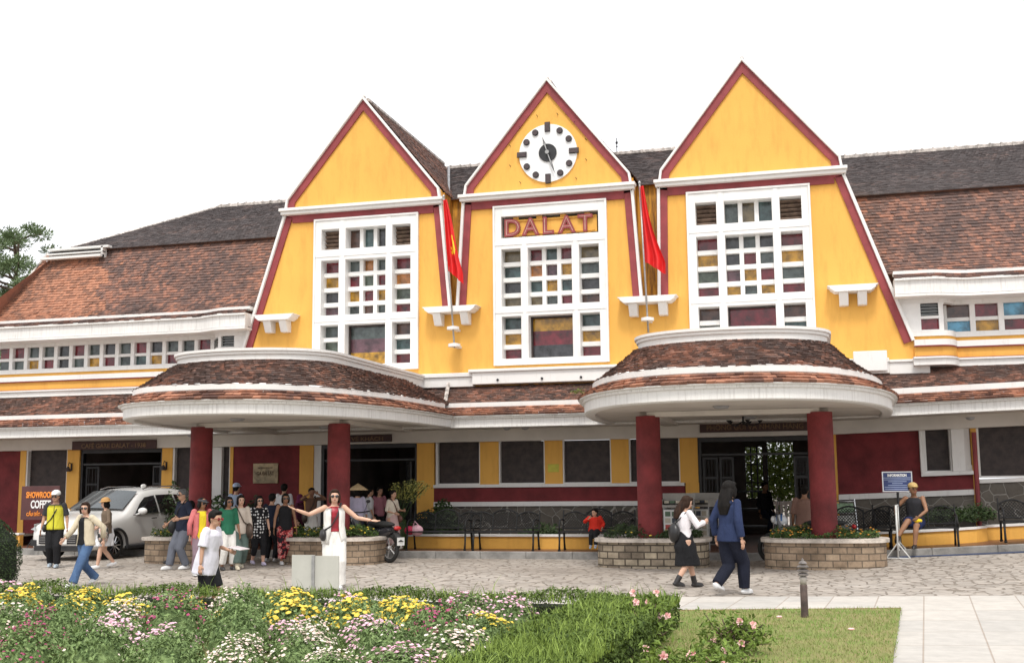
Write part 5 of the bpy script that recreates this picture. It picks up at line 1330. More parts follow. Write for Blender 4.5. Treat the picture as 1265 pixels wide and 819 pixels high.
for sy in (1, -1):
    for poly in ([(.72, 1.04), (.42, 1.30), (.18, 1.45), (-.22, 1.50), (-.24, 1.06)], [(-.30, 1.06), (-.28, 1.505), (-.95, 1.52), (-1.08, 1.09)], [(-1.16, 1.10), (-1.02, 1.515), (-1.6, 1.49), (-1.86, 1.32), (-1.88, 1.13)]):
        bm = bmesh.new(); f = bm.faces.new([bm.verts.new((x, 0, z)) for x, z in poly]); bmesh.ops.triangulate(bm, faces=[f]); bmesh.ops.subdivide_edges(bm, edges=bm.edges[:], cuts=3, use_grid_fill=True)
        for v in bm.verts: v.co.y = sy*on_side(v.co.x, v.co.z, .016)
        m_ = bpy.data.meshes.new('window'); bm.to_mesh(m_); bm.free(); m_.materials.append(carglass)
        o = bpy.data.objects.new('window', m_); COL.objects.link(o); o.parent = CAR
    s = MB(); s.tube([(.80, sy*.895, 1.03), (-.3, sy*.905, 1.055), (-1.1, sy*.905, 1.08), (-1.9, sy*.89, 1.11)], .011, 5); s.build('belt_trim', M['chrome'], CAR, local=True)
    s = MB(); s.tube([(1.0, sy*.885, .27), (-1.0, sy*.885, .27)], .05, 6); s.build('sill', blk_, CAR, local=True)
    for x_ in (WB, -WB):
        s = MB(); s.tube([(x_+.385*math.cos(PI*i/20), sy*.883, .33+.385*math.sin(PI*i/20)) for i in range(-1, 22)], .032, 6); s.build('wheel_arch', blk_, CAR, local=True)
    for x_ in (.0, -.95): s = MB(); s.tube([(x_+.1, sy*.915, .93), (x_-.1, sy*.915, .935)], .016, 6); s.build('door_handle', M['chrome'], CAR, local=True)
    s = MB(); s.tube([(.7, sy*.88, 1.03), (.66, sy*1.0, 1.07)], .02, 6); s.ell((.64, sy*1.03, 1.12), (.07, .12, .085), 14, 8); s.build('wing_mirror', paint, CAR, local=True, smooth=True)
    s = MB(); s.tube([(x_, sy*.565, z) for x_, z in ((.0, 1.655), (-.3, 1.72), (-1.3, 1.73), (-1.6, 1.69))], .016, 6); s.build('roof_rail', M['chrome'], CAR, local=True)
    s = MB(); s.add([(1.78, sy*.80, .86), (2.0, sy*.77, .84), (2.155, sy*.60, .78), (2.16, sy*.60, .70), (2.06, sy*.80, .72), (1.8, sy*.872, .79)], [(0, 1, 2, 3, 4, 5)]); 
    for k in range(6): v = s.v[k]; s.v[k] = (v[0]+.02, v[1]*1.02, v[2]+.01)
    s.build('headlight', mat('headlamp_glass', (.55, .58, .6), .08, .2, 20, spec=.8), CAR, local=True)
    s = MB(); s.cbox((2.14, sy*.66, .42), .05, .16, .14); s.build('fog_lamp', blk_, CAR, local=True)
    for x_ in (WB, -WB):
        s = MB(); y0 = sy*.74
        prf = [(.21, -.10), (.29, -.105), (.325, -.08), (.335, 0), (.325, .08), (.29, .105), (.21, .10)]
        nn = 36; base = 0
        for (r_, d) in prf:
            for k in range(nn): a = 2*PI*k/nn; s.v.append((x_+r_*math.cos(a), y0+sy*d, .335+r_*math.sin(a)))
        for i in range(len(prf)-1):
            for k in range(nn): s.f.append([i*nn+k, i*nn+(k+1) % nn, (i+1)*nn+(k+1) % nn, (i+1)*nn+k]); s.m.append(0)
        w_ = s.build('wheel', M['rubber'], CAR, local=True, smooth=True)
        s = MB()
        for k in range(10):
            a = 2*PI*k/10; c_, sn = math.cos(a), math.sin(a)
            s.tube([(x_+.04*c_, y0+sy*.07, .335+.04*sn), (x_+.21*c_, y0+sy*.085, .335+.21*sn)], [.02, .016], 5)
        s.tube([(x_+.215*math.cos(2*PI*i/30), y0+sy*.085, .335+.215*math.sin(2*PI*i/30)) for i in range(31)], .014, 5, cap=False); s.ell((x_, y0+sy*.08, .335), (.05, .02, .05), 10, 6)
        s.prism([(x_+.21*math.cos(2*PI*i/24), .335+.21*math.sin(2*PI*i/24)) for i in range(24)], y0-.03, y0+.03, 1)
        s.build('rim', [M['chrome'], blk_], w_, local=True)
# windscreen, rear window, grille, plate
def xs_at(z, y, back=False):
    return None
s = MB(); NV = 8
for j in range(NV+1):
    t_ = j/NV; x_ = .93-(.93-.2)*t_; z_ = 1.145+(1.575-1.145)*t_
    hw = (.72-(.72-.60)*t_)
    for i in range(NV+1):
        u = -1+2*i/NV; s.v.append((x_+.035+.10*(1-u*u), u*hw, z_+.028+.035*(1-u*u)))
for j in range(NV):
    for i in range(NV): k = j*(NV+1)+i; s.f.append([k, k+1, k+NV+2, k+NV+1]); s.m.append(0)
s.build('windscreen', mat('windscreen_glass', (.05, .06, .065), .05, .1, 2, spec=.9), CAR, local=True, smooth=True)
s = MB(); s.box(2.155, 2.225, -.48, .48, .40, .62); 
for z in (.44, .49, .54, .59): s.box(2.226, 2.236, -.46, .46, z, z+.012, 1)
s.box(2.12, 2.19, -.62, .62, .24, .36); s.build('grille', [blk_, M['chrome']], CAR, local=True)
s = MB(); s.box(2.238, 2.246, -.25, .25, .40, .52); s.build('number_plate', mat('plate_pale', (.75, .75, .72), .5), CAR, local=True)
s = MB(); s.ell((-.9, 0, 1.735), (.12, .03, .05), 10, 6); s.build('roof_fin', paint, CAR, local=True, smooth=True)

# ================================================================ planting in the foreground
rf = random.Random(11)
def mound(seed, n=1400, r=.335, h=.37):
    rr = random.Random(seed); f = MB()
    def fn():
        a = rr.uniform(0, 2*PI); u = rr.random()**.55; zz = math.sqrt(max(0, 1-u*u)); k = rr.uniform(.72, 1.0)
        bump_ = 1+.18*noise.noise(Vector((math.cos(a)*2*u, math.sin(a)*2*u, seed*3.1)))
        return (r*u*math.cos(a)*k*bump_, r*u*math.sin(a)*k*bump_, .03+h*zz*k*bump_), (u*math.cos(a), u*math.sin(a), zz)
    leafball(f, n, .038, fn, rr, curl=.25, aspect=.45); f.ell((0, 0, .1), (r*.62, r*.62, h*.55), 12, 8); return f, fn
def flower_heads(seed, fn, n, rad, mi=0):
    rr = random.Random(seed); g = MB(); ok = 0
    while ok < n:
        p, nn = fn()
        if nn[2] < .42 or noise.noise(Vector((p[0]*3.5, p[1]*3.5, seed))) < -.22: continue
        p = Vector(p)*1.04+Vector((0, 0, .012)); q = Vector(nn)+Vector((rr.gauss(0, .25), rr.gauss(0, .25)-.15, .8)); q.normalize()
        t1 = q.orthogonal().normalized(); t2 = q.cross(t1); r_ = rad*rr.uniform(.7, 1.25); b = len(g.v)
        k = 9
        for i in range(k):
            a = 2*PI*i/k; w = r_*(1 if i % 2 == 0 else .86); g.v.append(tuple(p+t1*math.cos(a)*w+t2*math.sin(a)*w))
        g.v.append(tuple(p+q*r_*.55)); g.v.append(tuple(p-q*r_*.25))
        for i in range(k): g.f.append([b+i, b+(i+1) % k, b+k]); g.m.append(mi); g.f.append([b+(i+1) % k, b+i, b+k+1]); g.m.append(mi)
        ok += 1
    return g
kinds = {'yellow': ('fl_yellow', 130, .022), 'pink': ('fl_pink', 180, .019), 'white': ('fl_white', 240, .015), 'magenta': ('fl_mag', 110, .013), 'green': ('fl_white', 16, .012)}
protos = {}
for kk, (mt, n, rad) in kinds.items():
    protos[kk] = []
    for v in range(3):
        f, fn = mound(100+v*7+len(protos)*31)
        a = f.build('chrysanthemum_plant', M['leaf_mum']); b = flower_heads(5+v, fn, n, rad).build('flower_heads', M[mt], a, local=True); b['kind'] = 'stuff'
        protos[kk].append(a)
lab = {'yellow': 'rounded chrysanthemum plant covered in yellow flowers in the front bed', 'pink': 'rounded chrysanthemum plant covered in pink flowers in the front bed',
       'white': 'rounded chrysanthemum plant covered in small white flowers in the front bed', 'magenta': 'chrysanthemum plant with dark magenta flowers in the front bed', 'green': 'leafy green chrysanthemum plant with hardly any open flowers in the front bed'}
ORD = 'first second third fourth fifth sixth seventh eighth ninth tenth eleventh twelfth thirteenth fourteenth fifteenth sixteenth seventeenth eighteenth nineteenth twentieth'.split()
hA, hB = ong(775, 781), ong(595, 910)          # diagonal hedge axis
hd = (hB-hA).normalized(); hn = Vector((-hd.y, hd.x, 0))
if hn.x > 0: hn = -hn                           # points to the flower side
yhb = onZ(450, 737, .40).y                      # back hedge
seeds_col = [(60, 745, 'yellow'), (40, 775, 'magenta'), (20, 790, 'white'), (110, 737, 'pink'), (150, 757, 'white'), (150, 743, 'green'), (100, 800, 'green'), (180, 790, 'pink'), (60, 800, 'magenta'), (210, 745, 'yellow'), (300, 735, 'yellow'),
    (330, 750, 'yellow'), (270, 760, 'white'), (340, 740, 'pink'), (240, 785, 'pink'), (330, 785, 'pink'), (400, 760, 'yellow'), (440, 748, 'pink'), (430, 775, 'white'), (480, 790, 'pink'), (380, 805, 'white'), (500, 760, 'pink'), (540, 755, 'green'),
    (540, 748, 'yellow'), (590, 752, 'pink'), (625, 742, 'pink'), (670, 748, 'yellow'), (640, 765, 'pink'), (600, 775, 'white'), (700, 760, 'white'), (560, 800, 'white'), (520, 790, 'magenta'), (470, 812, 'green'), (10, 740, 'pink'), (75, 760, 'yellow'), (125, 748, 'yellow'), (185, 735, 'yellow'), (250, 740, 'yellow'), (20, 760, 'yellow'), (370, 752, 'yellow'), (400, 740, 'yellow'), (555, 742, 'yellow'), (480, 740, 'green'), (300, 775, 'green'), (160, 800, 'pink'), (100, 775, 'green'), (230, 805, 'green'), (590, 740, 'green'), (430, 800, 'white'), (260, 800, 'white'), (120, 760, 'white'), (200, 770, 'magenta')]
y = yhb-.58; row = 0
while y > 7.6:
    x = -14.5+(.33 if row % 2 else 0); nth = 0
    while x < -1.5:
        X_, Y_ = x+rf.uniform(-.1, .1), y+rf.uniform(-.1, .1)
        rel = Vector((X_, Y_, 0))-Vector((hA.x, hA.y, 0))
        if rel.dot(hn) > .66:
            v = Vector((X_, Y_, .3))-EYE; dd = v.dot(_f); px, py = 632.5+F_*v.dot(_r)/dd, 409.5-F_*v.dot(_u)/dd
            if -60 < px < 1300 and py < 880:
                best = min(seeds_col, key=lambda q: (q[0]-px)**2+((q[1]-py)*2.2)**2+rf.uniform(0, 700))
                kk = 'yellow' if row < 3 and rf.random() < .38 else best[2] if rf.random() < .92 else rf.choice(['green', 'white', 'pink', 'green', 'yellow'])
                pr = protos[kk][rf.randrange(3)]
                if not pr.get('label'): o = pr
                else: o = copy_tree(pr)
                s_ = rf.uniform(.82, 1.18); o.location = (X_, Y_, GZ+.02); o.rotation_euler = (0, 0, rf.uniform(0, 6.28)); o.scale = (s_, s_, s_*rf.uniform(.85, 1.2))
                nth += 1
                tag(o, f"{ {'yellow': 'yellow-flowered', 'pink': 'pink-flowered', 'white': 'white-flowered', 'magenta': 'magenta-flowered', 'green': 'mostly green'}[kk]} chrysanthemum plant, {ORD[nth-1]} from the left, {ORD[row]} row from the back hedge", 'flowers', kk+' chrysanthemum plants in the front bed')
        x += .64
    y -= .58; row += 1
for kk in protos:
    for pr in protos[kk]:
        if not pr.get('label'):
            for ch in [c for c in bpy.data.objects if c.parent == pr]: bpy.data.objects.remove(ch)
            bpy.data.objects.remove(pr)
# soil of the bed
bs_ = sheet('garden_ground', [(-16, yhb), (hA.x, hA.y+.4), (hB.x, hB.y), (hB.x-2, hB.y-3), (-16, 5)], .012, M['soil']); tag_struct(bs_)
# clipped hedges
def hedge(name, a, b, w, h, n, size, seed, label, blades=0, hj=.05, mt='hedge'):
    rr = random.Random(seed); d = (b-a); ln = d.length; d.normalize(); nn = Vector((-d.y, d.x, 0)); f = MB()
    def fn():
        s = rr.uniform(0, ln); q = rr.random(); wv = 1+.26*noise.noise(Vector((s*1.1, seed, 0))); hh = h*(1+.30*noise.noise(Vector((s*1.1, 3, seed)))+.16*noise.noise(Vector((s*4.2, 5, seed))))+abs(rr.gauss(0, .018))
        P = a+d*s
        if q < .52: u = rr.uniform(-1, 1); return P+nn*u*w/2*wv+Vector((0, 0, hh-rr.random()**2*.1)), (0, 0, 1)
        sg = -1 if q < .76 else 1; e = rr.random()**2*.1
        if rr.random() < .1: return a+d*(ln if rr.random() < .5 else 0)+nn*rr.uniform(-1, 1)*w/2+Vector((0, 0, rr.uniform(0, hh))), d
        return P+nn*sg*(w/2*wv-e)+Vector((0, 0, rr.uniform(.0, hh))), nn*sg+Vector((0, 0, .3))
    leafball(f, n, size, fn, rr, aspect=.55)
    # dark twiggy core
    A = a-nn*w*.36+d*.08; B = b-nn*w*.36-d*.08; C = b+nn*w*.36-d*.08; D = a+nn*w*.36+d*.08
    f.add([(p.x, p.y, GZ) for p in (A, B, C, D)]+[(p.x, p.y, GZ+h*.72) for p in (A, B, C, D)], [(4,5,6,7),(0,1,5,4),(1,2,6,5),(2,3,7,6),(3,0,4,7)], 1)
    for i, fc in enumerate(f.f): pass
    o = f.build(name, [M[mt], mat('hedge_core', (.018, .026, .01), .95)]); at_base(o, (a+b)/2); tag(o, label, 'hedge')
    if blades:
        g = MB()
        for _ in range(blades):
            s = rr.uniform(0, ln); P = a+d*s+nn*rr.uniform(-.5, .5)*w; hh = h*.85; L_ = rr.uniform(.04, .15)*(2.0 if rr.random() < .035 else 1)
            lean = Vector((rr.gauss(0, .3), rr.gauss(0, .3), 1)).normalized(); t_ = Vector((rr.gauss(0, 1), rr.gauss(0, 1), 0)).normalized()*.006
            p0 = P+Vector((0, 0, hh)); p1 = p0+lean*L_*.6; p2 = p1+(lean+Vector((lean.x, lean.y, -.15))).normalized()*L_*.5
            g.add([p0-t_, p0+t_, p1+t_*.7, p1-t_*.7, p2], [(0, 1, 2, 3), (3, 2, 4)])
        g.build('long_grass', M['grass'], o)
    return o
hl = Vector((-13.5, yhb, GZ)); hr = Vector((hA.x-.2, yhb+.1, GZ))
hl = ong(120, 745); hl.y = yhb; hl.z = GZ
hedge('clipped_hedge', hl, hr, .45, .37, 13000, .035, 5, 'low clipped hedge running along the back of the flower bed', 1500)
hedge('clipped_hedge', Vector((hA.x+.05, hA.y+.3, GZ)), Vector((hB.x, hB.y, GZ)), .95, .34, 30000, .036, 6, 'wide clipped hedge with long grass slanting down between flower bed and lawn', 7000)
# azaleas with pink blossoms
def azalea(px, py, s_, n, nfl, label, seed, h=.5):
    q = ong(px, py); rr = random.Random(seed); t = empty('azalea_bush', q, label, 'shrub', 'azalea bushes at the front')
    st_ = MB(); tips = []
    for i in range(15):
        a = rr.uniform(0, 2*PI); r1 = s_*rr.uniform(.2, .95); hh = h*rr.uniform(.45, 1.05)
        p0 = Vector((0, 0, 0)); p1 = Vector((math.cos(a)*r1*.4, math.sin(a)*r1*.4, hh*.5)); p2 = Vector((math.cos(a)*r1, math.sin(a)*r1, hh))
        st_.tube([p0, p1, p2], [.012, .009, .005], 5); tips.append(p2)
        for _ in range(3):
            p3 = p1.lerp(p2, rr.uniform(.2, .9))+Vector((rr.gauss(0, .09), rr.gauss(0, .09), rr.uniform(0, .09))); st_.tube([p1.lerp(p2, .4), p3], [.005, .003], 4); tips.append(p3)
    st_.build('stem', M['bark'], t, local=True)
    f = MB()
    def fn():
        c = rr.choice(tips); v = Vector((rr.gauss(0, .055), rr.gauss(0, .055), rr.gauss(0, .045))); return c+v, v+Vector((0, 0, .02))
    leafball(f, n, .062, fn, rr, aspect=.42, curl=.2); f.build('leaves', M['leaf_bright'], t, local=True)
    g = MB()
    for _ in range(nfl):
        c = rr.choice(tips)+Vector((rr.gauss(0, .04), rr.gauss(0, .04)-.05, rr.uniform(0, .05)))
        for k in range(7):
            a = 2*PI*k/5+rr.random(); d = Vector((math.cos(a), -.5+rr.gauss(0, .2), math.sin(a))).normalized(); n_ = d.orthogonal().normalized()
            e = c+d*.042; g.add([c, c+d*.024+n_*.02, e, c+d*.024-n_*.02], [(0, 1, 2, 3)])
    g.build('blossom', M['fl_azalea'], t, local=True)
azalea(800, 803, .30, 750, 10, 'azalea bush with pink blossoms against the end of the slanting hedge', 31, .44)
azalea(905, 812, .30, 620, 7, 'open azalea bush with a few pink blossoms on the lawn', 32, .34)
azalea(865, 846, .48, 1300, 12, 'azalea bush with pink blossoms at the bottom edge of the photo', 33, .24)
# topiary bush at the left edge
q = ong(-14, 728); rr = random.Random(4); f = MB()
def fn():
    a = rr.uniform(0, 2*PI); z = rr.random(); r_ = .48*(math.sin(PI*min(1, .18+z*.82))**.55)*(1+.05*noise.noise(Vector((math.cos(a)*3, math.sin(a)*3, z*5))))*rr.uniform(.86, 1); return (q.x+r_*math.cos(a), q.y+r_*math.sin(a), q.z+z*1.12), (math.cos(a), math.sin(a), z-.4)
leafball(f, 5200, .035, fn, rr); f.lathe([(.3, .02), (.4, .3), (.38, .75), (.15, 1.0)], q, 14, 1)
o = f.build('topiary_bush', [M['leaf_dark'], mat('bush_core', (.012, .018, .008), .95)]); at_base(o, q); tag(o, 'dark green clipped egg-shaped bush cut off by the left edge', 'shrub')
# lawn grass blades
rr = random.Random(9); g = MB()
A = Vector((l1.x, l1.y)); D1 = Vector((l0.x-l1.x, l0.y-l1.y)).normalized(); D2 = Vector((l3.x-l1.x, l3.y-l1.y)).normalized()
for _ in range(26000):
    u, v = rr.uniform(-.02, 4.6), rr.uniform(-.02, 5.2); P = A+D1*u+D2*v; z = gz(P.x, P.y)+.03
    rel = Vector((P.x, P.y, 0))-Vector((hA.x, hA.y, 0))
    if rel.dot(hn) > -.3: continue
    s_ = rr.uniform(.018, .042); t_ = Vector((rr.gauss(0, 1), rr.gauss(0, 1), 0)).normalized()*.004
    p0 = Vector((P.x, P.y, z)); p1 = p0+Vector((rr.gauss(0, .014), rr.gauss(0, .014), s_)); g.add([p0-t_, p0+t_, p1], [(0, 1, 2)])
tag(g.build('lawn_grass', M['lawn_blade']), kind='stuff')
# little plant growing in the gutter
q = onY(716, 486, 24.6); f = MB(); rr = random.Random(2)
leafball(f, 90, .05, lambda: ((q.x+rr.gauss(0, .09), q.y+rr.gauss(0, .06), q.z+abs(rr.gauss(0, .07))), (0, 0, 1)), rr); o = f.build('gutter_weed', M['leaf_bright']); at_base(o, q); tag(o, 'small green weed growing in the gutter left of the right canopy', 'plant')

# ---- pine tree behind the left end of the building
def pine(base, H, label, seed, spread=3.2, clumps=90, zmin=.45):
    rr = random.Random(seed); t = empty('pine_tree', base, label, 'tree'); tr = MB()
    tr.tube([(0, 0, 0), (.15, 0, H*.35), (-.1, .1, H*.7), (.1, 0, H*.97)], [.28, .22, .14, .04], 10); tr.build('trunk', M['bark'], t, local=True, smooth=True)
    lm = MB(); cl = []
    for i in range(clumps//4):
        z = H*rr.uniform(zmin, .97); a = rr.uniform(0, 2*PI); r_ = spread*(1.12-z/H)*rr.uniform(.7, 1.5)+.5
        p0 = Vector((0, 0, z)); p1 = Vector((math.cos(a)*r_*.5, math.sin(a)*r_*.5, z+.25)); p2 = Vector((math.cos(a)*r_, math.sin(a)*r_, z+rr.uniform(.2, .9)))
        lm.tube([p0, p1, p2], [.07, .05, .02], 6); cl += [p2, p1.lerp(p2, .6)+Vector((rr.gauss(0, .3), rr.gauss(0, .3), .2)), p2+Vector((rr.gauss(0, .4), rr.gauss(0, .4), rr.gauss(0, .25))), p1.lerp(p2, .3)+Vector((rr.gauss(0, .3), rr.gauss(0, .3), .25))]
    lm.build('branch', M['bark'], t, local=True)
    f = MB()
    for c in cl:
        R_ = rr.uniform(.35, .65)
        for _ in range(170):
            v = Vector((rr.gauss(0, 1), rr.gauss(0, 1), rr.gauss(0, .7))).normalized(); p = c+Vector((v.x*R_, v.y*R_, v.z*R_*.6))*rr.random()**.4; d = (v+Vector((0, 0, .5))).normalized()*rr.uniform(.1, .2); w_ = d.orthogonal().normalized()*.028
            f.add([p-w_, p+w_, p+d], [(0, 1, 2)])
    f.build('crown', M['needle'], t, local=True)
pb = onY(6, 600, 44); pine(Vector((pb.x, 44, GZ)), onY(20, 291, 44).z+.2, 'pine tree rising behind the end of the tiled roof', 17, 3.5, 170, .36)
# ---- greenery and fence behind the station hall
rr = random.Random(12)
for i, (px, y_, h_, r_) in enumerate(((928, 37, 3.0, 1.25), (962, 38.5, 4.2, 1.7), (988, 36.8, 3.2, 1.1))):
    c = onY(px, 600, y_); f = MB()
    def fn():
        v = Vector((rr.gauss(0, 1), rr.gauss(0, 1), rr.gauss(0, 1))).normalized(); k = rr.random()**.4; return (c.x+v.x*r_*k, y_+v.y*r_*k, GZ+h_*.58+v.z*h_*.46*k), v
    leafball(f, 3400, .13, fn, rr)
    t = empty('garden_tree', (c.x, y_, GZ), ['green tree seen through the doorway, left one', 'tallest green tree seen through the doorway', 'green tree nearest the doorway, right one'][i], 'tree', 'trees seen through the doorway')
    f.build('crown', M['leaf_bright'], t); s = MB(); s.tube([(c.x, y_, GZ), (c.x+.05, y_, GZ+h_*.5)], [.07, .05], 8); s.build('trunk', M['bark'], t)
f_ = MB(); a, b_ = onY(915, 640, 35.6), onY(1000, 640, 35.6)
f_.box(a.x, b_.x, 35.55, 35.7, .95, 1.05); f_.box(a.x, b_.x, 35.55, 35.7, GZ+.15, GZ+.27)
for i in range(16): x_ = a.x+(b_.x-a.x)*i/15; f_.box(x_-.04, x_+.04, 35.58, 35.67, GZ+.27, .95)
o = f_.build('balustrade', M['white']); at_base(o, ((a.x+b_.x)/2, 35.6, GZ)); tag(o, 'white balustrade seen through the doorway', 'fence')
# ================================================================ people
def clothm(name, c, c2=None, rough=.85, scale=6, pattern=None, sheen=.2):
    m, nt, bs = _nt(name); bs.inputs['Roughness'].default_value = rough; bs.inputs['Specular IOR Level'].default_value = .2
    tc = N(nt, 'ShaderNodeTexCoord')
    if pattern == 'dots':
        v = N(nt, 'ShaderNodeTexVoronoi', Scale=17, Randomness=.35); L(nt, tc.outputs['Object'], v.inputs['Vector']); r = ramp(nt, [(.30, c2), (.36, c)]); L(nt, v.outputs['Distance'], r.inputs[0])
    elif pattern == 'floral':
        v = N(nt, 'ShaderNodeTexNoise', Scale=9, Detail=3, Roughness=.7); L(nt, tc.outputs['Object'], v.inputs['Vector']); r = ramp(nt, [(.47, c), (.52, c2), (.60, (.6, .35, .3)), (.64, c)]); L(nt, v.outputs[0], r.inputs[0])
    else:
        v = N(nt, 'ShaderNodeTexNoise', Scale=scale, Detail=4); L(nt, tc.outputs['Object'], v.inputs['Vector']); r = ramp(nt, [(.3, [x*.86 for x in c] if c2 is None else c2), (.65, c)]); L(nt, v.outputs[0], r.inputs[0])
    L(nt, r.outputs[0], bs.inputs['Base Color'])
    mp = N(nt, 'ShaderNodeMapping'); mp.inputs['Scale'].default_value = (1.6, 1.6, .55); L(nt, tc.outputs['Object'], mp.inputs[0])
    n2 = N(nt, 'ShaderNodeTexNoise', Scale=9, Detail=3, Distortion=.6); L(nt, mp.outputs[0], n2.inputs['Vector']); bump(nt, bs, n2.outputs[0], .035, .75)
    return m
SKIN = mat('skin', (.52, .30, .20), .55, .08, 8, spec=.35); SKIN_D = mat('tanned_skin', (.30, .155, .09), .55, .1, 8, spec=.35); SKIN_L = mat('fair_skin', (.62, .38, .27), .55, .08, 8, spec=.35)
HAIR = mat('black_hair', (.010, .008, .007), .65, .3, 30, spec=.15, stretch=(1, 1, .2)); HAIR_B = mat('brown_hair', (.035, .018, .011), .65, .3, 30, spec=.15, stretch=(1, 1, .2)); HAIR_G = mat('greying_hair', (.10, .10, .10), .6, .4, 40)
LENS = mat('dark_sunglass_lens', (.006, .006, .008), .1, .1, 1, spec=.8); EYEM = mat('dark_eye', (.01, .008, .008), .3); LIP = mat('lip', (.38, .10, .09), .5)
def ik(a, t, l1, l2, hint):
    d = t-a; Ln = min(d.length, (l1+l2)*.998); dr = d.normalized(); t = a+dr*Ln; x = (l1*l1-l2*l2+Ln*Ln)/(2*Ln)
    h = math.sqrt(max(0, l1*l1-x*x)); hv = Vector(hint)-dr*Vector(hint).dot(dr)
    hv = hv.normalized() if hv.length > 1e-6 else dr.orthogonal().normalized()
    return a+dr*x+hv*h, t
def solid(mb, vox, mt, name, parent, extra=None, smooth=4):
    me = mb.mesh('tmp'); me = temp_eval(me, [('REMESH', dict(mode='VOXEL', voxel_size=vox)), ('SMOOTH', dict(factor=.5, iterations=smooth))])
    if extra is not None and extra.v:
        e = extra.mesh('tmp2'); bm = bmesh.new(); bm.from_mesh(me); bm.from_mesh(e); bm.to_mesh(me); bm.free()
    me.materials.clear(); me.materials.append(mt); me.polygons.foreach_set('use_smooth', [True]*len(me.polygons))
    me.polygons.foreach_set('material_index', [0]*len(me.polygons)); me.name = name
    o = bpy.data.objects.new(name, me); COL.objects.link(o); o.parent = parent; return o
def hand(mb, wrist, d, up, H, thumb, curl=.25):
    """palm and five separate fingers; d = pointing direction, up = back of the hand, thumb = side of the thumb"""
    d = d.normalized(); side = d.cross(up).normalized(); up = side.cross(d).normalized()
    if side.dot(thumb) < 0: side = -side
    k = H/1.6; pc = wrist+d*.045*k
    Mx = Matrix((side, up, d)).transposed()
    mb.ell(pc, (.036*k, .014*k, .048*k), 10, 8, 0, Mx)
    for i, (o, ln) in enumerate(((.026, .068), (.009, .076), (-.009, .070), (-.026, .055))):
        p = pc+d*.035*k+side*o*k; c = curl*(1+.15*i); d1 = (d-up*c*.6).normalized(); d2 = (d-up*c*1.8).normalized()
        mb.tube([p, p+d1*ln*.5*k, p+d1*ln*.5*k+d2*ln*.5*k], [.0085*k, .0078*k, .006*k], 6)
    p = pc-d*.015*k+side*.028*k; mb.tube([p, p+(side*.7+d*.7)*.03*k, p+(side*.7+d*.7)*.03*k+(d*.95-up*.1)*.028*k], [.011*k, .0095*k, .007*k], 6)
CASE = {}
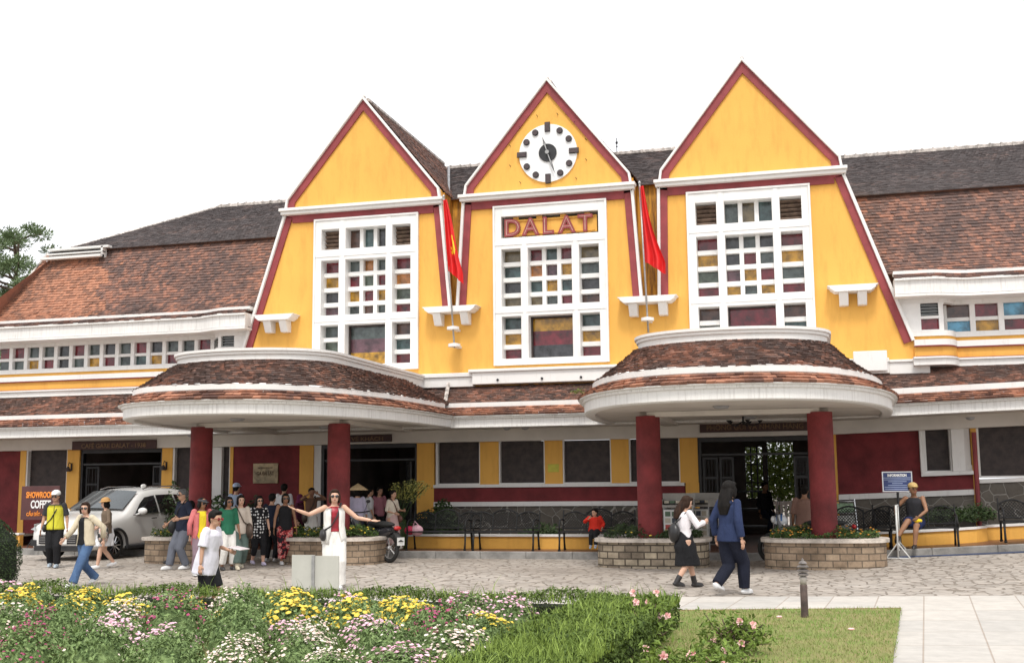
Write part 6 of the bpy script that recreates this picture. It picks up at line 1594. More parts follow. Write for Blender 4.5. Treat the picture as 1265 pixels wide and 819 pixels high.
def person(name_px, label, H=None, top=None, pos=None, turn=0, lean=.04, feet=((.07, .0, 0), (.07, .0, 0)), hipz=.515, arms=((.05, .05, -.31), (.05, .05, -.31)), hints=None, head=(0, 0), hs=1.1,
           skin=SKIN, hair=('short', HAIR), topw=None, bottom=None, shoes=None, glasses=False, hat=None, jacket=None, vox=.0125, girth=1.0, facing=None, curl=.25, seat=None, knee_hint=None, palm=None):
    if pos is None: pos = ong(*name_px)
    pos = Vector(pos)
    if top is not None: H = onY(name_px[0], top, pos.y).z-pos.z if seat is None else H
    dc = Vector((-pos.x, -pos.y, 0)).normalized(); rz = math.atan2(dc.x, -dc.y)+math.radians(turn)
    T = empty('person', pos, label, 'person', rz=rz)
    V = lambda x, f, z: Vector((x*H, -f*H, z*H))       # x: person's left, f: forward, z: up
    hz = hipz; pel = V(0, 0, hz); sp = Vector((0, -math.sin(lean), math.cos(lean)))
    S = lambda t: pel+sp*(t*H)                          # along the spine
    shw, hpw = .096*girth, .052
    shc = S(.300); sh = [shc+V(s*shw, 0, 0) for s in (1, -1)]; hp = [pel+V(s*hpw, 0, -.01) for s in (1, -1)]
    # legs
    legs = []
    for i, s in enumerate((1, -1)):
        fx_, ff, fz = feet[i]; ank = V(s*fx_, ff, .042+fz)
        kn, an = ik(hp[i], ank, .247*H, .235*H, V(.0, 1, .15) if knee_hint is None else V(*knee_hint)); legs.append((hp[i], kn, an))
    ar = []
    for i, s in enumerate((1, -1)):
        a = arms[i]; w_ = sh[i]+V(s*a[0], a[1], a[2]); hi = V(s*.5, -1, -.4) if not hints else V(s*hints[i][0], hints[i][1], hints[i][2])
        el, wr = ik(sh[i], w_, .172*H, .150*H, hi); ar.append((sh[i], el, wr))
    b = MB(); g = girth
    b.tube([S(-.04), S(0), S(.05), S(.11), S(.2), S(.26), S(.300), S(.322)], [.075*H*g, .090*H*g, .084*H*g, .072*H*g, .084*H*g, .088*H*g, .070*H*g, .036*H], 16, sy=.64)
    nk = S(.345)+V(0, .004, 0); hc = S(.408)+V(0, .016+math.sin(head[1])*.02, 0)
    b.tube([S(.29), nk, hc-Vector((0, 0, .03*H))], [.036*H, .031*H, .032*H], 12)
    for h_, k_, a_ in legs:
        b.tube([h_+V(0, 0, .02), h_.lerp(k_, .5), k_, k_.lerp(a_, .3), a_], [.058*H*g, .048*H*g, .034*H, .034*H, .021*H], 12)
    for (s_, e_, w_) in ar:
        b.ell(s_, (.031*H*g, .030*H*g, .030*H*g), 10, 8); b.tube([s_, s_.lerp(e_, .5), e_, e_.lerp(w_, .35), w_], [.028*H*g, .026*H*g, .022*H, .021*H, .0145*H], 10)
    # head, turned by head[0], nodded by head[1]
    HM = Matrix.Rotation(math.radians(head[0]), 3, 'Z') @ Matrix.Rotation(head[1], 3, 'X'); q = H*hs
    def hp_(x, f, z): return hc+HM @ Vector((x*q, -f*q, z*q))
    if seat is not None: pass
    b.ell(hp_(0, -.002, .008), (.043*q, .050*q, .054*q), 18, 14, 0, HM); b.ell(hp_(0, .012, -.026), (.034*q, .036*q, .036*q), 14, 10, 0, HM)
    b.ell(hp_(0, .053, -.006), (.0065*q, .010*q, .011*q), 8, 6, 0, HM)
    for s in (-1, 1): b.ell(hp_(s*.0435, -.004, -.002), (.006*q, .010*q, .016*q), 8, 6, 0, HM)
    ex = MB()
    for i, (s_, e_, w_) in enumerate(ar):
        d = (w_-e_).normalized(); s = 1 if i == 0 else -1
        up = Vector((s, 0, 0)) if abs(d.x) < .75 else Vector((0, 1, 0)); th = Vector((0, -1, 0)) if abs(d.x) < .75 else Vector((0, 0, 1))
        if palm: up, th = Vector(palm[0]), Vector(palm[1])
        hand(ex, w_, d, up, H, th, curl)
    # bare feet are part of the body
    for i, (h_, k_, a_) in enumerate(legs): b.ell(a_+V(0, .035, -.018), (.026*H, .068*H, .02*H), 12, 8)
    bo = solid(b, vox, skin, 'body', T, ex)
    # face
    f = MB()
    for s in (-1, 1): f.ell(hp_(s*.017, .0465, .002), (.0075*q, .0045*q, .0042*q), 8, 6, 0, HM); f.ell(hp_(s*.018, .0475, .014), (.011*q, .004*q, .0022*q), 8, 4, 0, HM)
    f.build('eyes', EYEM, T, local=True, smooth=True)
    f = MB(); f.ell(hp_(0, .0475, -.030), (.0125*q, .005*q, .0042*q), 10, 6, 0, HM); f.build('mouth', LIP, T, local=True, smooth=True)
    # hair
    if hair:
        st_, hm = hair; h = MB()
        if st_ != 'none':
            hk = .90 if hat else 1.0
            h.ell(hp_(0, -.013, .020), (.0505*q, .053*q*hk, .052*q*hk), 18, 12, 0, HM)
            if not hat: h.ell(hp_(0, .024, .050), (.036*q, .026*q, .018*q), 12, 8, 0, HM)
            h.ell(hp_(0, -.030, -.008), (.042*q, .026*q, .034*q), 14, 10, 0, HM)
        if st_ in ('bob', 'long'):
            for s in (-1, 1): h.ell(hp_(s*.043, .004, -.014), (.013*q, .026*q, .046*q), 10, 8, 0, HM)
            h.ell(hp_(0, -.028, -.030), (.050*q, .034*q, .044*q), 14, 10, 0, HM)
        if st_ == 'long': h.tube([hp_(0, -.03, .0), hp_(0, -.046, -.06), hp_(0, -.06, -.13), hp_(0, -.058, -.19)], [.056*q, .062*q, .058*q, .036*q], 12, sy=.55)
        if st_ == 'tail': h.tube([hp_(0, -.05, .01), hp_(0, -.075, -.02), hp_(0, -.078, -.09)], [.016*q, .02*q, .008*q], 8)
        if st_ == 'bun': h.ell(hp_(0, -.058, .02), (.022*q, .02*q, .022*q), 10, 8)
        if h.v: solid(h, .009, hm, 'hair', T, smooth=2)
    if glasses:
        f = MB()
        for s in (-1, 1): f.ell(hp_(s*.0195, .052, .002), (.0165*q, .0045*q, .0125*q), 12, 6, 0, HM); f.tube([hp_(s*.035, .048, .005), hp_(s*.046, .0, .004)], .0022*q, 5)
        f.tube([hp_(-.008, .055, .005), hp_(.008, .055, .005)], .002*q, 5)
        f.build('sunglasses', glasses if not isinstance(glasses, bool) else LENS, T, local=True, smooth=True)
    # clothes
    if topw:
        m = topw['m']; hem = topw.get('hem', -.02); sl = topw.get('sleeve', .5); lo = topw.get('loose', 1.0); t = MB()
        rr_ = lambda r: r*H*g*lo
        zs = [hem, 0, .05, .11, .2, .26, .292, .312]; rs_ = [.113*topw.get('flare', 1), .111, .104, .092, .096, .097, .080, .048]
        if hem >= 0: zs = [hem]+[z for z in zs[2:] if z > hem+.01]; rs_ = [.094]+[min(x, .097) for x in rs_[-len(zs)+1:]]
        t.tube([S(z) for z in zs], [rr_(r) for r in rs_], 20, sy=.74)
        if sl > 0:
            for (s_, e_, w_) in ar:
                t.ell(s_+V(0, 0, -.002), (.036*H*g, .035*H*g, .034*H*g), 12, 8)
                sr = topw.get('sr', 1.0)
                if sl <= .5: en = s_.lerp(e_, min(1, sl*2)); t.tube([s_, en], [.035*H*g, .036*H*g*lo*sr], 14)
                else: en = e_.lerp(w_, min(.97, (sl-.5)*2)); t.tube([s_, e_, en], [.035*H*g, .030*H*g*lo*sr, .026*H*g*lo*sr], 14)
        solid(t, vox, m, topw.get('name', 'shirt'), T, smooth=2)
    if bottom:
        t = MB(); m = bottom['m']; w2 = bottom.get('w', 1.0); kind = bottom['k']; wz = bottom.get('waist', .09)
        if kind in ('trousers', 'shorts'):
            t.tube([S(wz), S(.04), S(0), S(-.05)], [.080*H*g, .092*H*g, .096*H*g, .086*H*g], 18, sy=.72)
            ln = bottom.get('len', .97)
            for h_, k_, a_ in legs:
                if kind == 'shorts' or ln < .5: e = h_.lerp(k_, ln*2 if ln <= .5 else 1); t.tube([h_+V(0, 0, .02), e], [.064*H*g, .058*H*g*w2], 14)
                else: e = k_.lerp(a_, (ln-.5)*2); t.tube([h_+V(0, 0, .02), h_.lerp(k_, .5), k_, k_.lerp(e, .5), e], [.064*H*g, .056*H*g*(1+w2)/2, .045*H*w2, .042*H*w2, bottom.get('cuff', .040)*H*w2], 14)
        else:
            hem = bottom['hem']; mid = (legs[0][1]+legs[1][1])/2; lowp = (legs[0][2]+legs[1][2])/2
            def at(z): 
                zz = z*H
                if zz > mid.z: f_ = (pel.z-zz)/max(1e-6, pel.z-mid.z); return pel.lerp(mid, max(0, f_))
                f_ = (mid.z-zz)/max(1e-6, mid.z-lowp.z); return mid.lerp(lowp, f_)
            wd = .088*w2; wy = max(abs(legs[0][1].y-legs[1][1].y)/2/H+.09, .075*w2); zs = [hem+(hipz-hem)*u for u in (0, .25, .5, .75, 1)]
            P = [at(z) for z in zs]+[S(.05), S(wz)]; rr2 = [.1*w2*bottom.get('flare', 1.0), .1*w2, .102*w2, .103, .100, .093, .080]; ry2 = [max(.075*w2, wy*1.12), max(.075*w2, wy*1.05), max(.076*w2, wy*.92), max(.10, wy*.98), .100, .090, .070]
            # folds
            base = len(t.v); nseg = 40
            for i, (p, r_) in enumerate(zip(P, rr2)):
                for k in range(nseg):
                    a = 2*PI*k/nseg; fo = 1+(.06*(1-i/6))*math.sin(a*7+i*.3)+(.03*(1-i/6))*math.sin(a*12+2)
                    t.v.append((p.x+r_*H*g*fo*math.cos(a), p.y+ry2[i]*H*g*fo*math.sin(a), p.z))
            for i in range(len(P)-1):
                for k in range(nseg): t.f.append([base+i*nseg+k, base+i*nseg+(k+1) % nseg, base+(i+1)*nseg+(k+1) % nseg, base+(i+1)*nseg+k]); t.m.append(0)
            t.f.append([base+k for k in range(nseg-1, -1, -1)]); t.m.append(0); e = base+(len(P)-1)*nseg; t.f.append([e+k for k in range(nseg)]); t.m.append(0)
        solid(t, vox, m, {'trousers': 'trousers', 'shorts': 'shorts', 'skirt': 'skirt'}[kind], T, smooth=2)
    if shoes:
        m, kind = shoes
        for i, (h_, k_, a_) in enumerate(legs):
            t = MB(); fz = feet[i][2]; pitch = min(.9, fz*6)
            Mx = Matrix.Rotation(pitch, 3, 'X')
            c = a_+V(0, .03, -.014); t.ell(c, (.031*H, .078*H, .026*H), 14, 8, 0, Mx); t.ell(a_+V(0, .0, -.008), (.027*H, .032*H, .03*H), 12, 8)
            t.ell(c+Mx @ Vector((0, -.01*H, -.014*H)), (.032*H, .080*H, .012*H), 14, 6, 0, Mx)
            if kind == 'boot': t.tube([a_, a_.lerp(k_, .38)], [.030*H, .032*H], 12)
            solid(t, .009, m, 'shoe', T, smooth=2)
    if jacket:
        m = jacket['m']; t = MB(); hem = jacket.get('hem', -.03); zs = [hem, 0, .06, .12, .2, .26, .295]; rs_ = [.122, .120, .110, .102, .104, .104, .084]; op = jacket.get('open', .42)
        nseg = 26; rings = []
        for lay in (1.0, .93):
            base = len(t.v)
            for z, r_ in zip(zs, rs_):
                for k in range(nseg+1):
                    a = -PI/2+op*(1.25 if z < .05 else 1)+(2*PI-2*op*(1.25 if z < .05 else 1))*k/nseg; c = S(z); R0 = r_*H*g*lay*jacket.get('loose', 1)
                    t.v.append((c.x+R0*math.cos(a), c.y+R0*.80*math.sin(a), c.z))
            rings.append(base)
        W = nseg+1
        for i in range(len(zs)-1):
            for k in range(nseg):
                a, b_ = rings[0]+i*W+k, rings[1]+i*W+k
                t.f.append([a, a+1, a+W+1, a+W]); t.f.append([b_, b_+W, b_+W+1, b_+1]); t.m += [0, 0]
            for k, fl in ((0, 0), (nseg, 1)):
                a, b_ = rings[0]+i*W+k, rings[1]+i*W+k; t.f.append([a, a+W, b_+W, b_]); t.m.append(0)
        for i in (0, len(zs)-1):
            for k in range(nseg): a, b_ = rings[0]+i*W+k, rings[1]+i*W+k; t.f.append([a, b_, b_+1, a+1]); t.m.append(0)
        sl = jacket.get('sleeve', .95)
        for (s_, e_, w_) in ar:
            if sl > .1: t.ell(s_, (.040*H*g, .039*H*g, .038*H*g), 12, 8); t.tube([s_, e_, e_.lerp(w_, (sl-.5)*2)], [.039*H*g, .034*H*g, .031*H*g], 14)
        o = t.build(jacket.get('name', 'jacket'), m, T, local=True, smooth=True)
    if hat:
        kind, m = hat; t = MB()
        if kind == 'cap':
            t.ell(hp_(0, -.008, .038), (.054*q, .058*q, .044*q), 18, 10, 0, HM); t.ell(hp_(0, .058, .030), (.036*q, .034*q, .006*q), 14, 6, 0, HM)
        elif kind == 'visor':
            t.ell(hp_(0, -.006, .03), (.056*q, .060*q, .022*q), 18, 8, 0, HM); t.ell(hp_(0, .062, .024), (.044*q, .045*q, .006*q), 14, 6, 0, HM)
        elif kind == 'brim':
            t.ell(hp_(0, -.006, .040), (.056*q, .060*q, .044*q), 18, 10, 0, HM); t.ell(hp_(0, -.002, .026), (.082*q, .086*q, .007*q), 22, 6, 0, HM)
        elif kind == 'cone':
            c = hp_(0, 0, .0); prof_ = [(.148*q, .018*q), (.150*q, .024*q), (.08*q, .072*q), (.004*q, .118*q)]; t.lathe(prof_, c, 28)
        elif kind == 'scarf':
            t.ell(hp_(0, -.012, .012), (.054*q, .056*q, .062*q), 16, 12, 0, HM); t.tube([hp_(0, -.02, -.02), hp_(0, -.01, -.085)], [.05*q, .075*q], 14)
        if kind == 'cone': t.build('conical_hat', m, T, local=True, smooth=True)
        else: solid(t, .009, m, {'cap': 'cap', 'visor': 'sun_visor', 'brim': 'hat', 'scarf': 'headscarf'}[kind], T, smooth=2)
    Mw = Matrix.Translation(pos) @ Matrix.Rotation(rz, 4, 'Z')
    return dict(T=T, H=H, sh=[Mw @ s for s in sh], hip=[Mw @ s for s in hp], wr=[Mw @ a[2] for a in ar], S=lambda t: Mw @ S(t), fwd=(Mw.to_3x3() @ Vector((0, -1, 0))), left=(Mw.to_3x3() @ Vector((1, 0, 0))), g=g)
def satchel(P, side, colr, label, size=(.22, .07, .18), cross=True, drop=.0, back=0, name='shoulder_bag', m=None):
    """bag worn at the hip (side +1 = person's left) with a strap over the other shoulder"""
    H = P['H']; f, l = P['fwd'], P['left']; hipc = P['S'](.0+drop); c = hipc+l*side*(.115*H*P['g'])+f*(.05-back)*H
    m = m or mat('bag_leather', colr, .5, .2, 8)
    s = MB(); rz = math.atan2(l.y, l.x); Mx = Matrix.Rotation(rz, 3, 'Z')
    s.ell(c, (size[1]*.75, size[0]*.62, size[2]*.62), 16, 12, 0, Mx); o = s.build(name, m, smooth=True)
    for v in o.data.vertices:            # square the shape up a little
        pass
    sh_ = P['sh'][1 if side > 0 else 0] if cross else P['sh'][0 if side > 0 else 1]
    st = MB(); top = sh_+Vector((0, 0, .045*H))-l*(0 if not cross else (-side)*.03*H)
    fr = [c+Vector((0, 0, size[2]*.4)), P['S'](.12)+f*.082*H*P['g']+l*side*.035*H, P['S'](.22)+f*.088*H*P['g']-l*side*.02*H*(1 if cross else -3), top+f*.02*H]
    bk = [top-f*.02*H, P['S'](.22)-f*.082*H-l*side*.02*H*(1 if cross else -3), P['S'](.1)-f*.078*H+l*side*.05*H, c+Vector((0, 0, size[2]*.4))-f*.04]
    st.tube(fr+bk, .011, 6); at_base(o, c); tag(o, label, 'bag'); st.build('strap', m, o, smooth=True)
    return o
def world_bag(c, dims, m, label, name='handbag', rz=0, cat='bag'):
    s = MB(); s.ell(c, dims, 16, 12, 0, Matrix.Rotation(rz, 3, 'Z')); o = s.build(name, m, smooth=True); at_base(o, c); tag(o, label, cat); return o
C = lambda n, c, **k: clothm(n, c, **k)
blk = C('black_cloth', (.016, .016, .018)); navy = C('navy_cloth', (.02, .025, .045)); wht = C('white_cloth', (.74, .74, .76)); wht2 = C('warm_white_cloth', (.78, .76, .72))
cream = C('cream_cloth', (.62, .54, .40)); jeans = C('blue_denim', (.085, .15, .27), c2=(.05, .09, .19)); grey = C('grey_trouser_cloth', (.13, .14, .17)); shoe_w = mat('white_shoe', (.68, .68, .68), .5, .1, 8); shoe_b = mat('black_shoe', (.02, .018, .018), .4, .1, 8)
shoe_g = mat('grey_blue_shoe', (.38, .44, .5), .5, .2, 8)
W1 = ((.05, .10, 0), (.05, -.10, .02)); W2 = ((.05, -.11, .02), (.05, .11, 0)); STAND = ((.055, .01, 0), (.06, -.01, 0))

# -- walkers on the left
P = person((66, 701), 'man in a yellow vest and white cap walking beside the coffee sign', top=606, turn=-14, feet=((.055, .05, 0), (.05, -.05, .01)), arms=((.06, .02, -.31), (.07, .0, -.31)), head=(-10, .05), hat=('cap', mat('white_cap', (.75, .75, .73), .7)), glasses=True,
           topw=dict(m=C('charcoal_tee_cloth', (.045, .045, .05)), sleeve=.42, hem=.0), jacket=dict(m=C('yellow_vest_cloth', (.62, .58, .05)), hem=-.02, sleeve=0, open=.04, name='vest', loose=.98), bottom=dict(k='trousers', m=blk, w=1.15), shoes=(shoe_g, 'shoe'), girth=1.05)
t = MB()
satchel(P, -1, (.02, .02, .02), 'small black shoulder bag of the man in the yellow vest', size=(.16, .06, .13))
P = person((104, 724), 'woman in a cream jacket and blue jeans striding left past the car', top=617, turn=-48, feet=((.03, .20, .0), (.03, -.20, .035)), hipz=.49, arms=((.07, -.12, -.26), (.09, .14, -.24)), head=(30, .0), hair=('bob', HAIR_B), glasses=True, skin=SKIN_L,
           topw=dict(m=blk, sleeve=0, hem=-.01), bottom=dict(k='trousers', m=jeans, w=1.1, cuff=.048), shoes=(shoe_w, 'shoe'), jacket=dict(m=cream, hem=-.02, sleeve=.92, open=.5, name='jacket'), vox=.011, hints=((.6, -1, .1), (.6, -.6, -.3)))
P = person((130, 702), 'woman in a tan hat and brown jacket walking behind the cream jacket woman', top=615, turn=-75, feet=((.03, .12, 0), (.03, -.13, .03)), head=(-5, .1), hair=('bob', HAIR), hat=('brim', mat('tan_hat', (.50, .28, .10), .8)), skin=SKIN_L,
           topw=dict(m=C('brown_jacket_cloth', (.17, .125, .09)), sleeve=.92, hem=-.02, name='jacket'), bottom=dict(k='skirt', m=wht, hem=.32), shoes=(shoe_w, 'shoe'), arms=((.05, .14, -.22), (.05, -.05, -.28)))
world_bag(P['S'](-.02)+P['fwd']*.12+P['left']*(.2), (.09, .14, .20), C('patterned_bag_cloth', (.05, .05, .05), c2=(.6, .58, .52), pattern='floral'), 'black and cream patterned tote carried by the woman in the tan hat', 'tote_bag')
P = person((226, 703), 'grey-haired man in a navy shirt and grey trousers at the rear of the car', top=602, turn=-62, feet=((.05, -.02, 0), (.05, .16, 0)), hipz=.50, head=(-8, .05), hair=('short', HAIR_G), glasses=True, topw=dict(m=navy, sleeve=.42, hem=-.03, loose=1.06), arms=((.02, .12, -.18), (.04, .13, -.24)), bottom=dict(k='trousers', m=grey, w=1.2), shoes=(shoe_w, 'shoe'), girth=1.1)
satchel(P, -1, (.015, .015, .016), 'round black shoulder bag of the grey-haired man', size=(.26, .10, .24), drop=.02)
P = person((214, 690), 'person in dark grey clothes sitting on the edge of the leftmost planter', H=1.58, pos=ong(216, 697)+Vector((.05, .55, 0)), turn=-80, hipz=.33, seat=1, feet=((.06, .26, 0), (.07, .22, 0)), arms=((.06, .16, -.22), (.04, .12, -.24)), hair=('short', HAIR), topw=dict(m=C('charcoal_cloth', (.05, .05, .055)), sleeve=.6), bottom=dict(k='trousers', m=C('charcoal_trouser', (.06, .06, .065))), shoes=(shoe_b, 'shoe'), skin=SKIN_D, vox=.015)
P = person((247, 711), 'woman in a pink cardigan, yellow shirt and dark visor behind the boy', top=614, turn=12, head=(25, .15), hair=('bob', HAIR), hat=('visor', mat('dark_visor', (.03, .03, .035), .6)), topw=dict(m=C('yellow_shirt_cloth', (.72, .55, .03)), sleeve=0, hem=-.06), jacket=dict(m=C('pink_cardigan_cloth', (.55, .16, .16)), hem=-.12, open=.5, name='cardigan'),
           bottom=dict(k='trousers', m=C('mauve_trouser_cloth', (.24, .17, .2)), w=1.2), shoes=(shoe_w, 'shoe'), glasses=True, arms=((.03, .10, -.24), (.06, .04, -.30)), skin=SKIN_D)
bp = onY(255, 700, yhb+.62); bp.z = GZ
P = person((255, 700), 'boy in a big white T-shirt and red sunglasses, turned right, holding a tablet', top=630, pos=bp, turn=62, lean=.16, head=(-14, .12), hs=1.22, hair=('short', HAIR), glasses=mat('red_lens_glasses', (.22, .02, .02), .15), topw=dict(m=C('white_tshirt_cloth', (.76, .74, .82)), sleeve=.46, hem=-.115, loose=1.16, flare=1.06, sr=1.1), arms=((.03, .12, -.20), (.06, -.02, -.32)),
           bottom=dict(k='shorts', m=blk, len=.8), shoes=(shoe_w, 'shoe'), girth=1.12, vox=.011, feet=((.06, .04, 0), (.06, -.06, 0)), hints=((.4, -1, -.2), (.4, -1, 0)))
s = MB(); c = P['wr'][0]+P['fwd']*.12; s.cbox(c+Vector((0, 0, .03)), .26, .17, .012, math.atan2(P['left'].y, P['left'].x), 0, .2); o = s.build('tablet', mat('tablet_case', (.62, .55, .56), .4), bevel=.003); at_base(o, c); tag(o, 'pale tablet held out by the boy in the white T-shirt', 'tablet')

# -- the tour group
def grp(px, fy, **k): return ong(px, fy)
P = person((287, 690), 'man in a blue and white cap and light blue shirt, back turned, by the second column', top=597, pos=onY(287, 680, 24.0)*1.0, turn=130, hat=('cap', mat('blue_white_cap', (.42, .50, .68), .7)), hair=('short', HAIR), topw=dict(m=C('light_blue_cloth', (.35, .42, .55)), sleeve=.5, loose=1.05), bottom=dict(k='trousers', m=navy), shoes=(shoe_b, 'shoe'), vox=.015, arms=((.08, .12, -.2), (.05, 0, -.3))) if False else None
def on_plat(px, Y_): x = onY(px, 640, Y_).x; return Vector((x, Y_, ZP+rise(x)*1.1))
person((287, 690), 'man in a blue and white cap and light blue shirt with his back turned', top=597, pos=on_plat(290, 24.0), turn=140, hat=('cap', mat('blue_white_cap', (.42, .50, .68), .7)), hair=('short', HAIR), topw=dict(m=C('light_blue_cloth', (.35, .42, .55)), sleeve=.5, loose=1.05), bottom=dict(k='trousers', m=navy), shoes=(shoe_b, 'shoe'), vox=.015, arms=((.08, .12, -.2), (.05, 0, -.3)))
person((280, 704), 'woman in a green top and white trousers behind the knit sweater woman', top=613, turn=20, hair=('bob', HAIR), glasses=True, topw=dict(m=C('green_top_cloth', (.03, .16, .09)), sleeve=.6, hem=-.03), bottom=dict(k='trousers', m=wht2, w=1.15, len=.9), shoes=(shoe_b, 'shoe'), vox=.014, skin=SKIN_D)
P = person((295, 703), 'woman in a cream knit top and wide grey-green trousers with a brown bag', top=611, turn=14, feet=((.045, -.09, .02), (.05, .10, 0)), hair=('bob', HAIR), skin=SKIN_L, topw=dict(m=C('cream_knit', (.60, .52, .44)), sleeve=.9, hem=-.04, loose=1.04), bottom=dict(k='trousers', m=C('grey_green_cloth', (.10, .14, .125)), w=1.55, len=.9, waist=.05), shoes=(mat('cream_boot', (.62, .55, .42), .5), 'boot'))
satchel(P, 1, (.09, .06, .045), 'brown flap bag worn by the woman in the cream knit top', size=(.30, .09, .24), drop=.0)
P = person((318, 698), 'woman in a black top with white dots among the tour group', top=612, turn=18, feet=W1, hair=('long', HAIR), glasses=True, topw=dict(m=C('dotted_cloth', (.015, .015, .017), c2=(.7, .7, .7), pattern='dots'), sleeve=.45, hem=-.12, loose=1.1), bottom=dict(k='trousers', m=blk, len=.78), shoes=(mat('lilac_shoe', (.5, .45, .58), .5), 'shoe'), skin=SKIN_L)
person((334, 694), 'man in dark clothes half hidden behind the dotted top woman', top=609, pos=ong(334, 694), turn=150, hair=('short', HAIR), topw=dict(m=navy, sleeve=.45), bottom=dict(k='trousers', m=blk), shoes=(shoe_w, 'shoe'), vox=.015, girth=1.06)
person((349, 690), 'person in a white T-shirt seen from behind in front of the red wall', top=597, pos=on_plat(350, 24.15), turn=165, hair=('short', HAIR), topw=dict(m=wht, sleeve=.45), bottom=dict(k='trousers', m=grey), shoes=(shoe_b, 'shoe'), vox=.015)
P = person((351, 697), 'woman in a black sleeveless top and red floral trousers', top=609, turn=8, hair=('bob', HAIR), glasses=True, feet=((.05, -.04, 0), (.05, .08, 0)), topw=dict(m=blk, sleeve=0, hem=-.03), bottom=dict(k='trousers', m=C('red_floral_cloth', (.02, .015, .018), c2=(.45, .03, .04), pattern='floral'), w=1.35, len=.9), shoes=(shoe_w, 'shoe'), skin=SKIN_D, arms=((.06, .03, -.31), (.06, .03, -.31)))
person((369, 690), 'person in a plum headscarf standing by the white pillar', top=610, pos=on_plat(369, 24.2), turn=60, hat=('scarf', C('plum_scarf', (.17, .03, .09))), hair=None, topw=dict(m=C('plum_top', (.12, .03, .06)), sleeve=.9, hem=-.1), bottom=dict(k='trousers', m=blk), shoes=(shoe_b, 'shoe'), vox=.015)
P = person((384, 690), 'woman in a brown top and white skirt raising her hands to her face', top=602, pos=on_plat(384, 24.0), turn=15, hair=('bun', HAIR), topw=dict(m=C('brown_top_cloth', (.16, .09, .06)), sleeve=.8, hem=0), bottom=dict(k='skirt', m=wht2, hem=.24, w=1.15), shoes=(shoe_b, 'shoe'), arms=((-.02, .13, .08), (-.02, .13, .08)), hints=((1, .1, -.6), (1, .1, -.6)), vox=.014, skin=SKIN_D)
satchel(P, -1, (.05, .03, .02), 'dark brown bag of the woman raising her hands', size=(.24, .08, .2))
# -- woman with open arms
P = person((412, 728), 'woman in a white vest and trousers and red top spreading both arms wide', top=604, turn=6, lean=-.02, feet=((.05, .06, 0), (.05, -.04, .0)), head=(-4, -.05), hair=('bob', HAIR_B), glasses=True, skin=SKIN_L, topw=dict(m=mat('red_satin', (.36, .015, .03), .3, .3, 8, bmp=.01, bscale=20), sleeve=0, hem=.06, name='top'),
           jacket=dict(m=wht2, hem=-.06, sleeve=0, open=.40, name='waistcoat', loose=1.02), bottom=dict(k='trousers', m=wht2, w=1.45, waist=.10, cuff=.046), shoes=(shoe_w, 'shoe'), arms=((.26, .11, -.13), (.29, .07, -.015)), hints=((0, -.3, -1), (0, -.3, -1)), vox=.0105, curl=.15, palm=((0, .25, -1), (0, 1, .2)), girth=1.02)
satchel(P, -1, (.02, .018, .02), 'black crossbody bag of the woman spreading her arms', size=(.20, .07, .15), drop=.03)
# -- people by the left doorway
person((441, 690), 'person in a pale conical straw hat near the left doorway', top=601, pos=on_plat(441, 23.95), turn=160, hat=('cone', mat('palm_leaf_hat', (.62, .46, .26), .7, .12, 30)), hair=('bob', HAIR), topw=dict(m=C('lilac_white_cloth', (.52, .48, .62)), sleeve=.8), bottom=dict(k='trousers', m=navy), shoes=(shoe_b, 'shoe'), vox=.015)
person((454, 690), 'woman in a loose white blouse standing in the left doorway', top=602, pos=on_plat(455, 25.6), turn=100, hair=('bun', HAIR), topw=dict(m=wht, sleeve=.6, hem=-.05, loose=1.15), bottom=dict(k='trousers', m=grey), shoes=(shoe_b, 'shoe'), vox=.015)
person((467, 690), 'woman in a dusty pink shirt standing behind the white blouse woman', top=601, pos=on_plat(468, 25.9), turn=30, hair=('short', HAIR), topw=dict(m=C('dusty_pink_cloth', (.42, .18, .22)), sleeve=.5), bottom=dict(k='trousers', m=blk), shoes=(shoe_b, 'shoe'), vox=.015)
P = person((484, 690), 'woman in a cream blouse and long pale pink skirt near the motorbike', top=605, pos=on_plat(484, 23.95), turn=50, hair=('bun', HAIR), topw=dict(m=C('cream_blouse_cloth', (.62, .55, .45)), sleeve=.6, hem=.02, loose=1.05), bottom=dict(k='skirt', m=C('pale_pink_skirt', (.52, .36, .34)), hem=.10, w=1.1), shoes=(shoe_w, 'shoe'), arms=((.02, .14, -.16), (.02, .14, -.2)), vox=.014)
satchel(P, 1, (.12, .05, .035), 'brown bag of the woman in the pale pink skirt', size=(.18, .07, .15))
# flower arrangement by the doorway
q = onY(505, 640, 24.6); rr = random.Random(33); t = empty('flower_stand', (q.x, 24.6, ZP), 'tall arrangement of yellow-green blossom sprays beside the left doorway', 'plant')
s = MB(); tips = []
for i in range(16):
    a = rr.uniform(-.3, 1.1); p = Vector((q.x-.2+rr.uniform(-.1, .1), 24.6, ZP+.6)); e = p+Vector((math.sin(a)*.75, rr.uniform(-.2, .2), .35+.55*math.cos(a-.4))); s.tube([p, p.lerp(e, .5)+Vector((0, 0, .12)), e], .008, 4); tips.append((p, e))
s.lathe([(.12, 0), (.16, .3), (.13, .6), (.15, .64)], (q.x-.2, 24.6, ZP), 14); s.build('stem', M['leaf_dark'], t)
s = MB()
def fn():
    p, e = rr.choice(tips); k = rr.uniform(.45, 1); c = p.lerp(e, k)+Vector((0, 0, .12*(1-abs(2*k-1)))); return c+Vector((rr.gauss(0, .045), rr.gauss(0, .045), rr.gauss(0, .045))), (0, -.5, 1)
leafball(s, 900, .05, fn, rr); s.build('blossom_spray', mat('yellow_green_spray', (.42, .38, .10), .7, c2=(.16, .20, .05), scale=14), t)
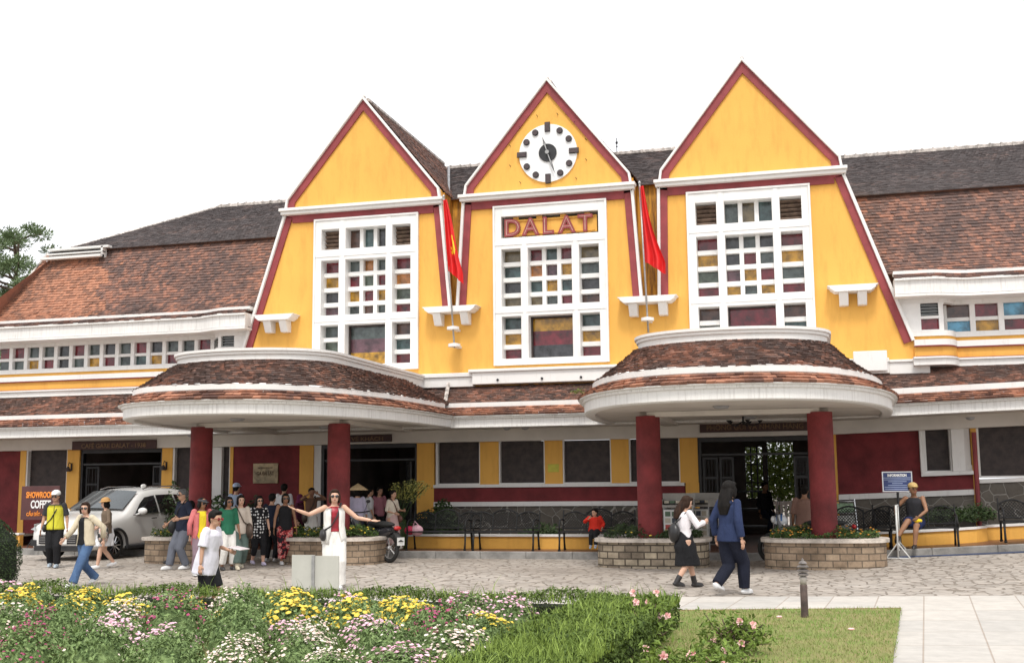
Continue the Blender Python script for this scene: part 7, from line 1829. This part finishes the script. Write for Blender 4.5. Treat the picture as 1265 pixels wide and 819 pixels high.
# -- child on the bench
bpz = on_plat(735, 24.08)
person((735, 640), 'small child in a red shirt sitting on a black bench eating', H=.92, pos=bpz, turn=-12, seat=1, hipz=.46, feet=((.06, .25, .10), (.06, .23, .09)), hs=1.42, hair=('short', HAIR), topw=dict(m=C('bright_red_cloth', (.62, .035, .02)), sleeve=.9, loose=1.15, hem=-.05), bottom=dict(k='trousers', m=blk, w=1.15), shoes=(mat('light_blue_shoe', (.35, .5, .68), .5), 'shoe'),
       arms=((.06, .08, -.24), (-.02, .16, -.02)), hints=((.5, -1, -.4), (1, 0, -.8)), head=(-30, 0), vox=.010, girth=1.3)
# -- seated man with yellow cap
mp_ = on_plat(1131, 24.08)
P = person((1130, 640), 'man in a tan cap and dark sleeveless top sitting cross-legged on the bench', H=1.62, pos=mp_, turn=-10, seat=1, hipz=.30, lean=.10, feet=((.02, .26, .0), (.16, .33, .10)), arms=((-.03, .18, -.22), (.10, .10, -.24)), hints=((1, -.4, -.3), (1, -.4, -.3)), head=(35, .0), hair=('short', HAIR), hat=('cap', mat('tan_yellow_cap', (.52, .36, .14), .7)), skin=SKIN_D,
           topw=dict(m=C('faded_black_cloth', (.03, .03, .035)), sleeve=0, loose=1.05), bottom=dict(k='shorts', m=C('dark_blue_shorts', (.02, .03, .09)), len=.42), shoes=(shoe_b, 'shoe'), girth=1.05)
c = P['hip'][0]+P['fwd']*.28+Vector((0, 0, .07)); world_bag(c, (.09, .09, .05), C('bright_yellow_cloth', (.8, .58, .03)), 'bright yellow cloth lying on the lap of the seated man', 'cloth', cat='cloth')
# -- woman in black skirt, hooded person
P = person((847, 726), 'woman in a white blouse and black skirt looking at her phone as she walks', top=612, turn=118, lean=.06, feet=((.03, .13, 0), (.03, -.13, .02)), head=(-20, .35), hair=('long', HAIR_B), skin=SKIN_L, topw=dict(m=C('white_pink_blouse', (.78, .74, .76)), sleeve=.9, hem=.01, sr=1.35, name='blouse'), bottom=dict(k='skirt', m=blk, hem=.24, w=1.0, waist=.10), shoes=(shoe_b, 'boot'),
           arms=((.0, .16, -.12), (.0, .19, -.10)), hints=((.8, -.3, -1), (.8, -.3, -1)), vox=.0105)
s = MB(); c = (P['wr'][0]+P['wr'][1])/2+P['fwd']*.1; s.cbox(c, .07, .012, .14, math.atan2(P['left'].y, P['left'].x), 0, .5); o = s.build('phone', mat('phone_case', (.12, .06, .06), .3), bevel=.003); at_base(o, c); tag(o, 'phone held by the woman in the black skirt', 'phone')
c = P['S'](.08)-P['fwd']*.155+P['left']*.03; s = MB(); s.ell(c, (.12, .08, .15), 18, 12, 0, Matrix.Rotation(math.atan2(P['left'].y, P['left'].x), 3, 'Z'))
o = s.build('backpack', mat('black_backpack_leather', (.018, .017, .018), .35, .2, 8), smooth=True); at_base(o, c); tag(o, 'small black backpack worn by the woman in the black skirt', 'bag')
s = MB()
for k in (0, 1): a = P['sh'][k]; s.tube([c+Vector((0, 0, .12)), a+Vector((0, 0, .05)), a+P['fwd']*.07-Vector((0, 0, .06)), a-Vector((0, 0, .22))+P['fwd']*.03, c-Vector((0, 0, .1))], .009, 6)
s.build('strap', mat('strap_black', (.015, .015, .015), .5), o)
P = person((903, 735), 'person with long dark hair in a blue hooded sweatshirt walking away', top=592, turn=140, lean=.03, feet=((.035, -.15, .055), (.045, .13, 0)), hipz=.50, head=(0, .1), hs=1.18, hair=('long', HAIR), topw=dict(m=C('blue_hoodie_cloth', (.024, .036, .088)), sleeve=.95, hem=-.04, loose=1.04, sr=1.2, name='sweatshirt'), bottom=dict(k='trousers', m=C('dark_navy_cloth', (.012, .014, .026)), w=1.3, cuff=.036), shoes=(shoe_w, 'shoe'),
           arms=((.06, .0, -.30), (.055, -.02, -.31)), vox=.0105, girth=1.0)
hd_ = MB(); c = P['S'](.30)-P['fwd']*.07; rzz = math.atan2(P['left'].y, P['left'].x); hd_.ell(c-root_loc(P['T']), (.12, .07, .08), 16, 10, 0, Matrix.Rotation(rzz, 3, 'Z'))
me = hd_.mesh('hood'); me.transform(Matrix.Rotation(-P['T'].rotation_euler.z, 4, 'Z')); me.materials.append(C('blue_hood_cloth', (.024, .036, .088))); me.polygons.foreach_set('use_smooth', [True]*len(me.polygons)); o = bpy.data.objects.new('hood', me); COL.objects.link(o); o.parent = P['T']
# -- men at the right planter and inside the hall
q = onY(1000, 640, 23.0); person((1000, 640), 'man in a brown shirt sitting with his back turned behind the rightmost column', H=1.62, pos=(q.x-.08, 23.0, gz(q.x, 23)+.14), turn=175, seat=1, hipz=.36, feet=((.1, .2, -.0), (.1, .2, 0)), hair=('short', HAIR), topw=dict(m=C('brown_shirt_cloth', (.24, .14, .11)), sleeve=.5), bottom=dict(k='trousers', m=navy), shoes=(shoe_b, 'shoe'), vox=.015, skin=SKIN_D, girth=1.08)
q = onY(945, 640, 29.5); person((945, 640), 'person in dark clothes sitting deep inside the hall beyond the right doorway', H=1.6, pos=(q.x, 29.5, ZP+.1), turn=40, seat=1, hipz=.34, feet=((.1, .2, 0), (.1, .2, 0)), hair=('short', HAIR), topw=dict(m=blk, sleeve=.8), bottom=dict(k='trousers', m=navy), shoes=(shoe_b, 'shoe'), vox=.018, skin=SKIN_D)
# dark shelving with goods in the hall
q0, q1 = onY(905, 640, 30.6), onY(950, 640, 30.6); s = MB()
for z in (.25, .7, 1.15): s.box(q0.x, q1.x, 30.4, 30.9, ZP+z, ZP+z+.04)
for x_ in (q0.x, q1.x-.04): s.box(x_, x_+.04, 30.4, 30.9, ZP, ZP+1.2)
o = s.build('goods_shelf', M['black_metal']); at_base(o, (q0.x, 30.6, ZP)); tag(o, 'dark low shelf standing inside the hall beyond the right doorway', 'shelf')
# ---- far-apart pieces become parts of their own
import numpy as np
def split_pieces(o):
    me = o.data; nv = len(me.vertices)
    if nv == 0 or nv > 60000: return
    par = list(range(nv))
    def find(a):
        while par[a] != a: par[a] = par[par[a]]; a = par[a]
        return a
    for e in me.edges:
        a, b = find(e.vertices[0]), find(e.vertices[1])
        if a != b: par[a] = b
    root = [find(i) for i in range(nv)]; ids = {r_: k for k, r_ in enumerate(dict.fromkeys(root))}; k = len(ids)
    if k < 2 or k > 1300: return
    isl = np.array([ids[r_] for r_ in root]); co = np.empty(nv*3); me.vertices.foreach_get('co', co); co = co.reshape(-1, 3)*np.array(o.scale)
    lo = np.array([co[isl == i].min(0) for i in range(k)]); hi = np.array([co[isl == i].max(0) for i in range(k)]); sz = (hi-lo).max(1)
    pp = list(range(k))
    def f2(a):
        while pp[a] != a: pp[a] = pp[pp[a]]; a = pp[a]
        return a
    for i in range(k):
        gap = np.maximum(0, np.maximum(lo[i]-hi, lo-hi[i])); d = np.sqrt((gap**2).sum(1)); ok = np.nonzero(d < np.maximum(.02, .5*np.maximum(sz, sz[i])))[0]
        for j in ok: a, b = f2(i), f2(int(j)); pp[a] = b
    grp = {}; [grp.setdefault(f2(i), len(grp)) for i in range(k)]; ng = len(grp)
    if ng < 2 or ng > 110: return
    pg = np.array([grp[f2(i)] for i in range(k)])[isl]
    outs = []
    for g in range(ng):
        bm = bmesh.new(); bm.from_mesh(me); bm.verts.ensure_lookup_table()
        bmesh.ops.delete(bm, geom=[v for v in bm.verts if pg[v.index] != g], context='VERTS')
        m2 = bpy.data.meshes.new(me.name); bm.to_mesh(m2); bm.free()
        for m_ in me.materials:
            if m_.name not in [q.name for q in m2.materials if q]: m2.materials.append(m_)
        if g == 0: c = o
        else:
            c = o.copy(); COL.objects.link(c); c.parent = o.parent
        outs.append((c, m2, co[pg == g].mean(0)))
    kids = [x for x in bpy.data.objects if x.parent == o]
    for ch in kids:
        cc = np.array([v.co[:] for v in ch.data.vertices]).mean(0)+np.array(ch.location) if ch.type == 'MESH' and len(ch.data.vertices) else np.zeros(3)
        best = min(outs, key=lambda t: ((t[2]-cc)**2).sum()); ch.parent = best[0]
    for c, m2, _ in outs: c.data = m2
SKIPW = ('foliage', 'plants', 'crown', 'flower', 'blossom', 'leaves', 'hedge', 'grass', 'body', 'soil', 'chrys', 'bush', 'weed', 'text_line', 'eyes', 'newspapers', 'postcards', 'balustrade', 'sunglasses', 'stem', 'branch', 'weep')
users = {}
for o in bpy.data.objects:
    if o.type == 'MESH': users[o.data.name] = users.get(o.data.name, 0)+1
for o in list(bpy.data.objects):
    if o.type == 'MESH' and o.parent is not None and users.get(o.data.name, 2) == 1 and not any(w_ in o.name for w_ in SKIPW):
        r_ = o
        while r_.parent: r_ = r_.parent
        if r_.name.split('.')[0] in ('railway_station', 'low_planter_wall', 'lawn_sign'): split_pieces(o)
bpy.context.view_layer.update()
